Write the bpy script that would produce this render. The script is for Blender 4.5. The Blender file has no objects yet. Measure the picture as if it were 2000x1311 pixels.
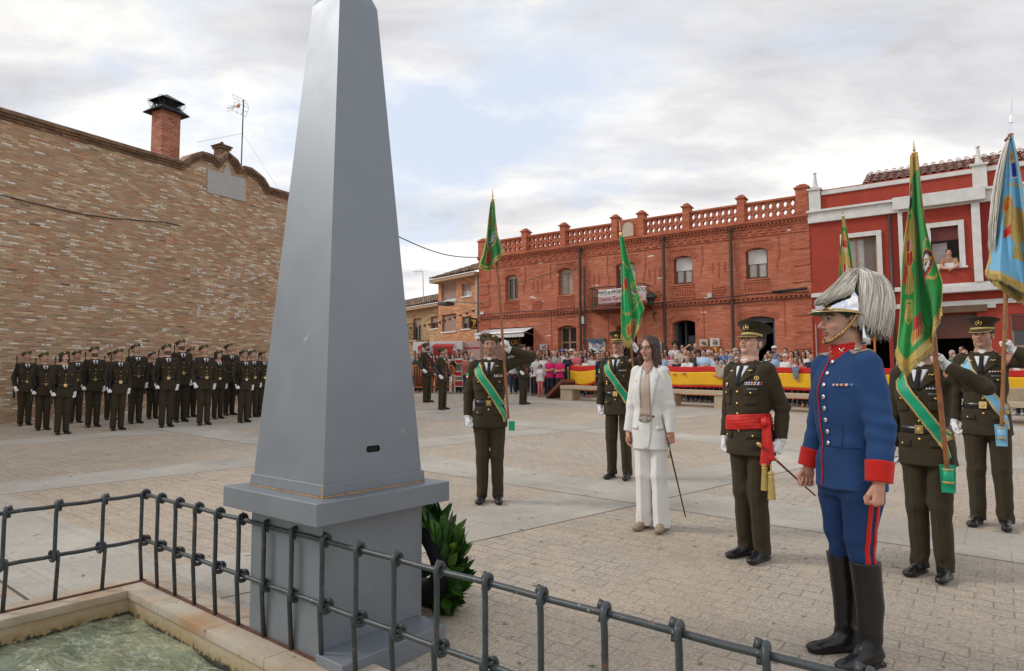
import bpy, bmesh, math, random, os
import numpy as np
from mathutils import Vector, Matrix
from mathutils.bvhtree import BVHTree
SC = bpy.context.scene
COL = SC.collection
R_ = math.radians
PI = math.pi

# ------------------------------------------------------------------ camera model (fitted to the place)
F = 1266.0; PT = R_(3.88); RL = R_(-0.23); CH = 1.64; GA = .0023; GB = .0471
def ray(px, py):
    u = (px-1000)/F; v = -(py-655.5)/F
    c, s = math.cos(RL), math.sin(RL)
    r = c*u-s*v; up = s*u+c*v
    cp, sp = math.cos(PT), math.sin(PT)
    return Vector((r, cp-sp*up, sp+cp*up))
def gz(x, y): return GA*x+GB*min(y, 60)
def G(px, py, h=0.):
    r = ray(px, py); s = -(CH-h)/(r.z-GA*r.x-GB*r.y)
    P = r*s; P.z += CH
    return P
def HZ(px, py, z):
    r = ray(px, py); k = (z-CH)/r.z
    P = r*k; P.z += CH
    return P
def HP(px, py, P):                      # height seen at this pixel on the vertical through P
    r = ray(px, py); return CH+r.z*math.hypot(P[0], P[1])/math.hypot(r.x, r.y)
def YP(px, py, y):                      # point at depth y
    r = ray(px, py); P = r*(y/r.y); P.z += CH
    return P
class Wall:                             # a vertical plane with coordinates (s along, z up, out towards the square)
    def __init__(s, P0, ang):
        s.P = Vector((P0[0], P0[1])); s.t = ang
        s.d = Vector((math.cos(ang), math.sin(ang))); s.n = Vector((-s.d.y, s.d.x))
        if s.n.dot(s.P) > 0: s.n = -s.n
        s.flip = (s.n.dot(Vector((-s.d.y, s.d.x))) < 0)
    def at(s, px, py, out=0.):
        r = ray(px, py); P0 = s.P+s.n*out
        k = s.n.dot(P0)/(s.n.x*r.x+s.n.y*r.y)
        Q = Vector((r.x*k, r.y*k))-P0
        return Q.dot(s.d), CH+r.z*k
    def mat(s, z=0.):                   # local x = along, local y = outward, z up
        M = Matrix.Identity(4)
        M[0][0], M[1][0] = s.d.x, s.d.y
        M[0][1], M[1][1] = s.n.x, s.n.y
        M[0][3], M[1][3], M[2][3] = s.P.x, s.P.y, z
        return M
    def w(s, a, z, out=0.):
        q = s.P+s.d*a+s.n*out
        return Vector((q.x, q.y, z))

# ------------------------------------------------------------------ object helpers
def tag(o, label=None, cat=None, group=None, kind=None):
    if label: o['label'] = label
    if cat: o['category'] = cat
    if group: o['group'] = group
    if kind: o['kind'] = kind
    return o
def empty(name, loc, rz=0., label=None, cat=None, group=None, kind=None, M=None):
    o = bpy.data.objects.new(name, None); COL.objects.link(o)
    o.empty_display_size = .1
    if M is not None: o.matrix_world = M
    else:
        o.location = loc; o.rotation_euler = (0, 0, rz)
    return tag(o, label, cat, group, kind)
def link(name, me, parent=None, mats=None, smooth=False):
    o = bpy.data.objects.new(name, me); COL.objects.link(o)
    if mats is not None:
        for m in (mats if isinstance(mats, (list, tuple)) else [mats]): me.materials.append(m)
    if parent is not None: o.parent = parent
    if smooth: me.shade_smooth()
    return o
def copy_tree(o, parent=None):
    c = o.copy(); COL.objects.link(c); c.parent = parent
    for ch in o.children: copy_tree(ch, c)
    return c

class MB:
    """collects polygons into one mesh object"""
    def __init__(s): s.v = []; s.f = []; s.m = []
    def add(s, vs, fs, m=0, M=None):
        b = len(s.v)
        if M is not None: vs = [M @ Vector(p) for p in vs]
        s.v += [tuple(p) for p in vs]; s.f += [tuple(b+i for i in f) for f in fs]; s.m += [m]*len(fs)
        return s
    def box(s, a, b, m=0, M=None, bev=0.):
        x0, y0, z0 = [min(p, q) for p, q in zip(a, b)]; x1, y1, z1 = [max(p, q) for p, q in zip(a, b)]
        if bev <= 0:
            vs = [(x0,y0,z0),(x1,y0,z0),(x1,y1,z0),(x0,y1,z0),(x0,y0,z1),(x1,y0,z1),(x1,y1,z1),(x0,y1,z1)]
            fs = [(0,3,2,1),(4,5,6,7),(0,1,5,4),(1,2,6,5),(2,3,7,6),(3,0,4,7)]
            return s.add(vs, fs, m, M)
        bm = bmesh.new(); bmesh.ops.create_cube(bm, size=1)
        for v in bm.verts: v.co = ((x0+x1)/2+v.co.x*(x1-x0), (y0+y1)/2+v.co.y*(y1-y0), (z0+z1)/2+v.co.z*(z1-z0))
        bmesh.ops.bevel(bm, geom=bm.edges[:], offset=bev, segments=2, affect='EDGES', profile=.7)
        s.bm(bm, m, M); return s
    def bm(s, bm, m=0, M=None):
        bm.verts.index_update()
        s.add([v.co.copy() for v in bm.verts], [[v.index for v in f.verts] for f in bm.faces], m, M); bm.free()
    def tube(s, pts, r, n=8, m=0, cap=True, closed=False):
        pts = [Vector(p) for p in pts]; N = len(pts)
        rs = r if isinstance(r, (list, tuple)) else [r]*N
        prev = None; vs = []
        for i, p in enumerate(pts):
            if closed: t = pts[(i+1) % N]-pts[i-1]
            else: t = pts[min(i+1, N-1)]-pts[max(i-1, 0)]
            if t.length < 1e-9: t = Vector((0, 0, 1))
            t.normalize()
            if prev is None:
                a = Vector((0, 0, 1)) if abs(t.z) < .9 else Vector((1, 0, 0))
                u = t.cross(a).normalized()
            else:
                u = (prev-t*prev.dot(t))
                u = u.normalized() if u.length > 1e-6 else t.orthogonal().normalized()
            prev = u; w = t.cross(u)
            for k in range(n):
                an = 2*PI*k/n; vs.append(p+(u*math.cos(an)+w*math.sin(an))*rs[i])
        fs = []
        for i in range(N if closed else N-1):
            a = i*n; b = ((i+1) % N)*n
            for k in range(n):
                k2 = (k+1) % n; fs.append((a+k, a+k2, b+k2, b+k))
        if cap and not closed:
            fs.append(tuple(range(n-1, -1, -1))); fs.append(tuple((N-1)*n+k for k in range(n)))
        return s.add(vs, fs, m)
    def lathe(s, prof, n=16, m=0, M=None, sx=1., sy=1.):
        vs = []; fs = []
        for r, z in prof:
            for k in range(n): vs.append((r*sx*math.cos(2*PI*k/n), r*sy*math.sin(2*PI*k/n), z))
        for i in range(len(prof)-1):
            for k in range(n):
                k2 = (k+1) % n; fs.append((i*n+k, i*n+k2, (i+1)*n+k2, (i+1)*n+k))
        fs.append(tuple(range(n-1, -1, -1))); fs.append(tuple((len(prof)-1)*n+k for k in range(n)))
        return s.add(vs, fs, m, M)
    def prism(s, poly, y0, y1, m=0, M=None):      # polygon in (x,z) extruded in y
        n = len(poly)
        vs = [(x, y0, z) for x, z in poly]+[(x, y1, z) for x, z in poly]
        fs = [tuple(range(n)), tuple(range(2*n-1, n-1, -1))]
        for k in range(n):
            k2 = (k+1) % n; fs.append((k, n+k, n+k2, k2))
        return s.add(vs, fs, m, M)
    def slab(s, poly, z0, z1, m=0, M=None):       # polygon in (x,y) extruded in z
        n = len(poly)
        vs = [(x, y, z0) for x, y in poly]+[(x, y, z1) for x, y in poly]
        fs = [tuple(range(n-1, -1, -1)), tuple(range(n, 2*n))]
        for k in range(n):
            k2 = (k+1) % n; fs.append((k, k2, n+k2, n+k))
        return s.add(vs, fs, m, M)
    def grid(s, P, m=0, mcol=None):               # P[i][j] points
        ni = len(P); nj = len(P[0]); b = len(s.v)
        for row in P: s.v += [tuple(p) for p in row]
        for i in range(ni-1):
            for j in range(nj-1):
                s.f.append((b+i*nj+j, b+i*nj+j+1, b+(i+1)*nj+j+1, b+(i+1)*nj+j)); s.m.append(m if mcol is None else mcol[j])
        return s
    def build(s, name, mats, parent=None, smooth=False, bevel=0., fixn=True, solid=0., ang=None):
        me = bpy.data.meshes.new(name); me.from_pydata(s.v, [], s.f)
        o = link(name, me, parent, mats)
        if any(s.m): me.polygons.foreach_set('material_index', s.m)
        if fixn:
            bm = bmesh.new(); bm.from_mesh(me); bmesh.ops.recalc_face_normals(bm, faces=bm.faces); bm.to_mesh(me); bm.free()
        if smooth: me.shade_smooth()
        if ang is not None:
            me.shade_smooth(); me.set_sharp_from_angle(angle=R_(ang))
        if bevel > 0:
            b = o.modifiers.new('bevel', 'BEVEL'); b.width = bevel; b.segments = 2; b.limit_method = 'ANGLE'
        if solid > 0:
            b = o.modifiers.new('solid', 'SOLIDIFY'); b.thickness = solid; b.offset = 0
        me.update()
        return o

# ------------------------------------------------------------------ materials
class NT:
    def __init__(s, name):
        s.m = bpy.data.materials.new(name); s.m.use_nodes = True; s.t = s.m.node_tree
        s.b = s.t.nodes['Principled BSDF']; s.o = s.t.nodes['Material Output']
    def n(s, ty, **kw):
        nd = s.t.nodes.new(ty)
        for k, v in kw.items(): setattr(nd, k, v)
        return nd
    def l(s, a, b): s.t.links.new(a, b)
    def val(s, sock, v):
        if hasattr(v, 'is_linked') or isinstance(v, bpy.types.NodeSocket): s.l(v, sock)
        else: sock.default_value = v
    def math(s, op, a, b=None, c=None, clamp=False):
        nd = s.n('ShaderNodeMath', operation=op); nd.use_clamp = clamp
        s.val(nd.inputs[0], a)
        if b is not None: s.val(nd.inputs[1], b)
        if c is not None: s.val(nd.inputs[2], c)
        return nd.outputs[0]
    def vmath(s, op, a, b=None, sc=None):
        nd = s.n('ShaderNodeVectorMath', operation=op); s.val(nd.inputs[0], a)
        if b is not None: s.val(nd.inputs[1], b)
        if sc is not None: s.val(nd.inputs['Scale'], sc)
        return nd.outputs[0]
    def mix(s, f, a, b, bt='MIX'):
        nd = s.n('ShaderNodeMix', data_type='RGBA', blend_type=bt)
        s.val(nd.inputs[0], f); s.val(nd.inputs[6], a if not isinstance(a, tuple) else (*a[:3], 1)); s.val(nd.inputs[7], b if not isinstance(b, tuple) else (*b[:3], 1))
        return nd.outputs[2]
    def noise(s, vec, scale, detail=3, rough=.55, out=0):
        nd = s.n('ShaderNodeTexNoise'); nd.inputs['Scale'].default_value = scale; nd.inputs['Detail'].default_value = detail; nd.inputs['Roughness'].default_value = rough
        if vec is not None: s.l(vec, nd.inputs['Vector'])
        return nd.outputs[out]
    def ramp(s, fac, stops, interp='LINEAR'):
        nd = s.n('ShaderNodeValToRGB'); cr = nd.color_ramp; cr.interpolation = interp
        while len(cr.elements) < len(stops): cr.elements.new(.5)
        for e, (p, c) in zip(cr.elements, stops):
            e.position = p; e.color = (*c[:3], 1) if isinstance(c, tuple) else (c, c, c, 1)
        s.l(fac, nd.inputs[0]); return nd.outputs[0]
    def mr(s, v, a, b, c=0., d=1.):
        nd = s.n('ShaderNodeMapRange'); s.l(v, nd.inputs[0])
        for i, q in enumerate((a, b, c, d)): nd.inputs[1+i].default_value = q
        return nd.outputs[0]
    def coord(s, k='Object'): return s.n('ShaderNodeTexCoord').outputs[k]
    def sep(s, v):
        nd = s.n('ShaderNodeSeparateXYZ'); s.l(v, nd.inputs[0]); return nd.outputs
    def comb(s, x=0., y=0., z=0.):
        nd = s.n('ShaderNodeCombineXYZ')
        for i, q in enumerate((x, y, z)): s.val(nd.inputs[i], q)
        return nd.outputs[0]
    def bump(s, h, st=.3, dist=.01):
        nd = s.n('ShaderNodeBump'); nd.inputs['Strength'].default_value = st; nd.inputs['Distance'].default_value = dist
        s.l(h, nd.inputs['Height']); s.l(nd.outputs[0], s.b.inputs['Normal']); return nd
    def base(s, c, rough=.6, metal=0., spec=None):
        if isinstance(c, tuple): s.b.inputs['Base Color'].default_value = (*c[:3], 1)
        else: s.l(c, s.b.inputs['Base Color'])
        s.val(s.b.inputs['Roughness'], rough); s.val(s.b.inputs['Metallic'], metal)
        if spec is not None: s.b.inputs['Specular IOR Level'].default_value = spec
        return s.m

def simple(name, c, rough=.6, metal=0., var=.12, scale=12., bump=0., bscale=60., spec=None, sheen=0.):
    t = NT(name); co = t.coord()
    n = t.noise(co, scale, 4)
    f = t.mr(n, .3, .7, 1-var, 1+var)
    nd = t.n('ShaderNodeVectorMath', operation='SCALE'); nd.inputs[0].default_value = c[:3]; t.l(f, nd.inputs['Scale'])
    m = t.base(nd.outputs[0], rough, metal, spec)
    if bump > 0: t.bump(t.noise(co, bscale, 4), bump, .004)
    if sheen > 0:
        t.b.inputs['Sheen Weight'].default_value = sheen; t.b.inputs['Sheen Roughness'].default_value = .5
    return m
def cloth(name, c, rough=.85, bump=.25, var=.1, sheen=.12):
    return simple(name, c, rough, 0, var, 9., bump, 350., spec=.2, sheen=sheen)
def objcol(name, rough=.85, attr=False, spec=.25, pat=None):
    """colour comes from the object's own colour, times a mesh colour attribute if asked"""
    t = NT(name); oi = t.n('ShaderNodeObjectInfo'); c = oi.outputs['Color']; co = t.coord()
    f = t.mr(t.noise(co, 14, 3), .3, .7, .85, 1.12)
    if pat == 'stripe':
        z = t.sep(co)[2]; m_ = t.math('GREATER_THAN', t.math('FRACT', t.math('MULTIPLY', z, 16.)), .5); c = t.mix(m_, c, (.75, .75, .74))
    if pat == 'flower':
        vo = t.n('ShaderNodeTexVoronoi'); vo.inputs['Scale'].default_value = 22; t.l(co, vo.inputs['Vector'])
        m_ = t.math('LESS_THAN', vo.outputs[0], .33); c = t.mix(m_, (.7, .7, .68), t.mix(.5, c, vo.outputs[1]))
    if attr:
        a = t.n('ShaderNodeVertexColor', layer_name='Col'); c = t.mix(1., c, a.outputs[0], 'MULTIPLY')
    c = t.mix(1., c, t.comb(f, f, f), 'MULTIPLY')
    return t.base(c, rough, 0, spec)
def vcol(name, rough=.5, spec=.3, sss=0., bump=0., metalattr=False, sheen=0.):
    t = NT(name); a = t.n('ShaderNodeVertexColor', layer_name='Col'); co = t.coord()
    f = t.mr(t.noise(co, 30, 4), .3, .7, .92, 1.07)
    c = t.mix(1., a.outputs[0], t.comb(f, f, f), 'MULTIPLY')
    m = t.base(c, rough, 0, spec)
    if bump: t.bump(t.noise(co, 300, 3), bump, .002)
    if sss: t.b.inputs['Subsurface Weight'].default_value = sss; t.b.inputs['Subsurface Radius'].default_value = (.01, .004, .002)
    if metalattr: t.l(a.outputs[1], t.b.inputs['Metallic'])
    if sheen: t.b.inputs['Sheen Weight'].default_value = sheen
    return m
def brick(name, bw, bh, stops, mortar, mw=.008, rough=.85, axis=('X', 'Z'), bump=.6, jit=.0, big=.12, white=0., xyz=False, soot=None, soft=1.):
    """running bond of individually coloured bricks; coordinates are the object's own"""
    t = NT(name); co = t.coord()
    # hand-laid unevenness
    w = t.vmath('SCALE', t.vmath('SUBTRACT', t.noise(co, 3., 3, out=1), (.5, .5, .5)), sc=.02)
    w2 = t.vmath('SCALE', t.vmath('SUBTRACT', t.noise(co, 40., 2, out=1), (.5, .5, .5)), sc=.008)
    s = t.sep(t.vmath('ADD', t.vmath('ADD', co, w), w2))
    X = s[0]; Z = s[2]
    if xyz: X = t.math('ADD', s[0], s[1])
    r = t.math('DIVIDE', Z, bh); row = t.math('FLOOR', r)
    wn0 = t.n('ShaderNodeTexWhiteNoise', noise_dimensions='1D'); t.l(row, wn0.inputs['W'])
    off = t.math('ADD', t.math('MULTIPLY', t.math('MODULO', row, 2.), .5), t.math('MULTIPLY', wn0.outputs[0], .25+jit))
    u = t.math('ADD', t.math('DIVIDE', X, bw), off); col = t.math('FLOOR', u)
    wn = t.n('ShaderNodeTexWhiteNoise', noise_dimensions='2D'); t.l(t.comb(col, row), wn.inputs['Vector'])
    c = t.ramp(wn.outputs[0], stops, 'LINEAR')
    wn2 = t.n('ShaderNodeTexWhiteNoise', noise_dimensions='3D'); t.l(t.comb(col, row, 7.), wn2.inputs['Vector'])
    f = t.math('MULTIPLY', t.mr(wn2.outputs[0], 0, 1, 1-.22*soft, 1+.15*soft), t.mr(t.noise(co, 55, 4), .25, .75, .8, 1.18))
    f = t.math('MULTIPLY', f, t.mr(t.noise(co, .7, 5), .3, .7, 1-big, 1+big))
    c = t.mix(1., c, t.comb(f, f, f), 'MULTIPLY')
    if white > 0:
        wm = t.math('MULTIPLY', t.math('GREATER_THAN', wn2.outputs[0], 1-white), t.math('GREATER_THAN', t.noise(co, 18, 4), .47))
        c = t.mix(wm, c, (.74, .72, .68))
    fu = t.math('FRACT', u); fr = t.math('FRACT', r)
    du = t.math('MULTIPLY', t.math('MINIMUM', fu, t.math('SUBTRACT', 1., fu)), bw)
    dr = t.math('MULTIPLY', t.math('MINIMUM', fr, t.math('SUBTRACT', 1., fr)), bh)
    d = t.math('MINIMUM', du, dr)
    mk = t.mr(d, mw*.35, mw*.8, 1., 0.)
    c = t.mix(mk, c, t.mix(t.noise(co, 25, 3), tuple(.8*q for q in mortar), tuple(1.15*q for q in mortar)))
    if soot is not None:
        sm = t.math('MULTIPLY', t.mr(co and t.sep(co)[2], soot[0], soot[1], 0., .85), t.mr(t.noise(co, 5, 4), .3, .6)); c = t.mix(sm, c, (.02, .018, .016))
    m = t.base(c, rough, 0, .25)
    h = t.math('ADD', t.math('MULTIPLY', t.math('SUBTRACT', 1., mk), t.mr(wn2.outputs[0], 0, 1, .7, 1.)), t.math('MULTIPLY', t.noise(co, 60, 4), .4))
    t.bump(h, bump, .012)
    return m
# ------------------------------------------------------------------ distance-field sculpting
def snet(D, h, org):
    S = D < 0
    def c(a, i, j, k): return a[i:a.shape[0]-1+i, j:a.shape[1]-1+j, k:a.shape[2]-1+k]
    cnt = np.zeros([n-1 for n in D.shape], np.int8)
    for i in (0, 1):
        for j in (0, 1):
            for k in (0, 1): cnt += c(S, i, j, k)
    act = (cnt > 0) & (cnt < 8); ix = np.argwhere(act)
    idm = np.full(act.shape, -1, np.int64); idm[act] = np.arange(len(ix))
    cs = [(i, j, k) for i in (0, 1) for j in (0, 1) for k in (0, 1)]
    V = {q: D[ix[:, 0]+q[0], ix[:, 1]+q[1], ix[:, 2]+q[2]].astype(np.float64) for q in cs}
    P = np.zeros((len(ix), 3)); n = np.zeros(len(ix))
    for a in cs:
        for ax in range(3):
            if a[ax]: continue
            b = list(a); b[ax] = 1; b = tuple(b)
            m = (V[a] < 0) != (V[b] < 0); t = V[a][m]/(V[a][m]-V[b][m])
            q = np.zeros((m.sum(), 3)); q[:] = a; q[:, ax] += t
            P[m] += q; n[m] += 1
    P = (P/n[:, None]+ix)*h+np.array(org)
    F_ = []
    for ax in range(3):
        o1, o2 = (ax+1) % 3, (ax+2) % 3
        sl = [slice(None)]*3; sl[ax] = slice(0, -1); a = S[tuple(sl)]
        sl[ax] = slice(1, None); b = S[tuple(sl)]
        e = np.argwhere(a != b); e = e[(e[:, o1] > 0) & (e[:, o2] > 0) & (e[:, o1] < D.shape[o1]-1) & (e[:, o2] < D.shape[o2]-1)]
        ins = S[e[:, 0], e[:, 1], e[:, 2]]
        def g(d1, d2):
            q = e.copy(); q[:, o1] -= d1; q[:, o2] -= d2; return idm[q[:, 0], q[:, 1], q[:, 2]]
        Q = np.stack([g(1, 1), g(0, 1), g(0, 0), g(1, 0)], 1)
        Q[~ins] = Q[~ins][:, ::-1]; F_.append(Q)
    return P, np.concatenate(F_)

def npmesh(name, P, Q):
    me = bpy.data.meshes.new(name)
    me.vertices.add(len(P)); me.vertices.foreach_set('co', P.astype(np.float32).ravel())
    n = Q.shape[1]
    me.loops.add(Q.size); me.loops.foreach_set('vertex_index', Q.astype(np.int32).ravel())
    me.polygons.add(len(Q)); me.polygons.foreach_set('loop_start', np.arange(0, Q.size, n, dtype=np.int32))
    me.update(calc_edges=True); me.validate()
    me.shade_smooth()
    return me
def setcol(me, C):
    a = me.color_attributes.new('Col', 'FLOAT_COLOR', 'POINT')
    if C.shape[1] == 3: C = np.concatenate([C, np.zeros((len(C), 1))], 1)
    a.data.foreach_set('color', C.astype(np.float32).ravel())

class SDF:
    def __init__(s, lo, hi, h):
        s.h = h; s.lo = np.array(lo, float)-2*h
        n = np.ceil((np.array(hi, float)+2*h-s.lo)/h).astype(int)+1
        s.D = np.full(n, .5, np.float32); s.n = n
        s.R = np.eye(3); s.t = np.zeros(3); s.post = []
    def frame(s, R=None, t=(0, 0, 0)):
        s.R = np.eye(3) if R is None else np.array(R, float); s.t = np.array(t, float)
    def sub(s, lo, hi, pad):
        c = np.array([[x, y, z] for x in (lo[0], hi[0]) for y in (lo[1], hi[1]) for z in (lo[2], hi[2])]) @ s.R.T+s.t
        a = np.clip(np.floor((c.min(0)-pad-s.lo)/s.h).astype(int), 0, s.n); b = np.clip(np.ceil((c.max(0)+pad-s.lo)/s.h).astype(int)+1, 0, s.n)
        if (b <= a).any(): return None, None
        ax = [(np.arange(a[i], b[i])*s.h+s.lo[i]-s.t[i]).astype(np.float32) for i in range(3)]
        X, Y, Z = ax[0][:, None, None], ax[1][None, :, None], ax[2][None, None, :]
        if not np.allclose(s.R, np.eye(3)):
            R = s.R.astype(np.float32)
            X, Y, Z = (X*R[0, 0]+Y*R[1, 0]+Z*R[2, 0], X*R[0, 1]+Y*R[1, 1]+Z*R[2, 1], X*R[0, 2]+Y*R[1, 2]+Z*R[2, 2])
        return (slice(a[0], b[0]), slice(a[1], b[1]), slice(a[2], b[2])), (X, Y, Z)
    def put(s, sl, d, k, sub):
        A = s.D[sl]
        if sub: d = -d; e = np.maximum(A, d); 
        else: e = np.minimum(A, d)
        if k > 0:
            hh = np.maximum(k-np.abs(A-d), 0)/k; q = hh*hh*k*.25
            e = e+q if sub else e-q
        s.D[sl] = e
    def cone(s, a, b, ra, rb, k=.02, sub=False, flat=None):
        a = np.array(a, float); b = np.array(b, float); m = max(ra, rb)
        f = 1. if flat is None else 1./min(flat[1], 1.)
        sl, P = s.sub(np.minimum(a, b)-m*f, np.maximum(a, b)+m*f, k+2*s.h)
        if sl is None: return
        ba = b-a; L = max(ba@ba, 1e-9)
        pa = [P[i]-a[i] for i in range(3)]
        t = np.clip((pa[0]*ba[0]+pa[1]*ba[1]+pa[2]*ba[2])/L, 0, 1)
        q = [pa[i]-t*ba[i] for i in range(3)]
        if flat is not None:
            n = np.array(flat[0], float); n /= np.linalg.norm(n); w = (q[0]*n[0]+q[1]*n[1]+q[2]*n[2])*(flat[1]-1)
            q = [q[i]+w*n[i] for i in range(3)]
        d = np.sqrt(q[0]**2+q[1]**2+q[2]**2)-(ra+t*(rb-ra))
        s.put(sl, d.astype(np.float32), k, sub)
    def ell(s, c, r, k=.02, sub=False):
        c = np.array(c, float); r = np.array(r, float)
        sl, P = s.sub(c-r, c+r, k+2*s.h)
        if sl is None: return
        q = [(P[i]-c[i])/r[i] for i in range(3)]
        l = np.sqrt(q[0]**2+q[1]**2+q[2]**2); g = np.sqrt((q[0]/r[0])**2+(q[1]/r[1])**2+(q[2]/r[2])**2)+1e-6
        s.put(sl, (l*(l-1)/g).astype(np.float32), k, sub)
    def box(s, c, r, k=.005, sub=False, rd=.01):
        c = np.array(c, float); r = np.array(r, float)
        sl, P = s.sub(c-r, c+r, k+2*s.h)
        if sl is None: return
        q = [np.abs(P[i]-c[i])-(r[i]-rd) for i in range(3)]
        o = np.sqrt(sum(np.maximum(x, 0)**2 for x in q)); i_ = np.minimum(np.maximum(np.maximum(q[0], q[1]), q[2]), 0)
        s.put(sl, (o+i_-rd).astype(np.float32), k, sub)
    def loft(s, rows, k=.02, n=2.4, sub=False, crease=None):
        rows = np.array(rows, float); rows = rows[np.argsort(rows[:, 0])]
        z = rows[:, 0]; mx = (np.abs(rows[:, 1])+rows[:, 3]).max(); my = (np.abs(rows[:, 2])+rows[:, 4]).max()
        sl, P = s.sub((-mx, -my, z[0]), (mx, my, z[-1]), k+2*s.h)
        if sl is None: return
        X, Y, Z = P; Zs = Z
        # smooth interpolation of sections
        zz = np.linspace(z[0], z[-1], 200)
        def itp(v):
            w = np.interp(zz, z, v); kk = np.ones(11)/11; wp = np.pad(w, 5, 'edge'); return np.convolve(wp, kk, 'valid')
        f = lambda v: np.interp(Zs, zz, itp(v)).astype(np.float32)
        cx, cy, rx, ry = f(rows[:, 1]), f(rows[:, 2]), f(rows[:, 3]), f(rows[:, 4])
        ax, ay = np.abs((X-cx)/rx), np.abs((Y-cy)/ry)
        d = ((ax**n+ay**n)**(1/n)-1)*np.minimum(rx, ry)
        d = np.maximum(d, np.maximum(Z-z[-1], z[0]-Z))
        s.put(sl, d.astype(np.float32), k, sub)
    def cut(s, p, nrm, k=0.):               # remove everything on the +nrm side of the plane through p
        X, Y, Z = [(np.arange(s.n[i])*s.h+s.lo[i]).astype(np.float32) for i in range(3)]
        d = (X-p[0])[:, None, None]*nrm[0]+(Y-p[1])[None, :, None]*nrm[1]+(Z-p[2])[None, None, :]*nrm[2]
        s.D = np.maximum(s.D, d)
    def cutlocal(s, p, nrm, rad):           # the same but only within a ball
        p = np.array(p, float); nrm = np.array(nrm, float); nrm /= np.linalg.norm(nrm)
        sl, P = s.sub(p-rad, p+rad, 0)
        if sl is None: return
        d = (P[0]-p[0])*nrm[0]+(P[1]-p[1])*nrm[1]+(P[2]-p[2])*nrm[2]
        r = np.sqrt((P[0]-p[0])**2+(P[1]-p[1])**2+(P[2]-p[2])**2)
        A = s.D[sl]; s.D[sl] = np.where(r < rad, np.maximum(A, d), A)
    def fold(s, amp, seed=0, sc=(9, 9, 22), zr=None):
        """soft cloth folds: warped directional waves added to the field"""
        rg = np.random.RandomState(seed)
        X, Y, Z = [(np.arange(s.n[i])*s.h+s.lo[i]).astype(np.float32) for i in range(3)]
        X = X[:, None, None]; Y = Y[None, :, None]; Z = Z[None, None, :]
        acc = 0
        for i in range(4):
            a = rg.uniform(-1, 1, 3); ph = rg.uniform(0, 6.28, 3)
            w = .8*np.sin(X*sc[0]*(1+i*.6)+ph[0]+2*a[0]*np.sin(Z*7+ph[1]))+.8*np.sin(Y*sc[1]*(1+i*.5)+ph[1])
            acc = acc+np.sin(Z*sc[2]*(1+.55*i)*(1+.2*a[2])+2.2*w+ph[2])/(1+.6*i)
        m = 1.
        if zr is not None:
            m = 0
            for z0, wd, st in zr: m = m+st*np.exp(-((Z-z0)/wd)**2)
        s.D = (s.D+amp*acc*m).astype(np.float32)
    def mesh(s, name):
        P, Q = snet(s.D, s.h, s.lo); return npmesh(name, P, Q), P

def ik(sh, wr, l1, l2, hint):
    sh, wr, hint = (np.array(q, float) for q in (sh, wr, hint))
    d = wr-sh; L = min(np.linalg.norm(d), (l1+l2)*.999); d = d/np.linalg.norm(d); wr = sh+d*L
    a = (l1*l1-l2*l2+L*L)/(2*L); hgt = math.sqrt(max(l1*l1-a*a, 1e-6))
    h = hint-d*(hint@d); h /= np.linalg.norm(h)+1e-9
    return sh+d*a+h*hgt, wr

def hand_field(S, wr, dr, nrm, side, curl=.5, k=.006, grow=0., spread=.0, thumb=.5):
    """wr wrist, dr palm direction, nrm the way the palm faces, side +1 when the thumb lies on +cross(dr,nrm)"""
    wr = np.array(wr, float); dr = np.array(dr, float); dr /= np.linalg.norm(dr)
    nrm = np.array(nrm, float); nrm -= dr*(nrm@dr); nrm /= np.linalg.norm(nrm)
    sd = np.cross(dr, nrm)*side
    pc = wr+dr*.052
    S.cone(wr-dr*.02, wr+dr*.02, .026+grow, .030+grow, k, flat=(nrm, 1.25))
    S.cone(wr+dr*.022+sd*.012, wr+dr*.082+sd*.018, .026+grow, .022+grow, k*1.5, flat=(nrm, 1.55))
    S.cone(wr+dr*.022-sd*.012, wr+dr*.076-sd*.020, .024+grow, .019+grow, k*1.5, flat=(nrm, 1.55))
    lens = [(.040, .024, .020), (.044, .028, .021), (.041, .026, .021), (.032, .020, .018)]
    for i, ls in enumerate(lens):
        o = (.029-.0195*i); b = wr+dr*(.086-.004*abs(i-1.3))+sd*o
        p = b-nrm*.002; ang = 0.; rr = .0088-.0006*i+grow
        for j, l in enumerate(ls):
            ang += curl*(1.35, 1.55, 1.0)[j]*(1+.08*i)
            d_ = dr*math.cos(ang)+nrm*math.sin(ang)+sd*spread*(1.2-i)*.3
            q = p+d_*l; S.cone(p, q, rr, rr*.93, k*.5); p = q; rr *= .94
    b = wr+dr*.018+sd*.026+nrm*.006
    d1 = dr*.75+sd*.55*(1-.6*thumb)+nrm*.5*thumb; d1 /= np.linalg.norm(d1)
    q = b+d1*.042; S.cone(b, q, .014+grow, .0115+grow, k)
    d2 = dr*.8-sd*.45*thumb+nrm*.6*thumb; d2 /= np.linalg.norm(d2)
    S.cone(q, q+d2*.034, .0105+grow, .009+grow, k*.5)

def rotx(a): c, s = math.cos(a), math.sin(a); return np.array([[1, 0, 0], [0, c, -s], [0, s, c]])
def rotz(a): c, s = math.cos(a), math.sin(a); return np.array([[c, -s, 0], [s, c, 0], [0, 0, 1]])
def roty(a): c, s = math.cos(a), math.sin(a); return np.array([[c, 0, s], [0, 1, 0], [-s, 0, c]])

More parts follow.
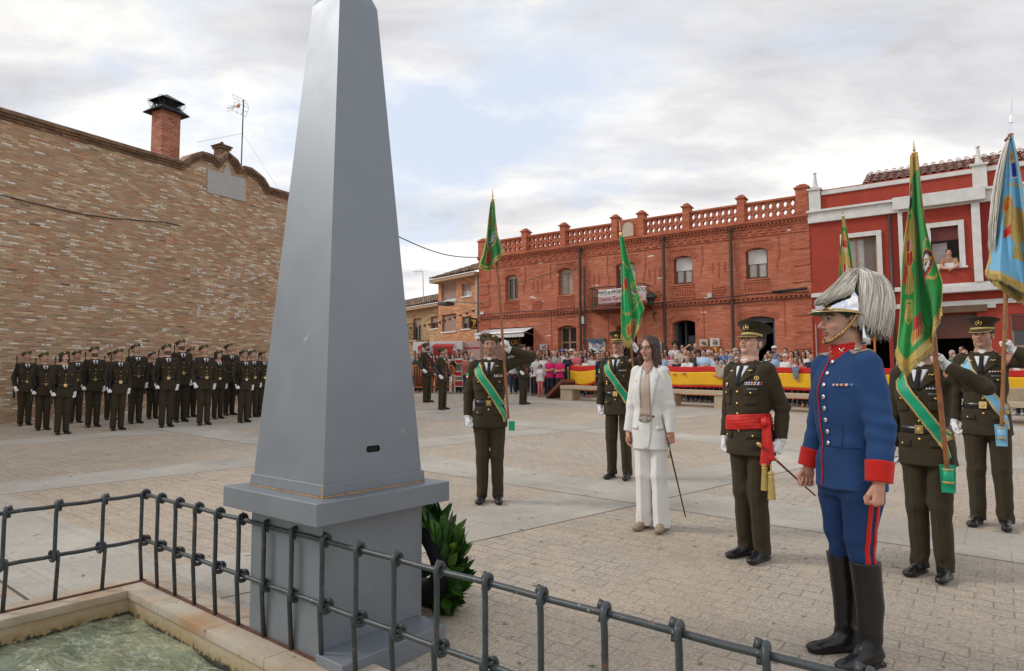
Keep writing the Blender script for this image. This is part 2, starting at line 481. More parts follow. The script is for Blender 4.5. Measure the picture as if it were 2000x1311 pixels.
SKINS = {'light': (.56, .33, .24), 'tan': (.43, .245, .165), 'warm': (.48, .275, .19), 'dark': (.22, .11, .07), 'pink': (.60, .34, .265)}
class Fig:
    """one figure 1.80 m tall in its own units; faces -Y, its left is +X"""
    def __init__(s, name='person', h=1.8, fem=False, res=.006, yaw=0., pitch=0., bend=0., L=None, R=None, hintL=(.4, .5, -.6), hintR=(-.4, .5, -.6),
                 handL=None, handR=None, feet=.1, stance=0., belly=0., seed=0, torso_turn=0., wide=1.):
        s.h = h; s.sc = h/1.8; s.fem = fem; s.res = res; s.seed = seed; s.belly = belly; s.wide = wide
        s.yaw = yaw; s.pitch = pitch; s.bend = bend
        s.HR = rotz(yaw) @ rotx(-pitch)
        s.piv = np.array([0, .0, .93])
        s.BR = rotx(bend)                      # forward lean of the upper body about the hips
        nk = s.up((0, .012, 1.545)); s.neck = nk
        if bend: s.HR = s.HR @ rotx(bend*.35)
        s.head = nk+s.HR @ np.array([0, -.012, .135])
        sw = (.150 if fem else .176)*wide
        s.sh = {1: s.up((sw, .005, 1.452)), -1: s.up((-sw, .005, 1.452))}
        dw = {1: (sw+.060, -.03, .90), -1: (-sw-.060, -.03, .90)}
        s.el = {}; s.wr = {}
        for sd, tgt, hint in ((1, L, hintL), (-1, R, hintR)):
            tgt = dw[sd] if tgt is None else tgt
            s.el[sd], s.wr[sd] = ik(s.sh[sd], tgt, .30, .265, hint)
        s.hand = {1: handL, -1: handR}
        s.feet = feet
    def up(s, p): return s.BR @ (np.array(p, float)-s.piv)+s.piv
    def hd(s, sd):
        """hand direction, palm normal, thumb side, curl"""
        d = s.wr[sd]-s.el[sd]; d = d/np.linalg.norm(d)
        q = s.hand[sd]
        if q is None: return d, np.array([-sd, .1, 0.]), -sd, .62
        dr = np.array(q[0], float) if q[0] is not None else d
        return dr, np.array(q[1], float), -sd, (q[3] if len(q) > 3 else .9)
    def field(s, lo, hi, res): return SDF(lo, hi, res)
    def bounds(s, pad=.1):
        pts = [s.sh[1], s.sh[-1], s.el[1], s.el[-1], s.wr[1], s.wr[-1], s.head, (.2, .15, 0), (-.2, -.2, 0)]
        P = np.array([np.array(p) for p in pts]); return P.min(0)-pad-np.array([.03, .03, 0]), P.max(0)+pad+np.array([.03, .03, .05])
    def headf(s, S, grow=0., k=1.):
        S.frame(s.HR, s.head)
        f = s.fem; w = .94 if f else 1.
        S.ell((0, .014, .030), (.074*w, .097, .086), .02)
        S.ell((0, -.026, -.040), (.056*w, .062, .074), .03)
        S.ell((0, -.064, -.097), (.021*w, .020, .018), .022)
        if not f:
            for q in (1, -1): S.ell((q*.043, -.008, -.068), (.018, .030, .026), .03)
        S.ell((0, -.077, .019), (.047, .012, .009 if f else .012), .018)
        for q in (1, -1):
            S.ell((q*.030, -.094, -.001), (.017, .014, .0105), .012, True)
            S.ell((q*.038, -.060, -.030), (.020, .020, .017), .02)
            S.ell((q*.0305, -.0745, -.001), (.0125, .0115, .0105), .003)
            S.ell((q*.0305, -.079, .0085), (.0155, .008, .0035), .004)
        nz = 1. if not f else .9
        S.cone((0, -.083, .010), (0, -.083-.027*nz, -.034), .0065, .0105*nz, .010)
        for q in (1, -1): S.ell((q*.011, -.093, -.039), (.0085, .011, .008), .006)
        S.ell((0, -.084, -.058), (.022, .012, .0055), .006)
        S.ell((0, -.083, -.0705), (.019, .012, .0062), .006)
        S.ell((0, -.099, -.0645), (.021, .010, .0018), .002, True)
        for q in (1, -1):
            S.ell((q*.075*w, .014, -.010), (.008, .019, .031), .005)
            S.ell((q*.083*w, .010, -.006), (.005, .010, .018), .004, True)
        S.cone((0, .022, -.045), (0, .018, -.16), .045*w if f else .050, .048*w if f else .054, .03)
        S.frame()
    def body(s, skin='light', hair=(.05, .03, .02), gloves=(False, False), stubble=.15, beard=0., lip=(.34, .12, .1), arms='bare', tongue=0, eye=(.03, .02, .012), greyskin=False, legs=True, name='person', brow=1.):
        lo, hi = s.bounds(); S = SDF(lo, hi, s.res); r = s.res
        bd = -.0
        S.frame(s.BR, s.piv-s.BR @ s.piv)
        w = s.wide
        S.loft([(.86, 0, .01, .145*w, .09), (1.08, 0, .0, .115*w, .08), (1.3, 0, .0, .135*w, .09), (1.42, 0, .005, .13*w, .075), (1.5, 0, .012, .09, .06), (1.55, 0, .015, .06, .05)], .03)
        S.frame()
        S.cone(s.neck-s.BR @ np.array([0, 0, .10]), s.neck+s.HR @ np.array([0, 0, .05]), .056 if not s.fem else .047, .050 if not s.fem else .043, .03)
        for q in (1, -1):
            S.cone(s.sh[q], s.el[q], .05, .039, .03); S.cone(s.el[q], s.wr[q], .038, .026, .015)
            hx = q*.085
            if legs:
                S.cone((hx, 0, .9), (q*s.feet*.95, -.01, .5), .062, .038, .03); S.cone((q*s.feet*.95, -.01, .5), (q*s.feet, .015, .09), .038, .028, .02)
                S.cone((q*s.feet, .02, .05), (q*s.feet*1.25, -.12, .035), .032, .025, .02)
            d, nm, ts, cu = s.hd(q)
            gl = gloves[0] if q > 0 else gloves[1]
            if gl: S.cone(s.wr[q], s.wr[q]+d/np.linalg.norm(d)*.05, .018, .014, .01)
            else: hand_field(S, s.wr[q], d, nm, ts, cu, grow=max(0, (r-.006)*.5), k=.005)
        s.headf(S)
        me, P = S.mesh(name)
        # colour of skin, brows, eyes, lips
        q = (P-s.head) @ s.HR
        x, y, z = q[:, 0], q[:, 1], q[:, 2]; ax = np.abs(x)
        sk = np.array(SKINS[skin] if isinstance(skin, str) else skin); C = np.tile(sk, (len(P), 1)).astype(float)
        inh = (z > -.13) & (z < .13) & (ax < .1) & (np.abs(y) < .13)
        def bl(m, col, a=1.):
            m = (np.clip(m, 0, 1)*a*inh)[:, None]; C[:] = C*(1-m)+np.array(col)*m
        sm = lambda e0, e1, v: np.clip((v-e0)/(e1-e0), 0, 1)
        g = lambda v, c0, w_: np.exp(-((v-c0)/w_)**2)
        front = sm(-.05, -.07, y)
        bl(g(ax, .042, .02)*g(z, -.03, .02)*front, sk*np.array([1.12, .8, .78]), .6)       # cheeks
        bl(g(x, 0, .014)*g(z, -.036, .012)*front, sk*np.array([1.15, .8, .78]), .6)
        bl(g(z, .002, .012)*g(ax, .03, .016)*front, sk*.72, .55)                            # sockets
        st = sm(-.034, -.05, z)*sm(.02, -.01, y)*(1-g(x, 0, .012)*g(z, -.05, .006))
        if stubble and not s.fem: bl(st, sk*np.array([.55, .6, .68]), stubble)
        if beard: bl(st*sm(.03, -.03, y)*sm(-.13, -.12, z), np.array(hair)*1.1, beard)
        bl((ax < .022)*(z < -.0535)*(z > -.0765)*(y < -.078)*1., np.array(lip), .75)
        bl((ax < .024)*(np.abs(z+.0645) < .0022)*(y < -.07)*1., sk*.3, .8)
        arc = z-(.0215-.0045*((ax-.03)/.018)**2)
        bl((ax > .011)*(ax < .05)*(np.abs(arc) < .0042*brow)*(y < -.055)*1., np.array(hair)*.9, .85)
        er = np.sqrt((ax-.0305)**2+(z*1.25+.001)**2)
        bl((er < .0102)*(y < -.07)*1., (.38, .34, .31), 1.)
        bl((np.sqrt((ax-.0300)**2+(z)**2) < .0060)*(y < -.07)*1., eye, 1.)
        bl((np.abs(er-.0105) < .0024)*(z > -.002)*(y < -.07)*1., (.03, .02, .015), .85)
        bl(sm(.062, .085, z)*sm(-.09, -.04, y), np.array(hair), .0 if hair is None else .6)
        if s.fem is False: # close-cropped scalp tone where hair leaves off
            bl(sm(-.012, .008, y)*sm(-.075, -.045, z)*(1-(ax > .07)*(z < .03)*(z > -.05)), np.array(hair), .75)
        # hands a little redder
        hr = np.minimum(np.linalg.norm(P-s.wr[1]-0, axis=1), np.linalg.norm(P-s.wr[-1], axis=1)) < .14
        C[hr] *= np.array([1.05, .9, .86])
        setcol(me, C); o = link(name, me, None, MAT['skin']); s.o = o
        o.scale = (s.sc,)*3
        return o
    def part(s, name, S, mat, par=None, col=None):
        me, P = S.mesh(name); o = link(name, me, par or s.o, mat)
        if col is not None: setcol(me, col(P))
        return o, me, P
    def hairp(s, kind='short', mat=None, res=None, par=None, name='hair'):
        S = SDF(s.head-.2-(np.array([0, 0, .15]) if kind in ('long', 'bob') else 0), s.head+.17, res or max(.005, s.res)); S.frame(s.HR, s.head); w = .95 if s.fem else 1.
        if kind == 'bald':
            S.ell((0, .030, .004), (.080*w, .086, .045), .01); S.ell((0, -.05, .06), (.2, .09, .1), .01, True); S.ell((0, .01, .075), (.07, .08, .05), .01, True); S.box((0, 0, -.11), (.2, .2, .06), .004, True)
        elif kind == 'short':
            S.ell((0, .021, .038), (.081*w, .099, .088), .01)
            S.ell((0, -.088, -.012), (.071, .055, .088), .008, True)
            S.box((0, 0, -.12), (.2, .2, .075), .006, True)
            for q in (1, -1): S.ell((q*.09, -.002, -.03), (.03, .035, .045), .006, True)
        elif kind in ('long', 'bob'):
            S.ell((0, .022, .040), (.087*w, .100, .087), .01)
            zl = -.20 if kind == 'long' else -.10
            S.loft([(zl, 0, .045, .088, .052), (zl+.06, 0, .045, .096, .060), (-.03, 0, .03, .092, .072), (.03, 0, .02, .088, .085)], .02)
            for q in (1, -1):
                S.cone((q*.066, -.038, .035), (q*.082, -.022, zl+.03), .022, .020, .02)
            S.ell((0, -.092, -.035), (.058, .075, .103), .008, True)
        elif kind == 'curly':
            S.ell((0, .025, .045), (.1, .110, .095), .01)
            rg = np.random.RandomState(3)
            for _ in range(50):
                a, b = rg.uniform(0, 6.28), rg.uniform(-.3, 1.3); c = np.array([math.cos(a)*math.cos(b)*.095, .025+math.sin(a)*math.cos(b)*.105, .04+math.sin(b)*.09]); S.ell(c, (.026,)*3, .01)
            S.ell((0, -.092, -.035), (.062, .07, .09), .008, True); S.box((0, 0, -.13), (.2, .2, .06), .006, True)
        S.frame()
        me, P = S.mesh(name)
        q = (P-s.head) @ s.HR
        # strands: displace along the hair flow
        an = np.arctan2(q[:, 0], q[:, 1]+.0); amp = .0022 if kind != 'curly' else .004
        d = np.sin(an*46+q[:, 2]*30)+.6*np.sin(an*91+q[:, 2]*17+1)
        nn = q/np.linalg.norm(q, axis=1)[:, None]; P2 = P+((nn @ s.HR.T)*(amp*d)[:, None]); me.vertices.foreach_set('co', P2.astype(np.float32).ravel())
        o = link(name, me, par or s.o, mat or MAT['hair_dark']); return o
    # ---- garments
    def torsof(s, S, rows, n=2.5):
        S.frame(s.BR, s.piv-s.BR @ s.piv); S.loft(rows, .02, n); S.frame()
    def coat(s, name, mat, hem=.80, rows=None, res=None, sleeve=(.066, .056, .045), folds=.0055, full=True, cuffz=.02, k=.05, belt=None, shoulder=.0):
        w = s.wide; b = s.belly
        if rows is None:
            if s.fem: rows = [(hem, 0, .005, .185, .125), (.95, 0, .005, .178, .122), (1.1, 0, -.002, .150, .105), (1.3, 0, -.012, .168, .125), (1.4, 0, .0, .155, .1), (1.47, 0, .01, .12, .07), (1.515, 0, .014, .07, .055)]
            else: rows = [(hem, 0, .006, .190*w, .135+b*.5), (.92, 0, .003, .180*w, .128+b*.8), (1.07, 0, -b*.4, .156*w, .114+b), (1.2, 0, -.004-b*.3, .168*w, .122+b*.6), (1.34, 0, -.006, .180*w, .128), (1.43, 0, .004, .158*w, .102), (1.49, 0, .012, .12, .078), (1.53, 0, .016, .075, .062)]
        lo, hi = s.bounds(.11); res = res or s.res*1.25
        S = SDF(lo, hi, res); s.torsof(S, rows)
        if res < .011: S.fold(folds*.8, s.seed, zr=[(1.07, .12, 1.), (.86, .08, .5), (1.35, .12, .4)])
        meT, PT_ = S.mesh('core'); bv = bvh_of(meT); s.core = bv
        bpy.data.meshes.remove(meT)
        for q in (1, -1):
            a, e, wr = s.sh[q], s.el[q], s.wr[q]
            top = a+s.BR @ np.array([-q*.012, 0, .004])
            T = SDF(lo, hi, res); T.cone(top, e, sleeve[0]+shoulder, sleeve[1], k*.5); 
            if full: T.cone(e, wr, sleeve[1]*.98, sleeve[2], .02)
            if full:
                d = (wr-e)/np.linalg.norm(wr-e); T.cutlocal(wr-d*cuffz, d, .18)
            else:
                d = (e-a)/np.linalg.norm(e-a); T.cutlocal(a+(e-a)*.62, d, .14)
                T2 = np.array(a+(e-a)*.62)
            if res < .011:
                X, Y, Z = [(np.arange(T.n[i])*T.h+T.lo[i]).astype(np.float32) for i in range(3)]
                X = X[:, None, None]; Y = Y[None, :, None]; Z = Z[None, None, :]
                u = (e-a)/np.linalg.norm(e-a); t1 = (X-e[0])*u[0]+(Y-e[1])*u[1]+(Z-e[2])*u[2]
                v = (wr-e)/np.linalg.norm(wr-e); t2 = (X-e[0])*v[0]+(Y-e[1])*v[1]+(Z-e[2])*v[2]
                wv = np.sin(t1*75+2*np.sin(X*20+Z*9)+s.seed)*.6*np.exp(-(t1/.11)**2)+.3*np.sin(t2*70+2*np.sin(Y*22+Z*8))*np.exp(-(t2/.12)**2)
                wv = wv+.55*np.sin((X+Y)*30+Z*11+np.sin(Z*14)*2+s.seed)
                T.D = (T.D+folds*wv).astype(np.float32)
            hh = np.maximum(k-np.abs(S.D-T.D), 0)/k; S.D = np.minimum(S.D, T.D)-hh*hh*k*.25*.6
        return s.part(name, S, mat)
    def trousers(s, name, mat, res=None, wid=(.098, .078, .066), hem=.045, top=1.0, folds=.0032, crease=.004, flare=None, kneez=.5, skirt=False):
        res = res or s.res*1.25
        S = SDF((-.32, -.25, hem-.03), (.32, .25, top+.05), res)
        w = s.wide
        S.loft([(.80, 0, .008, .165*w, .112), (.92, 0, .006, .172*w, .118), (top, 0, .0, .155*w, .108)], .03, 2.3)
        for q in (1, -1):
            fx = s.feet
            hp = np.array((q*.088*w, .004, .86)); kn = np.array((q*fx*.93, -.012, kneez)); an = np.array((q*fx, .012, hem))
            S.cone(hp, kn, wid[0], wid[1], .025, flat=((1, 0, 0), 1.08)); S.cone(kn, an-np.array([0, 0, .02]), wid[1], wid[2], .02, flat=((1, 0, 0), 1.12))
            if crease:
                S.cone(hp+np.array([0, -.085, -.05]), kn+np.array([0, -wid[1]+.002, 0]), .008, crease+.003, .012); S.cone(kn+np.array([0, -wid[1]+.002, 0]), an+np.array([0, -wid[2]+.002, 0]), crease+.003, crease+.002, .012)
        S.box((0, 0, hem-.1), (.5, .5, .1), 0, True, 0.)
        if res < .011: S.fold(folds, s.seed+5, sc=(14, 14, 16), zr=[(.80, .08, 1.2), (.5, .1, .8), (hem+.06, .06, 1.3), (.3, .3, .4)])
        return s.part(name, S, mat)
    def shoes(s, mat, res=.005, boot=None, heel=.022, toe=.15, names=('shoe', 'shoe')):
        for q in (1, -1):
            fx = s.feet; lo = (q*fx-.1, -.24, -.005); hi = (q*fx+.1, .14, (boot or .16)+.02)
            S = SDF(lo, hi, res); dx = q*.022
            S.cone((q*fx, .045, .055), (q*fx, -.02, .06), .038, .040, .03)
            S.cone((q*fx, -.02, .05), (q*fx+dx, -.125, .028), .040, .034, .03, flat=((0, 0, 1), 1.15))
            S.ell((q*fx+dx*1.1, -.15, .026), (.038, .042, .024), .02)
            S.cone((q*fx, .02, .06), (q*fx, .02, .11), .040, .042, .02)
            if boot:
                S.loft([(.06, q*fx, .015, .045, .058), (.14, q*fx, .016, .047, .056), (.28, q*fx, .022, .058, .068), (.40, q*fx, .012, .062, .070), (boot, q*fx, .004, .068, .074)], .02, 2.)
                S.fold(.0012, 3, sc=(20, 20, 40), zr=[(.13, .05, 1.6), (.3, .3, .3)])
            S.box((0, 0, -.05), (.5, .5, .056), 0, True, 0.)
            S.box((q*fx+dx*.5, -.055, .009), (.030, .085, .009), .004, rd=.006); S.cone((q*fx+dx, -.15, .009), (q*fx+dx*.8, -.10, .009), .036, .034, .003, flat=((0, 0, 1), 4.))
            S.box((q*fx, .05, .012), (.028, .036, .012), .003, rd=.011)
            s.part(names[0], S, mat)
    def glove(s, q, mat, res=.0035, cuff=.05):
        d, nm, ts, cu = s.hd(q); wr = s.wr[q]
        S = SDF(wr-.17, wr+.17, res); fd = (s.wr[q]-s.el[q]); fd /= np.linalg.norm(fd)
        hand_field(S, wr, d, nm, ts, cu, grow=.0035, k=.005, thumb=.7)
        if cuff: S.cone(wr-fd*cuff, wr+fd*.005, .040, .033, .008)
        if cuff: S.cutlocal(wr-fd*cuff, -fd, .08)
        return s.part('glove', S, mat)
    def cuffp(s, q, mat, l0=-.045, l1=.012, r=.036):
        wr = s.wr[q]; fd = (s.wr[q]-s.el[q]); fd /= np.linalg.norm(fd)
        m = MB(); m.tube([wr+fd*l0, wr+fd*l1], [r*1.05, r], 16); return m.build('shirt_cuff', mat, s.o, True)
    # ---- things laid on the garment
    def hit(s, a, z, phi=0., bv=None):
        bv = bv or s.core
        ux = Vector((math.cos(phi), math.sin(phi), 0)); dr = Vector((-math.sin(phi), math.cos(phi), 0))
        o = ux*a-dr*1.2+Vector((0, 0, z)); loc, nr, i, d = bv.ray_cast(o, dr)
        if loc is None:
            loc, nr, i, d = bv.find_nearest(ux*a-dr*.12+Vector((0, 0, z)))
        if nr.dot(dr) > 0: nr = -nr
        return loc, nr
    def strip(s, name, path, wd, mats, cols=1, off=.004, phi=0., sub=6, thick=.003, par=None, mcol=None, bv=None, n2=None, taper=None):
        """a ribbon following path [(a,z)...] across the front; width wd (number or list)"""
        pts = []
        for (a0, b0), (a1, b1) in zip(path[:-1], path[1:]):
            for i in range(sub): t = i/sub; pts.append((a0+(a1-a0)*t, b0+(b1-b0)*t))
        pts.append(path[-1]); N = len(pts); G_ = []
        for i, p in enumerate(pts):
            a, b = pts[max(i-1, 0)], pts[min(i+1, N-1)]
            t = Vector((b[0]-a[0], b[1]-a[1])).normalized(); nn = Vector((-t.y, t.x)) if n2 is None else Vector(n2)
            w_ = wd if not isinstance(wd, (list, tuple)) else np.interp(i/(N-1), np.linspace(0, 1, len(wd)), wd)
            row = []
            for j in range(cols+1):
                u = (mcol_pos(mcol, j, cols)-.5)*w_
                loc, nr = s.hit(p[0]+nn.x*u, p[1]+nn.y*u, phi, bv); row.append(loc+nr*off)
            G_.append(row)
        m = MB(); m.grid(G_, mcol=[c for c, _ in mcol] if mcol else None)
        o = m.build(name, mats, par or s.o, True, solid=thick); return o
    def quad(s, name, c4, mats, nx=4, nz=4, off=.005, phi=0., thick=.003, par=None, bv=None):
        G_ = []
        for i in range(nz+1):
            v = i/nz; row = []
            for j in range(nx+1):
                u = j/nx
                a = (1-v)*((1-u)*c4[0][0]+u*c4[1][0])+v*((1-u)*c4[3][0]+u*c4[2][0]); z = (1-v)*((1-u)*c4[0][1]+u*c4[1][1])+v*((1-u)*c4[3][1]+u*c4[2][1])
                loc, nr = s.hit(a, z, phi, bv); row.append(loc+nr*off)
            G_.append(row)
        m = MB(); m.grid(G_); return m.build(name, mats, par or s.o, True, solid=thick)
    def ring(s, name, zf, wd, mat, off=.004, n=48, cy=0., thick=.004, a0=0., a1=2*PI, rows=2, bulge=0., pleat=0., bv=None, par=None):
        bv = bv or s.core; G_ = []
        for i in range(n+1):
            an = a0+(a1-a0)*i/n; row = []
            for j in range(rows+1):
                v = j/rows-.5; z = zf(an)+v*wd
                o = Vector((math.cos(an)*.6, cy+math.sin(an)*.6, z)); d = Vector((-math.cos(an), -math.sin(an), 0))
                loc, nr, ii, dd = bv.ray_cast(o, d)
                if loc is None: loc = Vector((math.cos(an)*.15, cy+math.sin(an)*.12, z))
                row.append(loc-d*(off+bulge*(1-4*v*v)+pleat*math.sin(j*2.4+1.2*math.sin(an*3))))
            G_.append(row)
        m = MB(); m.grid(G_); return m.build(name, mat, par or s.o, True, solid=thick)
    def button(s, a, z, mat, r=.009, phi=0., par=None, off=.003, name='button', bv=None):
        loc, nr = s.hit(a, z, phi, bv); m = MB(); q = nr.to_track_quat('Z', 'Y').to_matrix().to_4x4(); q.translation = loc+nr*off
        m.lathe([(r, -.002), (r, .001), (r*.8, .004), (r*.3, .0055)], 10, 0, q); return m.build(name, mat, par or s.o, True)
def mcol_pos(mcol, j, cols):
    if not mcol: return j/cols
    c = [0.]
    for _, w in mcol: c.append(c[-1]+w)
    return c[j]/c[-1]
def bvh_of(me):
    me.calc_loop_triangles()
    return BVHTree.FromPolygons([v.co.copy() for v in me.vertices], [tuple(p.vertices) for p in me.polygons])
# ------------------------------------------------------------------ palette
MAT = {}
def build_mats():
    M = MAT
    M['skin'] = vcol('skin', .5, .35, .04, .15)
    M['skin_plain'] = simple('skin_tone', (.40, .22, .155), .5)
    M['hair_dark'] = simple('dark_hair', (.022, .015, .011), .45, var=.3, scale=60, bump=.4, bscale=200)
    M['hair_brown'] = simple('brown_hair', (.055, .022, .014), .38, var=.35, scale=60, bump=.4, bscale=200)
    M['hair_obj'] = objcol('hair', .6)
    M['khaki'] = cloth('olive_wool', (.046, .035, .020), .9, .3, .08, .06)
    M['khaki_dark'] = cloth('olive_wool_soldier', (.041, .031, .018), .9, .3, .1, .05)
    M['khaki_trim'] = cloth('olive_trim', (.05, .038, .022), .9, .3, .08, .05)
    M['blue'] = cloth('royal_blue_wool', (.025, .068, .185), .85, .3, .07, .04)
    M['blue_d'] = cloth('dark_blue_wool', (.018, .047, .135), .85, .3, .08, .03)
    M['red'] = cloth('scarlet_cloth', (.55, .018, .012), .8, .25, .08, .15)
    M['redsash'] = simple('red_satin_sash', (.60, .015, .010), .55, var=.15, scale=20)
    M['whitesuit'] = cloth('white_suit_cloth', (.74, .73, .70), .8, .2, .03, .1)
    M['shirt'] = cloth('white_shirt', (.75, .76, .78), .8, .15, .03)
    M['glove'] = cloth('white_glove_cotton', (.78, .78, .80), .85, .3, .04)
    M['blouse'] = simple('beige_satin', (.47, .37, .30), .5, var=.06)
    M['black'] = simple('black_leather', (.012, .012, .013), .28, var=.2, scale=40, bump=.15, bscale=90)
    M['rubber'] = simple('black_boot_leather', (.010, .010, .011), .3, var=.25, scale=9, bump=.05, bscale=60)
    M['tie'] = cloth('black_tie', (.012, .012, .014), .7)
    M['gold'] = simple('polished_brass', (.80, .55, .22), .28, 1., var=.1, scale=80)
    M['goldthread'] = simple('gold_thread', (.56, .41, .14), .55, .3, var=.35, scale=220, bump=.8, bscale=300)
    M['silver'] = simple('polished_silver', (.82, .83, .86), .12, 1., var=.04)
    M['silverthread'] = simple('silver_braid', (.38, .34, .28), .6, .3, var=.25, scale=150, bump=.8, bscale=260)
    M['green_under'] = simple('green_lining', (.004, .10, .045), .6)
    M['teal'] = simple('teal_silk_band', (.0, .33, .17), .5, var=.08)
    M['sky'] = simple('pale_blue_silk_band', (.20, .46, .66), .55, var=.08)
    M['wood'] = simple('varnished_pole', (.27, .095, .032), .35, var=.35, scale=14)
    M['bamboo'] = simple('bamboo_pole', (.30, .13, .045), .4, var=.3, scale=14)
    M['camo'] = camo('camouflage_beret')
    M['gun'] = simple('black_gunmetal', (.016, .016, .018), .4, .3, var=.2)
    M['rib'] = ribbons('medal_ribbons', [(.6, .6, .62), (.4, .02, .03), (.6, .6, .6), (.04, .08, .3), (.7, .5, .1), (.5, .02, .02), (.62, .6, .6), (.03, .1, .35)])
    M['plume'] = hairmat('grey_white_horsehair')
    M['plate'] = simple('grey_name_plate', (.09, .10, .11), .5)
    M['nude_shoe'] = simple('beige_patent_shoe', (.30, .22, .15), .3)
    M['nail'] = simple('red_nail', (.45, .02, .03), .3)
    M['snake'] = simple('snake_print_belt', (.30, .28, .23), .45, var=.7, scale=90)
    M['patchred'] = simple('red_patch', (.5, .03, .03), .7); M['patchgreen'] = simple('green_patch', (.02, .35, .1), .7); M['white'] = simple('white_thread', (.75, .74, .72), .7)
    # the place
    M['obelisk'] = obelisk_mat('grey_monument_paint')
    M['rawwood'] = simple('raw_plywood_edge', (.44, .27, .13), .8, var=.3, scale=30)
    M['rail'] = rail_mat('grey_painted_steel')
    M['rust'] = simple('rusty_steel', (.12, .048, .03), .8, var=.5, scale=18, bump=.5)
    M['trav'] = travertine('travertine')
    M['poolwall'] = poolwall('stained_pool_wall')
    M['water'] = water('pool_water')
    M['brickL'] = brick('old_tan_brick', .225, .052, [(0, (.33, .205, .125)), (.25, (.44, .285, .175)), (.50, (.48, .325, .20)), (.63, (.43, .22, .12)), (.72, (.50, .19, .09)), (.78, (.52, .36, .215)), (.90, (.64, .49, .31)), (.96, (.66, .52, .34)), (1, (.13, .08, .055))], (.43, .32, .225), .013, white=.085, big=.12)
    M['brickC'] = brick('tan_coping_brick', .12, .07, [(0, (.16, .09, .055)), (1, (.30, .18, .11))], (.16, .12, .09), .01)
    M['brickR'] = brick('red_brick', .24, .060, [(0, (.43, .130, .072)), (.5, (.48, .155, .088)), (.9, (.52, .185, .11)), (1, (.56, .24, .15))], (.47, .175, .105), .006, big=.12, bump=.15, white=.003, soft=.3)
    M['brickT'] = brick('red_trim_brick', .25, .062, [(0, (.43, .13, .07)), (1, (.51, .165, .095))], (.38, .12, .07), .007, big=.12, xyz=True, bump=.35)
    M['brickO'] = brick('orange_brick', .25, .062, [(0, (.46, .18, .085)), (.6, (.56, .25, .12)), (1, (.62, .33, .18))], (.50, .30, .19), .009, big=.06)
    M['brickY'] = brick('yellow_brick', .25, .062, [(0, (.36, .21, .10)), (.6, (.48, .31, .16)), (1, (.56, .40, .23))], (.38, .28, .18), .009, big=.1)
    M['brickCh'] = brick('chimney_brick', .24, .075, [(0, (.30, .075, .04)), (.6, (.42, .12, .065)), (1, (.50, .18, .1))], (.42, .33, .26), .014, xyz=True, soot=(10.0, 10.6))
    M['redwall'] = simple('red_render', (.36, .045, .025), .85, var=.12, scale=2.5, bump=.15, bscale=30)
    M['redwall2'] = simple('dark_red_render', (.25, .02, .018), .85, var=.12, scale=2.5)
    M['whitetrim'] = simple('white_painted_render', (.66, .65, .62), .75, var=.1, scale=5, bump=.1)
    M['tile'] = tile_mat('old_clay_tiles', (.30, .13, .085))
    M['tile2'] = tile_mat('brown_clay_tiles', (.27, .17, .115))
    M['glass'] = simple('window_glass', (.10, .11, .12), .06, var=.05, spec=.9)
    M['glassd'] = simple('dark_window_glass', (.02, .02, .022), .08, spec=.8)
    M['paneW'] = simple('curtained_glass', (.42, .40, .37), .15, var=.15, scale=6, spec=.8)
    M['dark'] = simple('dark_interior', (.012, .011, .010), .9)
    M['woodW'] = simple('brown_window_wood', (.13, .075, .04), .6, var=.2)
    M['woodL'] = simple('light_window_wood', (.36, .23, .13), .6, var=.15)
    M['blindW'] = slat('white_roller_blind', (.66, .65, .63), 30)
    M['blindB'] = slat('brown_roller_blind', (.30, .18, .13), 28)
    M['blindR'] = slat('dark_red_roller_blind', (.13, .025, .02), 28)
    M['blindG'] = slat('grey_brown_roller_blind', (.17, .135, .11), 28)
    M['pipe'] = simple('brown_drainpipe', (.055, .030, .022), .5)
    M['pipeg'] = simple('grey_pipe', (.36, .34, .31), .5)
    M['iron'] = simple('black_iron', (.015, .015, .016), .5)
    M['greydoor'] = simple('blue_grey_door', (.09, .105, .12), .5)
    M['doorwood'] = simple('brown_door_wood', (.18, .06, .03), .55)
    M['stone'] = simple('beige_bench_stone', (.46, .36, .25), .85, var=.1, scale=6, bump=.15)
    M['plaque'] = simple('grey_stone_plaque', (.40, .395, .38), .8, var=.08, scale=8)
    M['flagred'] = simple('red_bunting', (.56, .015, .012), .8, var=.08); M['flagyel'] = simple('yellow_bunting', (.80, .44, .01), .8, var=.06)
    M['canvas'] = simple('white_canvas', (.62, .60, .60), .8, var=.1, scale=8); M['pinkpanel'] = simple('pink_grey_panel', (.42, .27, .24), .7)
    M['orange'] = simple('orange_barrier_paint', (.60, .16, .025), .45)
    M['leaf'] = leafmat('laurel_leaf'); M['blackcloth'] = simple('black_foam', (.006, .006, .008), .8)
    M['mahog'] = simple('mahogany_panel', (.13, .035, .018), .4, var=.2)
    M['rope'] = simple('dark_red_rope', (.12, .008, .01), .9)
    M['metal'] = simple('brushed_steel', (.5, .5, .5), .35, .9)
    M['ltblue'] = simple('denim', (.13, .19, .27), .85, var=.15); M['beigecl'] = simple('beige_knit', (.40, .34, .28), .9, bump=.3)
    for n, c in dict(ink_black=(.015, .015, .015), ink_red=(.25, .03, .04), ink_yellow=(.85, .50, .03), ink_white=(.75, .75, .75), sign_dark=(.035, .01, .012), sign_orange=(.75, .25, .02), sign_blue=(.1, .35, .6), banner_white=(.66, .64, .62), banner_pink=(.50, .36, .36), banner_red=(.40, .01, .012), paper=(.6, .6, .58), boardblue=(.06, .10, .16), boxgrey=(.5, .5, .49), lampgreen=(.03, .035, .035), cream=(.5, .42, .3)).items():
        M[n] = simple(n, c, .6, var=.06)

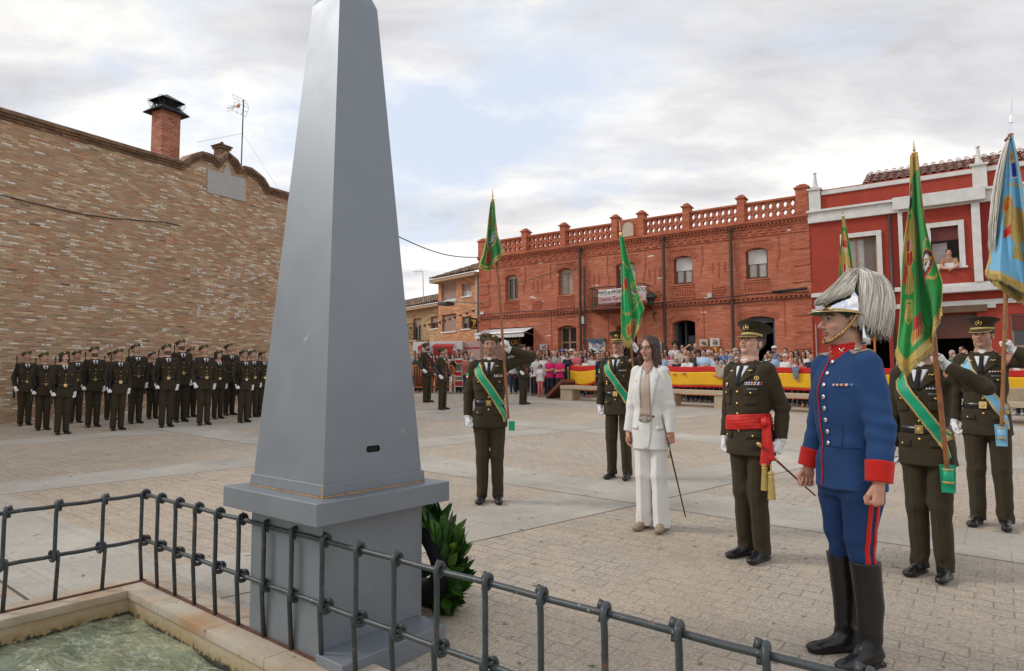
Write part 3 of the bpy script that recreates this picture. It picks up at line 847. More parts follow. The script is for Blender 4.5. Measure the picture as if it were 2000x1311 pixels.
def hairmat(name):
    t = NT(name); g = t.n('ShaderNodeNewGeometry'); i = g.outputs['Random Per Island']
    c = t.ramp(i, [(0, (.30, .255, .20)), (.25, (.52, .47, .40)), (.7, (.70, .66, .59)), (1, (.82, .80, .75))]); return t.base(c, .5, 0, .4)
def camo(name):
    t = NT(name); co = t.coord(); n = t.noise(co, 22, 2)
    c = t.ramp(n, [(0, (.10, .085, .05)), (.42, (.05, .06, .03)), (.52, (.17, .13, .08)), (.62, (.05, .035, .02))], 'CONSTANT')
    return t.base(c, .9, 0, .2)
def ribbons(name, cols):
    t = NT(name); s = t.sep(t.coord('Object')); u = t.math('FRACT', t.math('MULTIPLY', s[0], 13.))
    c = t.ramp(u, [(i/len(cols), q) for i, q in enumerate(cols)], 'CONSTANT'); return t.base(c, .7)
def obelisk_mat(name):
    t = NT(name); co = t.coord()
    n = t.noise(co, 3, 6, .6); n2 = t.noise(co, 90, 3)
    c = t.mix(t.mr(n, .35, .65), (.225, .248, .278), (.255, .278, .308))
    d = t.noise(co, 4, 8, .7); c = t.mix(t.mr(d, .66, .72), c, (.38, .39, .40))
    t.base(c, t.mr(n, .3, .7, .46, .55), .5, .5); t.bump(t.math('ADD', t.math('MULTIPLY', n, .6), t.math('MULTIPLY', n2, .12)), .09, .01); return t.m
def rail_mat(name):
    t = NT(name); co = t.coord(); n = t.noise(co, 12, 6, .65)
    c = t.mix(t.mr(n, .25, .6), (.022, .028, .031), (.050, .060, .064)); r = t.noise(co, 7, 6, .7); z = t.sep(co)[2]
    c = t.mix(t.mr(r, .62, .68), c, (.20, .09, .05))
    w = t.noise(co, 60, 3, .6); c = t.mix(t.mr(w, .67, .72), c, (.34, .34, .32))
    t.base(c, .42, 0, .5); t.bump(t.noise(co, 40, 4), .25, .004); return t.m
def travertine(name):
    t = NT(name); co = t.coord(); n = t.noise(co, 2.2, 5, .6)
    c = t.ramp(n, [(.3, (.36, .28, .20)), (.5, (.46, .38, .29)), (.7, (.52, .46, .37))])
    st = t.noise(t.vmath('MULTIPLY', co, (1, 1, 1)), 1.4, 4, .6); c = t.mix(t.mr(st, .55, .7), c, (.40, .24, .13))
    v = t.noise(co, 16, 3, .5); v2 = t.noise(co, 5, 3, .5)
    pit = t.math('MULTIPLY', t.mr(v, .66, .70), t.mr(v2, .45, .6)); c = t.mix(pit, c, (.05, .035, .03))
    s = t.sep(co); fr = t.math('FRACT', t.math('DIVIDE', s[0], .62)); j = t.mr(t.math('MINIMUM', fr, t.math('SUBTRACT', 1., fr)), .003, .008, 1., 0.); c = t.mix(t.math('MULTIPLY', j, .7), c, (.12, .09, .07))
    t.base(c, .75, 0, .3); t.bump(t.math('SUBTRACT', t.noise(co, 30, 5), t.math('MULTIPLY', pit, .8)), .4, .01); return t.m
def poolwall(name):
    t = NT(name); co = t.coord(); z = t.sep(co)[2]; n = t.noise(co, 2.5, 5, .65); n2 = t.noise(co, 22, 5, .7)
    zz = t.math('ADD', z, t.math('MULTIPLY', t.math('SUBTRACT', n2, .5), .16))
    c = t.mix(t.mr(n, .35, .65), (.42, .29, .15), (.48, .40, .29))
    c = t.mix(t.mr(zz, -.15, -.08, .8, 0.), c, (.30, .21, .08))
    c = t.mix(t.mr(zz, -.155, -.135, .97, 0.), c, (.02, .022, .018))
    return t.base(c, .7)
def water(name):
    t = NT(name); co = t.coord(); b = t.b
    w1 = t.noise(t.vmath('MULTIPLY', co, (1., 2.2, 1.)), 4.2, 3, .5); w2 = t.noise(co, 13, 3, .5)
    h = t.math('ADD', w1, t.math('MULTIPLY', w2, .3))
    n = t.noise(co, 1.6, 4, .6)
    c = t.ramp(n, [(.3, (.12, .165, .12)), (.55, (.27, .29, .18)), (.75, (.40, .39, .25))])
    f = t.math('ABSOLUTE', t.math('SUBTRACT', t.noise(t.vmath('MULTIPLY', co, (1., 2., 1.)), 5., 4, .6), .5)); c = t.mix(t.mr(f, .0, .035, .5, 0.), c, (.60, .60, .50))
    t.base(c, .08, 0, .7); b.inputs['IOR'].default_value = 1.33
    t.bump(h, .9, .05); return t.m
def slat(name, c, f):
    t = NT(name); z = t.sep(t.coord())[2]; w = t.math('FRACT', t.math('MULTIPLY', z, f))
    k = t.mr(w, 0, .18, .72, 1.); m = t.base(t.mix(1., c, t.comb(k, k, k), 'MULTIPLY'), .6); t.bump(t.math('SINE', t.math('MULTIPLY', z, f*6.283)), .3, .01); return m
def tile_mat(name, c):
    t = NT(name); co = t.coord(); v = t.n('ShaderNodeTexVoronoi'); v.inputs['Scale'].default_value = 4.; t.l(co, v.inputs['Vector'])
    wn = t.sep(v.outputs[1])[0]
    c2 = t.ramp(wn, [(0, tuple(.6*q for q in c)), (.5, c), (.85, tuple(min(1, 1.35*q+.03) for q in c)), (1, (.34, .25, .17))])
    n = t.noise(co, 6, 5, .7); c2 = t.mix(t.mr(n, .55, .75), c2, (.16, .13, .10)); m = t.base(c2, .85); t.bump(t.noise(co, 30, 4), .4, .02); return m
def leafmat(name):
    t = NT(name); r = t.n('ShaderNodeObjectInfo'); g = t.n('ShaderNodeNewGeometry'); i = g.outputs['Random Per Island']
    c = t.ramp(i, [(0, (.012, .05, .010)), (.5, (.025, .085, .014)), (.8, (.055, .15, .018)), (1, (.16, .22, .02))])
    m = t.base(c, .38, 0, .5); return m
def paving(name):
    t = NT(name); co = t.coord('Object'); s = t.sep(co); x, y = s[0], s[1]
    def lin(a, b, o): return t.math('ADD', t.math('ADD', t.math('MULTIPLY', x, a), t.math('MULTIPLY', y, b)), o)
    a = t.math('MULTIPLY', t.math('FRACT', t.math('DIVIDE', lin(-.609, .793, -4.66), 4.92)), 4.92)
    b = t.math('MULTIPLY', t.math('FRACT', t.math('DIVIDE', lin(.609, .793, -6.28), 4.75)), 4.75)
    d = t.math('MINIMUM', a, b)
    band = t.math('LESS_THAN', d, .92)
    # pavers : rows along -37 degrees
    an = R_(-37.); ca, sa = math.cos(an), math.sin(an)
    wob = t.vmath('SCALE', t.vmath('SUBTRACT', t.noise(co, 5., 2, out=1), (.5, .5, .5)), sc=.022)
    ws = t.sep(t.vmath('ADD', co, wob))
    u = t.math('ADD', t.math('MULTIPLY', ws[0], ca), t.math('MULTIPLY', ws[1], sa)); v = t.math('SUBTRACT', t.math('MULTIPLY', ws[1], ca), t.math('MULTIPLY', ws[0], sa))
    def tiles(U, V, w, h, mw, st=.5):
        r = t.math('DIVIDE', V, h); row = t.math('FLOOR', r); uu = t.math('ADD', t.math('DIVIDE', U, w), t.math('MULTIPLY', t.math('MODULO', row, 2.), st)); col = t.math('FLOOR', uu)
        wn = t.n('ShaderNodeTexWhiteNoise', noise_dimensions='2D'); t.l(t.comb(col, row), wn.inputs['Vector'])
        fu = t.math('FRACT', uu); fr = t.math('FRACT', r)
        du = t.math('MULTIPLY', t.math('MINIMUM', fu, t.math('SUBTRACT', 1., fu)), w); dr = t.math('MULTIPLY', t.math('MINIMUM', fr, t.math('SUBTRACT', 1., fr)), h)
        return wn.outputs[0], t.mr(t.math('MINIMUM', du, dr), mw*.3, mw, 1., 0.)
    p, j = tiles(u, v, .205, .125, .0065)
    big, jb = tiles(u, v, .92, .60, .007, .33)
    jvar = t.mr(t.noise(co, 2.2, 5, .65), .35, .62, .12, 1.)
    agg = t.noise(co, 120, 3, .75); agg2 = t.noise(co, 48, 4, .7)
    sp = t.math('ADD', t.math('MULTIPLY', agg, .6), t.math('MULTIPLY', agg2, .4))
    base = t.mix(t.mr(t.noise(co, .55, 5, .6), .35, .65), (.47, .39, .305), (.44, .39, .33))
    base = t.mix(t.mr(p, 0, 1, 0, .35), base, (.44, .35, .255))
    warm = t.math('MULTIPLY', t.mr(x, -5., -1.5, .55, 0.), t.mr(y, 5., 10., 1., .25)); base = t.mix(warm, base, (.46, .34, .225))
    f = t.math('MULTIPLY', t.mr(sp, .38, .62, .62, 1.32), t.mr(p, 0, 1, .93, 1.06)); c1 = t.mix(1., base, t.comb(f, f, f), 'MULTIPLY')
    pale = t.math('MULTIPLY', t.mr(agg2, .55, .65), t.mr(t.noise(co, 1.3, 5, .7), .45, .62)); c1 = t.mix(t.math('MULTIPLY', pale, .55), c1, (.55, .53, .50))
    c1 = t.mix(t.math('MULTIPLY', t.math('MULTIPLY', j, jvar), .6), c1, (.15, .12, .095))
    g = t.mix(t.mr(big, 0, 1), (.42, .385, .33), (.47, .43, .37)); f2 = t.math('MULTIPLY', t.mr(sp, .36, .64, .84, 1.14), t.mr(t.noise(co, 1.1, 6, .7), .3, .7, .82, 1.15)); c2 = t.mix(1., g, t.comb(f2, f2, f2), 'MULTIPLY')
    c2 = t.mix(t.math('MULTIPLY', jb, .35), c2, (.17, .155, .14))
    c = t.mix(band, c1, c2)
    edge = t.math('MAXIMUM', t.mr(t.math('MINIMUM', a, t.math('SUBTRACT', 4.92, a)), .006, .014, 1., 0.), t.mr(t.math('MINIMUM', b, t.math('SUBTRACT', 4.75, b)), .006, .014, 1., 0.))
    c = t.mix(t.math('MULTIPLY', edge, .85), c, (.06, .045, .035))
    st = t.mr(t.noise(co, .35, 6, .65), .3, .7, .86, 1.12); c = t.mix(1., c, t.comb(st, st, st), 'MULTIPLY')
    bl = t.math('MULTIPLY', t.mr(t.noise(co, 9, 3, .5), .69, .72), .7); c = t.mix(bl, c, (.12, .085, .06))
    m = t.base(c, .9, 0, .15)
    h = t.math('SUBTRACT', t.math('MULTIPLY', sp, .8), t.math('MULTIPLY', t.math('ADD', t.math('MULTIPLY', j, jvar), edge), .7)); t.bump(h, .55, .012)
    return m

# ------------------------------------------------------------------ world, sun, camera
SUN_EL, SUN_AZ = R_(36), R_(-84)      # direction to the sun, clockwise from +Y
def world():
    w = bpy.data.worlds.new('World'); SC.world = w; w.use_nodes = True; T = w.node_tree
    for n in list(T.nodes): T.nodes.remove(n)
    t = NT.__new__(NT); t.t = T; t.b = None
    out = T.nodes.new('ShaderNodeOutputWorld'); bg = T.nodes.new('ShaderNodeBackground'); T.links.new(bg.outputs[0], out.inputs[0])
    sky = T.nodes.new('ShaderNodeTexSky'); sky.sky_type = 'NISHITA'; sky.sun_disc = False; sky.sun_elevation = SUN_EL; sky.sun_rotation = SUN_AZ; sky.altitude = 700; sky.air_density = 1.; sky.dust_density = 1.5
    co = T.nodes.new('ShaderNodeTexCoord').outputs['Generated']; s = t.sep(co)
    z = t.math('MAXIMUM', s[2], 0.); k = t.math('DIVIDE', 1., t.math('ADD', z, .22))
    P = t.vmath('MULTIPLY', t.vmath('SCALE', co, sc=k), (1., 1., 0.))
    wv = t.vmath('SCALE', t.vmath('SUBTRACT', t.noise(P, 1.1, 3, out=1), (.5, .5, .5)), sc=.5)
    Pw = t.vmath('ADD', t.vmath('ADD', P, wv), SKYOFF)
    n1 = t.noise(Pw, .95, 9, .58); n2 = t.noise(t.vmath('ADD', t.vmath('MULTIPLY', Pw, (.8, 1.5, 1)), (3.1, 7.7, 0)), .95, 8, .56)
    cover = t.mr(n1, .41, .51)
    cloud = t.ramp(n2, [(.38, (10.9, 10.6, 10.1)), (.47, (9.8, 9.6, 9.3)), (.53, (7.7, 7.65, 7.8)), (.63, (5.5, 5.5, 5.75))])
    veil = t.mix(.86, sky.outputs[0], (7.5, 8.3, 9.6))
    c = t.mix(cover, veil, cloud)
    c = t.mix(t.mr(s[2], -.02, .25, .6, 0.), c, (9.3, 9.2, 9.3))
    c = t.mix(t.mr(s[2], -.06, 0., 1., 0.), c, (3., 2.8, 2.6))
    T.links.new(c, bg.inputs[0]); bg.inputs[1].default_value = .1
    L = bpy.data.lights.new('sun', 'SUN'); L.energy = 1.5; L.angle = R_(14); L.color = (1., .95, .88)
    o = bpy.data.objects.new('sun', L); COL.objects.link(o)
    d = Vector((math.sin(SUN_AZ)*math.cos(SUN_EL), math.cos(SUN_AZ)*math.cos(SUN_EL), math.sin(SUN_EL)))
    o.rotation_euler = d.to_track_quat('Z', 'Y').to_euler(); o.location = (-10, -10, 20)
    cam = bpy.data.cameras.new('camera'); co = bpy.data.objects.new('camera', cam); COL.objects.link(co)
    cam.sensor_width = 36; cam.lens = 36*F/2000; cam.clip_end = 8000; cam.clip_start = .05
    fwd = Vector((0, math.cos(PT), math.sin(PT))); up = Vector((0, -math.sin(PT), math.cos(PT))); rt = Vector((1, 0, 0))
    # roll
    c_, s_ = math.cos(RL), math.sin(RL)
    X = rt*c_+up*s_; Y = -rt*s_+up*c_
    Mx = Matrix((X, Y, -fwd)).transposed().to_4x4(); Mx.translation = (0, 0, CH); co.matrix_world = Mx
    SC.camera = co
    vs = SC.view_settings; vs.view_transform = 'Standard'; vs.look = 'None'; vs.exposure = EXPO; vs.gamma = 1
    SC.cycles.use_denoising = True; SC.cycles.max_bounces = 6; SC.cycles.diffuse_bounces = 3; SC.cycles.glossy_bounces = 3; SC.cycles.transparent_max_bounces = 6
    SC.cycles.caustics_reflective = False; SC.cycles.caustics_refractive = False; SC.cycles.sample_clamp_indirect = 6
SKYOFF = (5.2, 3.3, 0)
EXPO = .10

# ------------------------------------------------------------------ ground, pool, rail, monument
PO = Vector((-2.61, 4.67)); PZ = .235
E1A = R_(-39.1)
E1 = Vector((math.cos(E1A), math.sin(E1A))); E2 = Vector((math.sin(E1A), -math.cos(E1A)))   # E2 towards the camera side
def poolM(z=0.):
    M = Matrix.Identity(4); M[0][0], M[1][0] = E1.x, E1.y; M[0][1], M[1][1] = -E2.x, -E2.y; M[0][3], M[1][3], M[2][3] = PO.x, PO.y, z
    return M      # local x along E1, local y away from the camera
def ground():
    M = poolM(); xs = [-3000, -400, -120]+list(range(-60, 0, 6))+[-.16, 7.6]+list(range(12, 66, 6))+[120, 400, 3000]
    ys = [-3000, -400, -120, -60, -40, -24, -12, -7.0, .165]+list(range(6, 66, 6))+[120, 400, 3000]
    m = MB(); idx = {}
    for i, a in enumerate(xs):
        for j, b in enumerate(ys):
            p = M @ Vector((a, b, 0)); idx[i, j] = len(m.v); m.v.append((p.x, p.y, GA*max(-60, min(60, p.x))+GB*max(-40, min(60, p.y))))
    hx = (xs.index(-.16), ys.index(-7.0))
    for i in range(len(xs)-1):
        for j in range(len(ys)-1):
            if (i, j) == hx: continue
            m.f.append((idx[i, j], idx[i+1, j], idx[i+1, j+1], idx[i, j+1])); m.m.append(0)
    o = m.build('ground', paving('plaza_paving')); tag(o, kind='structure')
def pool():
    M = poolM(PZ)
    e = empty('fountain_basin', (0, 0, 0), label='rectangular stone fountain basin of greenish water inside the low railing', cat='fountain', M=M)
    m = MB(); W0, W1, T = .15, .165, .05
    for a, b in (((-.16, -.15), (7.6, W1)), ((-.16, -7.0), (.15, -.1505)), ((7.3, -7.0), (7.6, -.1505)), ((.1505, -7.0), (7.2995, -6.7))): m.box((a[0], a[1], -T), (b[0], b[1], 0), bev=.006)
    m.build('coping', MAT['trav'], e, ang=40)
    m = MB()
    for a, b in (((-.155, -.135), (7.59, .155)), ((-.155, -6.9), (.135, -.136)), ((7.31, -6.9), (7.59, -.136)), ((.136, -6.9), (7.309, -6.72))): m.box((a[0], a[1], -.75), (b[0], b[1], -T-.001))
    m.build('basin_wall', MAT['poolwall'], e)
    m = MB(); m.box((-.1, -6.95, -.80), (7.5, .1, -.751)); m.build('basin_floor', MAT['poolwall'], e)
    # gently rippled water with real relief
    n = 150; nx, ny = n, n; rg = np.random.RandomState(2)
    X = np.linspace(.136, 7.3, nx)**1.0; Y = np.linspace(-6.72, -.136, ny)
    X = .136+(np.linspace(0, 1, nx)**1.6)*7.17; Y = -.136-(np.linspace(0, 1, ny)**1.6)*6.58
    XX, YY = np.meshgrid(X, Y, indexing='ij'); Z = np.zeros_like(XX)
    for i in range(26):
        k = rg.uniform(4, 22); a = rg.uniform(-.9, .9)+1.2; ph = rg.uniform(0, 6.28); Z += (.045/k)*np.sin(k*(XX*math.cos(a)+YY*math.sin(a))+ph+1.5*np.sin(XX*1.7+i)+1.3*np.sin(YY*2.1+i*2))
    P = np.stack([XX, YY, Z-.165], -1).reshape(-1, 3); ii = np.arange(nx*ny).reshape(nx, ny)
    Q = np.stack([ii[:-1, :-1], ii[:-1, 1:], ii[1:, 1:], ii[1:, :-1]], -1).reshape(-1, 4)
    o = link('water', npmesh('water', P, Q), None, MAT['water']); o.matrix_world = M; tag(o, kind='structure')

def railing():
    M = poolM(PZ); e = empty('metal_railing', (0, 0, 0), label='low grey steel railing with hooked uprights around the fountain basin', cat='railing', M=M)
    zt, zm, r = .60, .285, .0122
    def run(o, d, n, first, sgn):
        d = Vector(d); o = Vector(o); N = Vector((-d.y, d.x))
        L = n*.27+.2
        # the flat rusty bar on the coping and two horizontal rods
        b = MB(); p0 = o-d*.02; p1 = o+d*L
        c = [(p0+N*.012), (p1+N*.012), (p1-N*.012), (p0-N*.012)]; b.slab([(q.x, q.y) for q in c], .001, .009); b.build('foot_bar', MAT['rust'], e)
        for z in (zt, zm):
            t = MB(); t.tube([(o+d*(L*k/40)).to_3d()+Vector((0, 0, z+.002*math.sin(k*1.7))) for k in range(41)], r*1.05, 10); t.build('rod', MAT['rail'], e, True)
        for i in range(first, n+1):
            s = o+d*(i*.27)+d*(.0 if i else .012); u = MB(); t3 = lambda a, z, n_=0.: (s+d*a+N*n_).to_3d()+Vector((0, 0, z))
            # upper piece : hook round the top rod, down, hook round the middle rod
            R0 = .029
            pts = [t3(-.030, zt+.008, sgn*R0*1.0)]+[t3(-.022+.0022*k, zt+R0*math.sin(a_), sgn*R0*math.cos(a_)) for k, a_ in enumerate(np.linspace(-PI*.55, PI, 12))]
            top = pts
            top += [t3(.004, zt-.05-(zt-zm-.06)*q, -sgn*R0*.9) for q in np.linspace(0, 1, 4)]
            top += [t3(.004+.0015*k, zm+R0*math.sin(a_), sgn*R0*math.cos(a_)) for k, a_ in enumerate(np.linspace(PI*1.05, PI*2.45, 9))]
            u.tube(top, r, 10); u.tube([t3(-.036, zt+.006, sgn*.012), t3(-.030, zt+.030, sgn*.028)], [r*1.15, r*1.45], 8)
            # lower piece : a loop under the middle rod and the leg down to the bar
            low = [t3(-.018, zm+R0*math.sin(a_)*.8, sgn*.75*R0*math.cos(a_)) for a_ in np.linspace(.2, PI, 7)]+[t3(-.018, zm-.03, -sgn*R0*.7), t3(-.014, .006, -sgn*.006)]
            u.tube(low, r, 10)
            u.build('upright', MAT['rail'], e, True)
    run((0, 0), (1, 0), 24, 0, 1)
    run((0, 0), (0, -1), 8, 1, -1)

MON = dict(cx=-1.0132, cy=3.8209, th=2.4598, a=.3419, s=.4548, z0=.9279, z1=1.0414, m=.3522, z2=1.108, b=.337, t=.1366, zt=3.9124, mm=.3487)
def monument():
    q = MON; th = q['th']; M = Matrix.Rotation(th-PI/2, 4, 'Z'); M.translation = (q['cx'], q['cy'], 0)
    # local x = u (to the right-back), local y = w (to the left-back)
    e = empty('obelisk_monument', (0, 0, 0), label='tall grey painted obelisk on a square pedestal behind the railing', cat='monument', M=M)
    m = MB(); a = q['a']; m.box((-a, -a, -.1), (a, a, q['z0'])); m.build('pedestal', MAT['obelisk'], e, bevel=.004)
    m = MB(); m.box((-a-.03, -a-.22, -.1), (a-.024, -a-.0005, .285)); m.build('plinth_step', MAT['obelisk'], e, bevel=.004)
    s = q['s']; m = MB(); m.box((-s, -s, q['z0']+.0005), (s, s, q['z1'])); m.build('slab', MAT['obelisk'], e, bevel=.004)
    def fr(m, h0, z0, h1, z1, cap=True):
        vs = [(x*h, y*h, z) for h, z in ((h0, z0), (h1, z1)) for x, y in ((-1, -1), (1, -1), (1, 1), (-1, 1))]
        m.add(vs, [(3, 2, 1, 0), (4, 5, 6, 7)]+[(k, (k+1) % 4, 4+(k+1) % 4, 4+k) for k in range(4)])
    m = MB(); fr(m, q['m'], q['z1']+.009, q['mm'], q['z2']); m.build('base_skirt', MAT['obelisk'], e, bevel=.003)
    m = MB(); fr(m, q['m']+.0015, q['z1']+.001, q['m']+.001, q['z1']+.0088); 
    m.box((-q['m']-.002, -q['m']-.002, q['z1']+.001), (-q['m']+.004, -q['m']+.006, q['z2']-.004)); m.build('chipped_edge', MAT['rawwood'], e)
    # shaft with the slot cut in the right face: the face is built round the slot
    z0, z1, h0, h1 = q['z2']+.0003, q['zt'], q['b'], q['t']
    H_ = lambda z: h0+(h1-h0)*(z-z0)/(z1-z0)
    m = MB()
    zs, ze = 1.244, 1.280; xs, xe = -.060, .036
    def fy(x, z): return (x, -H_(z), z)
    def face(x0, x1, za, zb):
        c = lambda x, z: (max(-H_(z), min(H_(z), x)), -H_(z), z); m.add([c(x0, za), c(x1, za), c(x1, zb), c(x0, zb)], [(0, 1, 2, 3)])
    face(-9, 9, z0, zs); face(-9, 9, ze, z1); face(-9, xs, zs, ze); face(xe, 9, zs, ze)
    for s_ in range(3):
        ro = Matrix.Rotation(PI/2*(s_+1), 4, 'Z')
        m.add([ro @ Vector(v) for v in ((-h0, -h0, z0), (h0, -h0, z0), (h1, -h1, z1), (-h1, -h1, z1))], [(0, 1, 2, 3)])
    # rounded slot ends + inner pocket
    for sx, cx in ((-1, xs), (1, xe)):
        r = (ze-zs)/2; zc = (zs+ze)/2
        for sg in (-1, 1):
            corner = (cx, zc+sg*r); arc = [(cx-sx*(1-math.cos(k*PI/12))*r, zc+sg*r*math.sin(k*PI/12)) for k in range(7)]
            arc = [(cx-sx*r+sx*r*math.cos(k*PI/12), zc+sg*r*math.sin(k*PI/12)) for k in range(7)]
            m.add([fy(*corner)]+[fy(*p) for p in arc], [tuple(range(8))] )
    # pyramid cap
    zc = z1; m.add([(-h1, -h1, zc), (h1, -h1, zc), (h1, h1, zc), (-h1, h1, zc), (0, 0, zc+.36)], [(0, 1, 4), (1, 2, 4), (2, 3, 4), (3, 0, 4)])
    m.build('shaft', MAT['obelisk'], e)
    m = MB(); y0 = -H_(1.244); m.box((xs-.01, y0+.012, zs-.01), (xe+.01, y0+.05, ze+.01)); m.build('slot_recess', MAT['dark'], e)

def wreath():
    # leans against the hidden back-right face of the pedestal
    q = MON; th = q['th']; u = Vector((math.cos(th-PI/2), math.sin(th-PI/2), 0)); w = Vector((math.cos(th), math.sin(th), 0))
    C = Vector((q['cx'], q['cy'], 0))+u*(q['a']+.20)-w*(.02); C.z = gz(C.x, C.y)+.355
    n = (u*math.cos(R_(18))+Vector((0, 0, 1))*math.sin(R_(18))).normalized()
    ax = -w; ay = n.cross(ax).normalized()
    if ay.z < 0: ay = -ay
    e = empty('laurel_wreath', C, label='large green laurel wreath leaning behind the obelisk pedestal', cat='wreath')
    R0 = .29; m = MB(); m.tube([ax*R0*math.cos(a)+ay*R0*math.sin(a) for a in np.linspace(0, 2*PI, 49)[:-1]], .082, 12, closed=True); m.build('black_core', MAT['blackcloth'], e, True)
    rg = random.Random(5); m = MB()
    for i in range(700):
        a = rg.uniform(0, 2*PI); b = rg.uniform(-.55, 1.7); rad = ax*math.cos(a)+ay*math.sin(a); tan = -ax*math.sin(a)+ay*math.cos(a)
        base = rad*R0+(rad*math.cos(b)+n*math.sin(b))*.075
        out = (rad*math.cos(b)+n*math.sin(b)); d = (tan*rg.uniform(.5, 1.1)+out*rg.uniform(.35, 1.0)+Vector((rg.gauss(0, .2), rg.gauss(0, .2), rg.gauss(0, .2)))).normalized()
        L = rg.uniform(.11, .175); wd = L*rg.uniform(.16, .22); sd = d.cross(out+Vector((rg.gauss(0, .4), rg.gauss(0, .4), rg.gauss(0, .4)))).normalized(); nn = sd.cross(d)
        rows = []
        for k, (t_, ww) in enumerate(((0, .1), (.25, .75), (.5, 1), (.75, .72), (1, .04))):
            c = base+d*L*t_+nn*(-.02*t_*t_); rows.append([c-sd*wd*ww, c+nn*(.006*ww), c+sd*wd*ww])
        b0 = len(m.v); m.grid(rows)
    m.build('leaves', MAT['leaf'], e, True, fixn=False)
    m = MB()
    for k in range(6): 
        a = k; m.tube([ax*(.13+.02*k)*1+ay*(-.02+.02*k)+n*(.02), ax*(.16+.02*k)+ay*(.0+.025*k)+n*.05], [.012, .02], 6)
    m.build('orange_flower', MAT['sign_orange'], e, True)
# ------------------------------------------------------------------ buildings
def holed(m, s0, s1, z0, z1, holes, y0, y1, mi=0):
    """wall slab with rectangular openings, as butted boxes: front, back and reveals in one mesh"""
    S = sorted({s0, s1, *[h[0] for h in holes], *[h[1] for h in holes]}); Z = sorted({z0, z1, *[h[2] for h in holes], *[h[3] for h in holes]})
    S = [q for q in S if s0 <= q <= s1]; Z = [q for q in Z if z0 <= q <= z1]
    def solid(i, j):
        if i < 0 or j < 0 or i >= len(S)-1 or j >= len(Z)-1: return False
        a, b = (S[i]+S[i+1])/2, (Z[j]+Z[j+1])/2
        return not any(h[0] < a < h[1] and h[2] < b < h[3] for h in holes)
    for i in range(len(S)-1):
        for j in range(len(Z)-1):
            if not solid(i, j): continue
            a, b, c, d = S[i], S[i+1], Z[j], Z[j+1]
            m.add([(a, y1, c), (b, y1, c), (b, y1, d), (a, y1, d)], [(0, 1, 2, 3)], mi); m.add([(a, y0, c), (b, y0, c), (b, y0, d), (a, y0, d)], [(3, 2, 1, 0)], mi)
            if not solid(i-1, j): m.add([(a, y0, c), (a, y1, c), (a, y1, d), (a, y0, d)], [(0, 1, 2, 3)], mi)
            if not solid(i+1, j): m.add([(b, y0, c), (b, y1, c), (b, y1, d), (b, y0, d)], [(3, 2, 1, 0)], mi)
            if not solid(i, j-1): m.add([(a, y0, c), (b, y0, c), (b, y1, c), (a, y1, c)], [(0, 1, 2, 3)], mi)
            if not solid(i, j+1): m.add([(a, y0, d), (b, y0, d), (b, y1, d), (a, y1, d)], [(3, 2, 1, 0)], mi)
def archfill(m, a, b, ztop, rise, y0, y1, mi=0, n=8):
    """fills the corners above a segmental arch whose crown touches ztop"""
    w = (b-a)/2; c = (a+b)/2; r = (w*w+rise*rise)/(2*rise); zc = ztop-r
    arc = [(c+w*math.sin(t), zc+math.sqrt(max(r*r-(w*math.sin(t))**2, 0))) for t in np.linspace(-PI/2, PI/2, 2*n+1)]
    m.prism([(a, ztop)]+arc[:n+1][::1], y0, y1, mi); m.prism([(b, ztop)]+arc[n:][::-1], y0, y1, mi)
def wpx(W, px0, py0, px1, py1):
    a = W.at(px0, (py0+py1)/2)[0]; b = W.at(px1, (py0+py1)/2)[0]; z1 = W.at((px0+px1)/2, py0)[1]; z0 = W.at((px0+px1)/2, py1)[1]
    return min(a, b), max(a, b), z0, z1
def vrand(seed): return random.Random(seed)

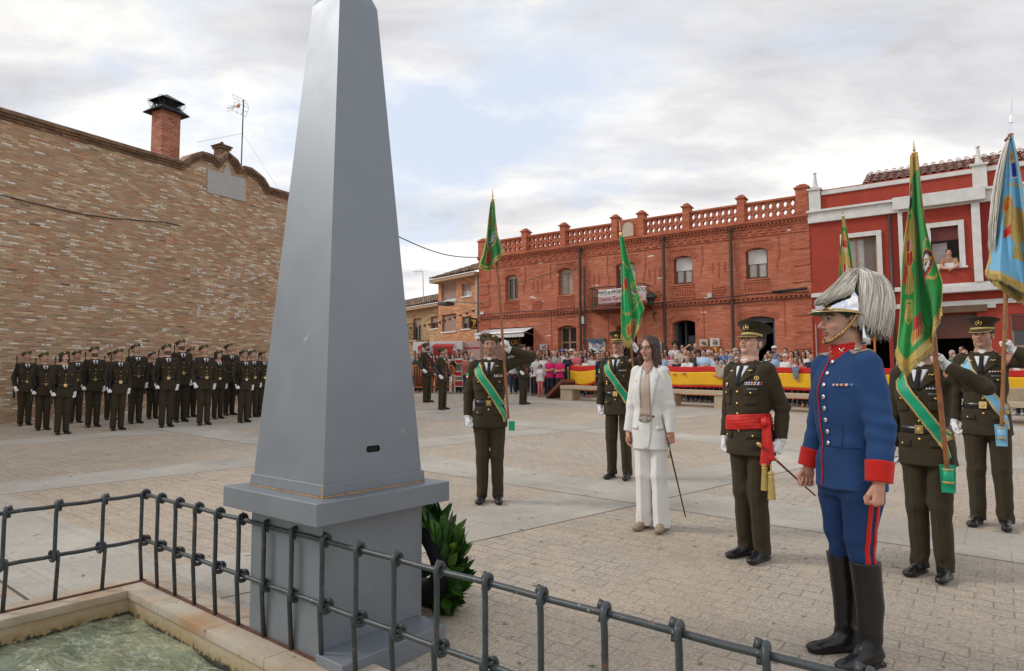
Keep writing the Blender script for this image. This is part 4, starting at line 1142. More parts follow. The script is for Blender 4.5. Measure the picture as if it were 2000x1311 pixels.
def left_wall():
    A = G(28, 826); W = Wall((A.x, A.y), R_(241)); M = W.mat()
    e = empty('brick_building', (0, 0, 0), label='long tan brick gable wall with curved coping behind the rank of soldiers', cat='building', M=M)
    low = [(0, 232), (280, 311), (356, 332), (364, 329), (379, 317), (394, 312), (410, 317), (427, 330), (433, 322), (444, 311), (452, 321), (463, 340), (474, 339), (486, 342), (505, 357), (518, 378), (564, 391), (640, 410)]
    L = [W.at(*p) for p in low]; L = [(W.at(-500, 100)[0] if 0 else L[0][0]+9, L[0][1])]+L
    sR = L[-1][0]
    m = MB(); m.prism([(a, z) for a, z in L]+[(sR, -1.), (L[0][0], -1.)], -.5, 0); m.build('wall', MAT['brickL'], e)
    # coping: stepped brick courses swept along the line
    def sweep(name, dz0, dz1, o0, o1, mat, par=e):
        m = MB(); P = []
        # resample and smooth the curve
        pts = []
        for (a0, z0), (a1, z1) in zip(L[:-1], L[1:]):
            n = max(1, int(abs(a1-a0)/.12)) if abs(a1-a0) < 4 else 2
            for k in range(n): pts.append((a0+(a1-a0)*k/n, z0+(z1-z0)*k/n))
        pts.append(L[-1])
        for i, (a, z) in enumerate(pts):
            p, q = pts[max(0, i-1)], pts[min(len(pts)-1, i+1)]; t = Vector((q[0]-p[0], q[1]-p[1])).normalized(); n = Vector((-t.y, t.x)); n = n if n.y > 0 else -n
            P.append([(a+n.x*dz0, o1, z+n.y*dz0), (a+n.x*dz1, o1, z+n.y*dz1), (a+n.x*dz1, o0, z+n.y*dz1), (a+n.x*dz0, o0, z+n.y*dz0), (a+n.x*dz0, o1, z+n.y*dz0)])
        m.grid(P); return m.build(name, mat, par)
    c = sweep('coping', .0, .07, -.3, .05, MAT['brickC']); sweep('coping', .071, .13, -.3, .10, MAT['brickC']); sweep('coping', .131, .20, -.32, .15, MAT['brickC']); sweep('coping_tile', .201, .235, -.34, .12, MAT['tile2'])
    # plaque with the little arched top
    pl = [(403.6, 376), (404.3, 330), (435, 338), (438, 328), (443, 323), (448, 330), (451, 343), (479, 350), (479, 394.5)]
    m = MB(); m.prism([W.at(*p) for p in pl], .003, .03); m.build('plaque', MAT['plaque'], e)
    # cable stapled to the wall
    m = MB(); pts = [W.at(*p) for p in ((-60, 365), (0, 381), (60, 396), (110, 408), (155, 418), (220, 427), (300, 433), (318, 434), (352, 441))]
    m.tube([(a, .02, z) for a, z in pts], .012, 6); m.build('cable', MAT['iron'], e)
    # worn white paint marks (remains of lettering, unreadable)
    rg = vrand(3); m = MB()
    for px, py, w, h in ((392, 536, 12, 16), (407, 575, 8, 34), (430, 590, 18, 12), (447, 535, 8, 18), (465, 540, 10, 10), (392, 612, 10, 18), (415, 612, 6, 20), (445, 610, 10, 22), (462, 618, 12, 14), (480, 612, 14, 22), (455, 580, 14, 10), (372, 612, 8, 8)):
        for k in range(11):
            a, z = W.at(px+rg.uniform(-.5, .5)*w, py+rg.uniform(-.5, .5)*h); z = round(z/.056)*.056+.02; l = rg.uniform(.02, .07)
            m.box((a, .001, z), (a+l, .004, z+rg.uniform(.02, .04)))
    m.build('paint_remains', MAT['ink_white'], e)
    # chimney
    Wb = Wall(W.w(0, 0, -1.1).to_2d(), R_(241)); s0, s1, z0, z1 = 0, 0, 0, 0
    a0 = Wb.at(316, 260)[0]; a1 = Wb.at(352, 260)[0]; zt = Wb.at(350, 224)[1]
    wd = abs(a0-a1)
    c = empty('chimney', (0, 0, 0), label='red brick chimney with a black iron cowl above the long tan wall', cat='chimney', M=Wb.mat()); hi, lo = max(a0, a1), min(a0, a1)
    m = MB(); m.box((lo, -wd*.9, 6.5), (hi, 0, zt)); m.build('stack', MAT['brickCh'], c)
    cx, cy = (lo+hi)/2, -wd*.45; w2 = wd/2
    def pyr(name, z, h, r, r2, th=.02):
        m = MB(); 
        for zz, fl in ((z, 0), (z-th, 1)):
            vs = [(cx+sx*q, cy+sy*q*.95, zz+dz) for q, dz in ((r, 0), (r2, h)) for sx, sy in ((-1, -1), (1, -1), (1, 1), (-1, 1))]
            m.add(vs, [(k, (k+1) % 4, 4+(k+1) % 4, 4+k) for k in range(4)]+([(4, 5, 6, 7)] if r2 < .3 else []))
        return m.build(name, MAT['iron'], c)
    pyr('cowl_skirt', zt-.02, .22, w2*1.62, w2*.82); pyr('cowl_cap', zt+.36, .24, w2*1.28, w2*.05)
    m = MB()
    for sx, sy in ((-1, -1), (1, -1), (1, 1), (-1, 1)): m.tube([(cx+sx*w2*.75, cy+sy*w2*.75, zt+.1), (cx+sx*w2*.8, cy+sy*w2*.8, zt+.42)], .02, 6)
    for k in range(10):
        for sy in (-1, 1): t = (k/9-.5)*2; m.tube([(cx+t*w2*.9, cy+sy*w2*.85, zt+.16), (cx+t*w2*.9+.03, cy+sy*w2*.95, zt+.28), (cx+t*w2*.9, cy+sy*w2*.9, zt+.40)], .008, 4)
        for sx in (-1, 1): t = (k/9-.5)*2; m.tube([(cx+sx*w2*.85, cy+t*w2*.9, zt+.16), (cx+sx*w2*.97, cy+t*w2*.9+.03, zt+.28), (cx+sx*w2*.9, cy+t*w2*.9, zt+.40)], .008, 4)
    for sx in (-1, 1):
        for sy in (-1, 1):
            for k in range(3):
                r = .07+.02*k; m.tube([(cx+sx*(w2*1.15+r*math.cos(a)), cy+sy*(w2*.9), zt+.2+k*.05+r*math.sin(a)) for a in np.linspace(0, 5.2, 10)], .007, 4)
    m.build('scrollwork', MAT['iron'], c)
    # small brick pinnacle on the ogee
    px = 441; a, z = W.at(441, 306); m = MB(); w_ = .16
    p = empty('brick_pinnacle', W.w(a, z, -.2), rz=R_(241), label='small square brick pinnacle on the curved wall coping', cat='pinnacle')
    h = W.at(441, 278)[1]-z
    m.box((-w_, -w_, -.35), (w_, w_, h*.55)); m.box((-w_*1.25, -w_*1.25, h*.551), (w_*1.25, w_*1.25, h*.72)); m.box((-w_*1.45, -w_*1.45, h*.721), (w_*1.45, w_*1.45, h*.80)); m.build('shaft', MAT['brickC'], p)
    m = MB(); m.add([(-w_*1.4, -w_*1.4, h*.8), (w_*1.4, -w_*1.4, h*.8), (w_*1.4, w_*1.4, h*.8), (-w_*1.4, w_*1.4, h*.8), (0, 0, h*1.0)], [(0, 1, 4), (1, 2, 4), (2, 3, 4), (3, 0, 4)]); m.lathe([(.05, h*.92), (.05, h*1.08), (.02, h*1.12)], 8); m.build('cap', MAT['brickC'], p)
    # aerial
    Wc = Wall(W.w(0, 0, -1.6).to_2d(), R_(241)); a, zt = Wc.at(474, 195); _, zb = Wc.at(470, 335)
    base = Wc.w(a, zb-.6); an = empty('tv_aerial', base, label='tall tv aerial mast with a grid reflector beside the curved coping', cat='aerial'); H0 = zt-zb+.6
    lean = -.03
    m = MB(); m.tube([(0, 0, 0), (lean*-1., 0, H0)], .022, 8); m.build('mast', MAT['iron'], an)
    R = Matrix.Rotation(R_(-25), 4, 'Z'); m = MB()
    for k in range(5):
        z = -.28+.14*k; m.tube([R @ Vector((-.02-abs(z)*.5, -.3, H0-.18+z)), R @ Vector((-.02-abs(z)*.5, .3, H0-.18+z))], .007, 5)
    for y in (-.3, -.1, .1, .3): m.tube([R @ Vector((-.18, y, H0-.5)), R @ Vector((-.02, y, H0-.18)), R @ Vector((-.18, y, H0+.14))], .007, 5)
    m.build('reflector', MAT['metal'], an)
    m = MB()
    for z in (-.10, 0, .10): m.tube([R @ Vector((-.1, 0, H0-.18)), R @ Vector((-.75, 0, H0-.18+z*1.1))], .009, 5)
    for k in range(6): m.tube([R @ Vector((-.3-.08*k, -.09, H0-.18)), R @ Vector((-.3-.08*k, .09, H0-.18))], .006, 4)
    m.build('boom', MAT['metal'], an); m = MB(); m.lathe([(.02, -.06), (.06, -.03), (.06, .03), (.02, .06)], 10, 0, Matrix.Translation(R @ Vector((-.2, 0, H0-.18)))); m.build('dipole_box', MAT['sign_orange'], an)
    for i, (px, py) in enumerate(((385, 278), (545, 372))):
        q = Wc.at(px, py); m = MB(); top = Vector((-lean*.6, 0, H0*.62)); en = Wc.w(*q)-base; m.tube([top, en], .004, 4); m.build('guy_wire', MAT['iron'], an)

def window(W_e, name, a, b, z0, z1, depth, frame, glass, rise=0., mull=1, blind=None, bfrac=.4, sill=None, fw=.07, sillw=.06, tr=0):
    """frame + pane + sill set back by depth in local wall coordinates; returned part carries its own sub-parts"""
    y = -depth; m = MB()
    m.box((a, y-.05, z0), (a+fw, y, z1)); m.box((b-fw, y-.05, z0), (b, y, z1)); m.box((a+fw+.0005, y-.05, z1-fw), (b-fw-.0005, y, z1)); m.box((a+fw+.0005, y-.05, z0), (b-fw-.0005, y, z0+fw))
    for k in range(mull):
        c = a+(b-a)*(k+1)/(mull+1); m.box((c-fw*.45, y-.045, z0+fw+.0005), (c+fw*.45, y+.004, z1-fw-.0005))
    if tr: m.box((a+fw+.001, y-.044, tr-.03), (b-fw-.001, y+.003, tr+.03))
    f = m.build('window', frame, W_e)
    m = MB(); m.box((a+.01, y-.035, z0+.01), (b-.01, y-.025, z1-.01)); m.build('pane', glass, f)
    if blind: m = MB(); m.box((a+fw*.6, y+.006, z1-(z1-z0)*bfrac), (b-fw*.6, y+.02, z1-.03)); m.build('roller_blind', blind, f)
    if sill: m = MB(); m.box((a-.05, y+.001, z0-sillw), (b+.05, .05, z0-.001)); m.build('sill', sill, f)
    return f

def text(name, body, size, M, mat, par=None, ext=.003, align='CENTER', sx=1.):
    cu = bpy.data.curves.new(name, 'FONT'); cu.body = body; cu.size = size; cu.extrude = ext; cu.align_x = align; cu.align_y = 'CENTER'; cu.resolution_u = 3
    o = bpy.data.objects.new(name, cu); COL.objects.link(o); cu.materials.append(mat)
    bpy.context.view_layer.update(); me = bpy.data.meshes.new_from_object(o, depsgraph=bpy.context.evaluated_depsgraph_get()); bpy.data.objects.remove(o); bpy.data.curves.remove(cu)
    me.transform(M @ Matrix.Diagonal((sx, 1, 1, 1))); return link(name, me, par)
def wtext(a, y, z, rot=0.):
    # wall local frame has x running right to left as seen from the square: flip
    return Matrix.Translation((a, y, z)) @ Matrix.Rotation(PI, 4, 'Z') @ Matrix.Rotation(PI/2, 4, 'X')

def red_brick():
    W = Wall((10.237, 22.0), R_(146.4)); M = W.mat(); RB['W'] = W
    e = empty('red_brick_building', (0, 0, 0), label='two storey ornate red brick building with a pierced balustrade', cat='building', M=M)
    S1 = W.at(935.5, 500)[0]; S0 = 0.0
    up = []
    for i, q in enumerate([(987, 537, 1011.5, 587), (1090, 524, 1118.5, 577), (1203, 512, 1243, 600), (1315, 500, 1352.5, 555.5), (1456, 484, 1499.5, 545)]): up.append(wpx(W, *q))
    gd = [wpx(W, *q) for q in [(955, 640, 1042, 740), (1090, 636, 1126, 745), (1203, 632, 1245, 750), (1314, 625, 1359, 757), (1451, 618, 1515, 765)]]
    gd = [(a, b, .0, z1) for a, b, z0, z1 in gd]
    zc = 7.20
    holes = [(a, b, z0, z1) for a, b, z0, z1 in up]+gd
    m = MB(); holed(m, S0, S1, -.5, zc, holes, -.42, 0)
    for a, b, z0, z1 in up+gd[1:]: archfill(m, a, b, z1, .12, -.42, 0)
    m.build('wall', MAT['brickR'], e)
    # body behind
    m = MB(); m.box((S0, -9, -.5), (S1, -8.7, 7)); m.box((S1-.3, -8.699, -.5), (S1, -.421, 7)); m.box((S0, -8.699, -.5), (S0+.3, -.421, 7)); m.build('side_wall', MAT['brickR'], e)
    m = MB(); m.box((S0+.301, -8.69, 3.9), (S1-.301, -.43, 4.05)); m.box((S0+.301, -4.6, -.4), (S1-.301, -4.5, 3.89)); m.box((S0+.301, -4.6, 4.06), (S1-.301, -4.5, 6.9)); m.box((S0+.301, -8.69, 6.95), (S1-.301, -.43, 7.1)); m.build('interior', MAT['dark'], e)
    m = MB(); m.add([(S0+.4, -.8, 7.15), (S1-.4, -.8, 7.15), (S1-3, -5., 8.3), (S0+3, -5., 8.3), (S0+.4, -9, 7.15), (S1-.4, -9, 7.15)], [(0, 1, 2, 3), (3, 2, 5, 4), (0, 3, 4), (1, 5, 2)]); m.build('roof', MAT['tile2'], e)
    T = MAT['brickT']
    # string courses, dentils, stepped corbels
    m = MB()
    def course(z0, z1, o, a=S0+.001, b=S1-.001): m.box((a, .0015, z0), (b, o, z1))
    course(7.02, 7.08, .05); course(7.141, 7.20, .12); course(7.201, 7.27, .17)
    for k in range(int((S1-S0)/.13)): a = S0+.03+k*.13; m.box((a, .0014, 7.081), (a+.075, .10, 7.14))
    course(6.72, 6.75, .035)
    n = int((S1-S0)/.34)
    for k in range(n):
        a = S0+.05+k*.34; m.box((a, .0012, 6.80), (a+.20, .045, 6.86)); m.box((a+.06, .0013, 6.861), (a+.14, .05, 6.92)); m.box((a+.17, .0011, 6.921), (a+.31, .045, 6.985))
    course(4.40, 4.44, .06); course(4.505, 4.56, .11)
    for k in range(int((S1-S0)/.16)): a = S0+.03+k*.16; m.box((a, .0014, 4.441), (a+.085, .09, 4.504))
    m.build('cornice', T, e)
    # relief pilasters stepped outlines, dentil rows over openings
    m = MB()
    for (a, b, z0, z1) in up:
        for k in range(9): c = a-.05+(b-a+.10)*k/8.; m.box((c-.03, .0012, 6.54), (c+.03, .03, 6.60))
        for sgn, x in ((-1, a-.38), (1, b+.38)):
            m.box((x-.012, .001, 5.9), (x+.012, .022, 6.62)); m.box((x+sgn*-.07-.012, .001, 5.5), (x-sgn*.07+.012, .022, 5.80))
            m.add([(x-.012, .001, 5.9), (x+.012, .001, 5.9), (x-sgn*.07+.012, .001, 5.8), (x-sgn*.07-.012, .001, 5.8), (x-.012, .022, 5.9), (x+.012, .022, 5.9), (x-sgn*.07+.012, .022, 5.8), (x-sgn*.07-.012, .022, 5.8)], [(4, 5, 6, 7), (0, 4, 7, 3), (1, 2, 6, 5)])
        # soldier-course arch band
        w = (b-a)/2; c = (a+b)/2; rise = .12; r = (w*w+rise*rise)/(2*rise)
        for k in range(13):
            t = (k/12-.5)*2*math.asin(w/r)*1.12; cx, cz = c+(r+.13)*math.sin(t), z1-r+(r+.13)*math.cos(t); Mx = Matrix.Translation((cx, 0, cz)) @ Matrix.Rotation(t, 4, 'Y'); m.box((-.03, .001, -.12), (.03, .018, .10), 0, Mx)
        if z0 > 4.9:
            for k in range(8): c = a+.06+(b-a-.12)*k/7.; m.box((c-.025, .001, z0-.42), (c+.025, .028, z0-.16))
            m.box((a-.04, .001, z0-.12), (b+.04, .03, z0-.075)); m.box((a-.04, .001, z0-.52), (b+.04, .03, z0-.46)); m.box((a-.06, .0011, z0-.75), (a-.035, .02, z0-.125)); m.box((b+.035, .0011, z0-.75), (b+.06, .02, z0-.125))
    mid = [(up[i][0]+up[i+1][1])/2 for i in range(4)]
    for c in mid:
        for dx, za, zb in ((-.22, 5.55, 5.95), (0, 5.35, 5.95), (.22, 5.55, 5.95)): m.box((c+dx-.012, .001, za), (c+dx+.012, .022, zb))
        for k, w in enumerate((.16, .22, .26, .22)): m.box((c-w, .001, 4.72+k*.09), (c+w, .03, 4.765+k*.09))
        m.box((c+.24, .001, 4.60), (c+.265, .022, 5.15))
    for (a, b, z0, z1) in gd[1:]:
        for k in range(11): c = a-.05+(b-a+.10)*k/10.; m.box((c-.03, .0012, 4.25), (c+.03, .03, 4.30))
        w = (b-a)/2; c = (a+b)/2; rise = .12; r = (w*w+rise*rise)/(2*rise)
        for k in range(19):
            t = (k/18-.5)*2*math.asin(w/r)*1.06; cx, cz = c+(r+.13)*math.sin(t), z1-r+(r+.13)*math.cos(t); Mx = Matrix.Translation((cx, 0, cz)) @ Matrix.Rotation(t, 4, 'Y'); m.box((-.028, .001, -.12), (.028, .018, .10), 0, Mx)
        for x in (a-.32, b+.32): m.box((x-.012, .001, 3.1), (x+.012, .022, 4.35))
    # quoins at both ends
    for k in range(11):
        z = .9+k*.58
        if abs(z+.2-4.45) < .35: continue
        w = .62 if k % 2 else .56
        m.box((S0+.002, .001, z), (S0+w, .03, z+.50)); m.box((S1-w, .001, z), (S1-.002, .03, z+.50))
    m.build('brick_relief', T, e)
    # balustrade
    piers = [W.at(px, 430)[0] for px in (937, 1023.5, 1099, 1200, 1251.5, 1340, 1447.5, 1570)]
    piers[0] = S1-.17; piers[-1] = S0+.2
    b0, b1 = 7.271, 8.0
    for i, p in enumerate(piers):
        w = .13 if 0 < i < 7 else .20; top = 8.18 if i < 7 else 8.22
        if i == 0: top = 8.02
        m = MB(); m.box((p-w, -.36, b0), (p+w, .04, top)); m.box((p-w-.05, -.41, top+.001), (p+w+.05, .09, top+.05)); m.box((p-w*.9, -.33, top+.0505), (p+w*.9, .01, top+.12)); m.box((p-w*.5, -.25, top+.1205), (p+w*.5, -.07, top+.17)); m.build('balustrade_pier', T, e)
    for i in range(7):
        a = piers[i+1]+(.13 if i+1 < 7 else .20)+.0005; b = piers[i]-(.13 if i > 0 else .20)-.0005
        m = MB()
        if i == 3:
            m.box((a, -.25, b0), (b, -.02, 8.06)); o = m.build('niche_panel', T, e); c = (a+b)/2; w = (b-a)*.27
            m = MB(); m.prism([(c-w, 7.35), (c+w, 7.35), (c+w, 7.72)]+[(c+w*math.cos(t), 7.72+w*math.sin(t)) for t in np.linspace(0.1, PI-.1, 9)]+[(c-w, 7.72)], -.0195, .0); m.build('niche_relief', MAT['cream'], e)
            m = MB(); m.tube([(c-w*1.15, .0, 7.35), (c-w*1.15, .0, 7.72)]+[(c-w*1.15*math.cos(t), .0, 7.72+w*1.15*math.sin(t)) for t in np.linspace(.1, PI-.1, 9)]+[(c+w*1.15, 0, 7.72), (c+w*1.15, 0, 7.35)], .03, 6)
            for k in range(9):
                for j in range(8):
                    x = a+.04+(b-a-.08)*k/8.; z = 7.34+j*.085
                    if abs(x-c) < w*1.4 and z < 7.95: continue
                    m.box((x-.02, -.0195, z), (x+.02, .005, z+.03))
            m.build('niche_arch', T, e); continue
        n = max(4, round((b-a)/.235)); st = (b-a)/n; hs = []
        for k in range(n):
            c = a+st*(k+.5)
            for zc_, hh in ((7.78, .105), (7.48, .095)): hs += [(c-.062, c+.062, zc_-hh*.55, zc_+hh*.6), (c-.032, c+.032, zc_-hh, zc_+hh)]
            if k: hs.append((c-st/2-.04, c-st/2+.04, 7.61, 7.655))
        holed(m, a, b, b0, 7.93, hs, -.22, -.06); m.box((a, -.30, 7.931), (b, .0, 8.0)); m.box((a, -.28, 7.30), (b, -.02, 7.345)) if 0 else None
        m.build('balustrade_panel', T, e)
    # windows
    for i, (a, b, z0, z1) in enumerate(up):
        if i in (3, 4):
            f = window(e, 'window', a+.01, b-.01, z0+.01, z1-.01, .20, MAT['woodW'], MAT['paneW'], mull=1, blind=MAT['blindW'], bfrac=.50, sill=MAT['brickT'], fw=.09)
        else:
            f = window(e, 'window', a+.01, b-.01, z0+.01, z1-.01, .20, MAT['woodL'] if i != 2 else MAT['woodW'], MAT['glassd'] if i == 0 else MAT['paneW'], mull=1, blind=MAT['cream'], bfrac=.14, sill=MAT['brickT'], fw=.10)
    # ground-floor openings
    for i, (a, b, z0, z1) in enumerate(gd):
        if i == 0: continue
        if i == 1: f = window(e, 'door', a+.01, b-.01, .05, z1-.01, .25, MAT['woodL'], MAT['glassd'], mull=1, fw=.09, tr=3.2)
        if i == 2: m = MB(); m.box((a, -.6, .0), (b, -.5, z1)); m.build('door', MAT['glassd'], e)
        if i == 3:
            m = MB(); m.box((a+.001, -.85, 0), (b-.35, -.80, z1-.55)); m.box((b-.349, -.84, 0), (b-.3, -.60, z1)); m.box((b-.10, -.84, .0), (b-.001, -.3, z1-.1)); d = m.build('door', MAT['greydoor'], e)
            m = MB(); m.box((a+.35, -.798, .4), (b-.5, -.785, z1-.75)); m.build('door_panel', MAT['doorwood'], d)
        if i == 4:
            m = MB(); m.box((a+.001, -.30, 0), (a+.10, -.22, z1-.1)); m.box((b-.28, -.30, 0), (b-.001, -.22, z1-.02)); m.box((a+.101, -.30, z1-.22), (b-.281, -.22, z1-.02)); m.build('door_frame', MAT['greydoor'], e)
    # shop: window, sign, open door, awning
    a, b, z0, z1 = gd[0]
    m = MB(); m.box((b-.06, -.25, 0), (b-.001, -.15, z1)); m.box((a+.001, -.25, 0), (a+.06, -.15, z1)); c = a+(b-a)*.36; m.box((c-.06, -.25, 0), (c+.06, -.15, z1)); m.box((c+.061, -.24, 2.98), (b-.061, -.16, 3.06)); m.box((a+.061, -.24, 3.0), (c-.061, -.16, 3.07)); f = m.build('shop_front', MAT['woodW'], e)
    m = MB(); m.box((c+.061, -.22, .8), (b-.061, -.20, 2.979)); m.build('shop_window', MAT['glass'], f)
    m = MB(); rg = vrand(4)
    for k in range(14): x = rg.uniform(c+.1, b-.3); z = rg.uniform(1.9, 2.85); m.box((x, -.199, z), (x+rg.uniform(.08, .2), -.196+k*.0002, z+rg.uniform(.1, .2)))
    m.build('poster', MAT['paper'], f)
    m = MB(); m.box((c+.07, -.15, 3.10), (b-.07, -.10, 3.46)); s = m.build('shop_sign', MAT['sign_dark'], e)
    text('lettering', 'TABACOS', .27, wtext((c+b)/2-.1, -.097, 3.28), MAT['ink_yellow'], s, sx=1.05)
    m = MB(); n = 40; P = []
    aw0, aw1 = W.at(947, 645)[0], W.at(1041.5, 640)[0]; zt = 3.78
    for k in range(n+1):
        x = aw0+(aw1-aw0)*k/n; sc = .03*abs(math.sin(k*PI/2.5)); P.append([(x, .03, zt+.12), (x, .75, zt-.12), (x, .76, zt-.30-sc)])
    m.grid(P); aw = m.build('awning', MAT['canvas'], e, solid=.012); m = MB(); m.tube([(aw0, .78, zt-.12), (aw1, .78, zt-.12)], .025, 8); m.tube([(aw0, .02, zt-.2), (aw0, .76, zt-.13)], .015, 6); m.tube([(aw1, .02, zt-.2), (aw1, .76, zt-.13)], .015, 6); m.build('awning_bar', MAT['metal'], aw)
    # tobacco hanging sign
    a_, z_ = W.at(931, 634)
    t = empty('hanging_sign', W.w(a_-.2, z_, .02), rz=R_(146.4), label='small dark hanging sign with an orange T mark beside the awning', cat='sign')
    m = MB(); m.box((-.04, .25, -.25), (.04, .8, .25), bev=.02); m.build('sign_box', MAT['sign_dark'], t); m = MB(); m.tube([(0, 0, .1), (0, .26, .1)], .02, 6); m.build('bracket', MAT['iron'], t)
    for sx in (-1, 1):
        m = MB(); x0, x1 = (sx*.041, sx*.05)
        m.box((x0, .36, .10), (x1, .70, .17)); m.box((x0, .49, -.12), (x1+sx*.001, .57, .099)); m.box((x0, .36, -.0), (x1, .44, .099)); m.build('tee_mark', MAT['ink_yellow'], t)
        mt = Matrix.Translation((sx*.046, .525, -.19)) @ Matrix.Rotation(sx*PI/2, 4, 'Z') @ Matrix.Rotation(PI/2, 4, 'X'); text('lettering', 'TABACOS', .085, mt, MAT['ink_yellow'], t)
    # drain pipes
    for px, r, mt in ((1135.5, .055, 'pipe'), (1143.5, .03, 'pipe'), (1299, .055, 'pipe'), (1431, .055, 'pipe')):
        a = W.at(px, 560)[0]; m = MB(); zt = 6.95 if r > .04 else 6.3
        m.tube([(a, .12, .4), (a, .12, zt)], r, 10); 
        for z in (1.2, 2.6, 4.7, 5.9): m.lathe([(r*1.25, z), (r*1.25, z+.05)], 10, 0, Matrix.Translation((a, .12, 0)))
        if r > .04: m.lathe([(r*1.0, zt), (r*1.6, zt+.08), (r*1.6, zt+.16)], 10, 0, Matrix.Translation((a, .12, 0)))
        m.build('drainpipe', MAT[mt], e, ang=40)
    # balcony, its banner
    a, b, z0, z1 = up[2]; bx0, bx1 = W.at(1272, 600)[0], W.at(1167, 600)[0]; zb, zt = W.at(1180, 604)[1], W.at(1180, 566)[1]
    m = MB(); m.box((bx0, .002, zb-.10), (bx1, .75, zb-.02)); m.box((bx0-.03, .001, zb-.16), (bx1+.03, .60, zb-.101)); bal = m.build('balcony', MAT['mahog'], e)
    m = MB(); nb = 22
    for k in range(nb+1): x = bx0+.02+(bx1-bx0-.04)*k/nb; m.tube([(x, .72, zb-.02), (x, .72, zt)], .010, 5)
    for x in (bx0+.02, bx1-.02):
        for k in range(1, 6): m.tube([(x, .72*k/6., zb-.02), (x, .72*k/6., zt)], .010, 5)
        m.tube([(x, .0, zt), (x, .72, zt)], .018, 6)
    m.tube([(bx0, .72, zt), (bx1, .72, zt)], .02, 6); m.build('balcony_rail', MAT['iron'], bal)
    bn0, bn1 = W.at(1262, 580, .75)[0], W.at(1169, 590, .75)[0]; zB0, zB1 = W.at(1169.5, 594, .75)[1], W.at(1169.5, 567, .75)[1]
    t = empty('banner', W.w(0, 0, 0), rz=R_(146.4), label='white tourist information banner hung on the balcony railing', cat='banner')
    m = MB(); m.grid([[(bn0+(bn1-bn0)*k/20., .752+.006*math.sin(k*1.3+j), zB0+(zB1-zB0)*j/4.) for j in range(5)] for k in range(21)]); m.build('sheet', MAT['banner_white'], t, True, solid=.004)
    m = MB(); hB = zB1-zB0; m.box((bn0+.02, .7615, zB0+.03), (bn1-.02, .7635, zB0+hB*.50)); m.build('pink_band', MAT['banner_pink'], t)
    m = MB(); m.box((bn0+.02, .7615, zB0+hB*.585), (bn1-.02, .764, zB0+hB*.60)); m.build('rule', MAT['ink_black'], t)
    cxm = (bn0+bn1)/2; wB = bn1-bn0
    text('lettering', 'PUNTO de INFORMACIÓN TURÍSTICA', .215, wtext(cxm, .765, zB0+hB*.80), MAT['ink_black'], t, sx=.62*wB/2.2)
    text('lettering', 'Cisneros Tierra de Campos', .25, wtext(cxm+.1, .767, zB0+hB*.30), MAT['ink_red'], t, sx=.72*wB/2.2)
    # signs, boxes and meters on the wall
    def wbox(name, label, cat, q, d, mat, extra=None, group=None):
        a, b, z0, z1 = wpx(W, *q); t = empty(name, W.w(a, z0, 0), rz=R_(146.4), label=label, cat=cat, group=group); m = MB(); m.box((0, .032, 0), (b-a, d, z1-z0), bev=.006); bx = m.build('panel', MAT[mat], t)
        if extra: extra(t, b-a, z1-z0, d)
        return t
    def dotted(seed, mats, n=12):
        def f(t, w, h, d):
            rg = vrand(seed)
            for k, mt in enumerate(mats):
                m = MB()
                for _ in range(n): x, z = rg.uniform(.03, w-.2), rg.uniform(.03, h-.12); m.box((x, d+.001, z), (x+rg.uniform(.06, .17), d+.003+k*.001+_*.0001, z+rg.uniform(.03, .1)))
                m.build('notice', MAT[mt], t)
        return f
    wbox('electric_box', 'white electric box high on the brick wall beside the drainpipe', 'electric box', (1136.5, 619, 1145, 633), .14, 'boxgrey')
    wbox('electric_box', 'small white junction box on the brick cornice between two windows', 'electric box', (1383, 574, 1391.5, 582), .12, 'boxgrey')
    wbox('meter_cabinet', 'white meter cabinet at head height left of the grey door', 'cabinet', (1280, 668, 1295, 690), .20, 'boxgrey', lambda t, w, h, d: MB().box((w*.35, d+.001, h*.5), (w*.65, d+.004, h*.8)).build('meter_window', MAT['glassd'], t))
    wbox('notice_board', 'blue topped notice board full of papers behind the capped flag bearer', 'notice board', (1152, 664, 1183, 690), .10, 'paper', dotted(1, ('ink_black', 'sign_orange', 'sign_blue'), 9))
    wbox('notice_board_hood', 'dark blue hood above the notice board', 'hood', (1151, 662, 1184, 667), .22, 'boardblue')
    wbox('wall_plaque', 'brown tourist plaque on the brick wall right of the grey door', 'plaque', (1367, 663, 1383, 677), .06, 'cream', dotted(2, ('woodW',), 6))
    wbox('wall_plaque', 'black and white tourist plaque on the brick wall next to the brown one', 'plaque', (1388, 661, 1406, 677), .06, 'paper', dotted(3, ('ink_black', 'woodL'), 5))
    wbox('notice', 'orange paper notice taped below the two wall plaques', 'notice', (1393, 678, 1401, 692), .04, 'sign_orange')
    wbox('wall_plaque', 'grey plaque with a red mark on the wall right of the tobacco shop', 'plaque', (1055, 672, 1070, 684), .06, 'boxgrey', dotted(8, ('banner_red',), 3))
    wbox('street_name_plate', 'small white street name plate at the left end of the brick facade', 'sign', (939, 609, 945.5, 616), .05, 'paper')
    # lantern
    a, z = W.at(1281, 590); la = empty('wall_lantern', W.w(a, z, 0), rz=R_(146.4), label='black iron wall lantern on a scrolled bracket right of the balcony', cat='lantern')
    m = MB(); m.tube([(0, .0, -.45), (0, .25, -.40), (0, .45, -.28), (0, .5, -.18)], .02, 6); m.tube([(0, .02, -.75), (0, .28, -.62), (0, .4, -.42)], .015, 6)
    m.tube([(0, .2+.08*math.cos(t), -.55+.08*math.sin(t)) for t in np.linspace(0, 5, 12)], .012, 5); m.build('bracket', MAT['iron'], la)
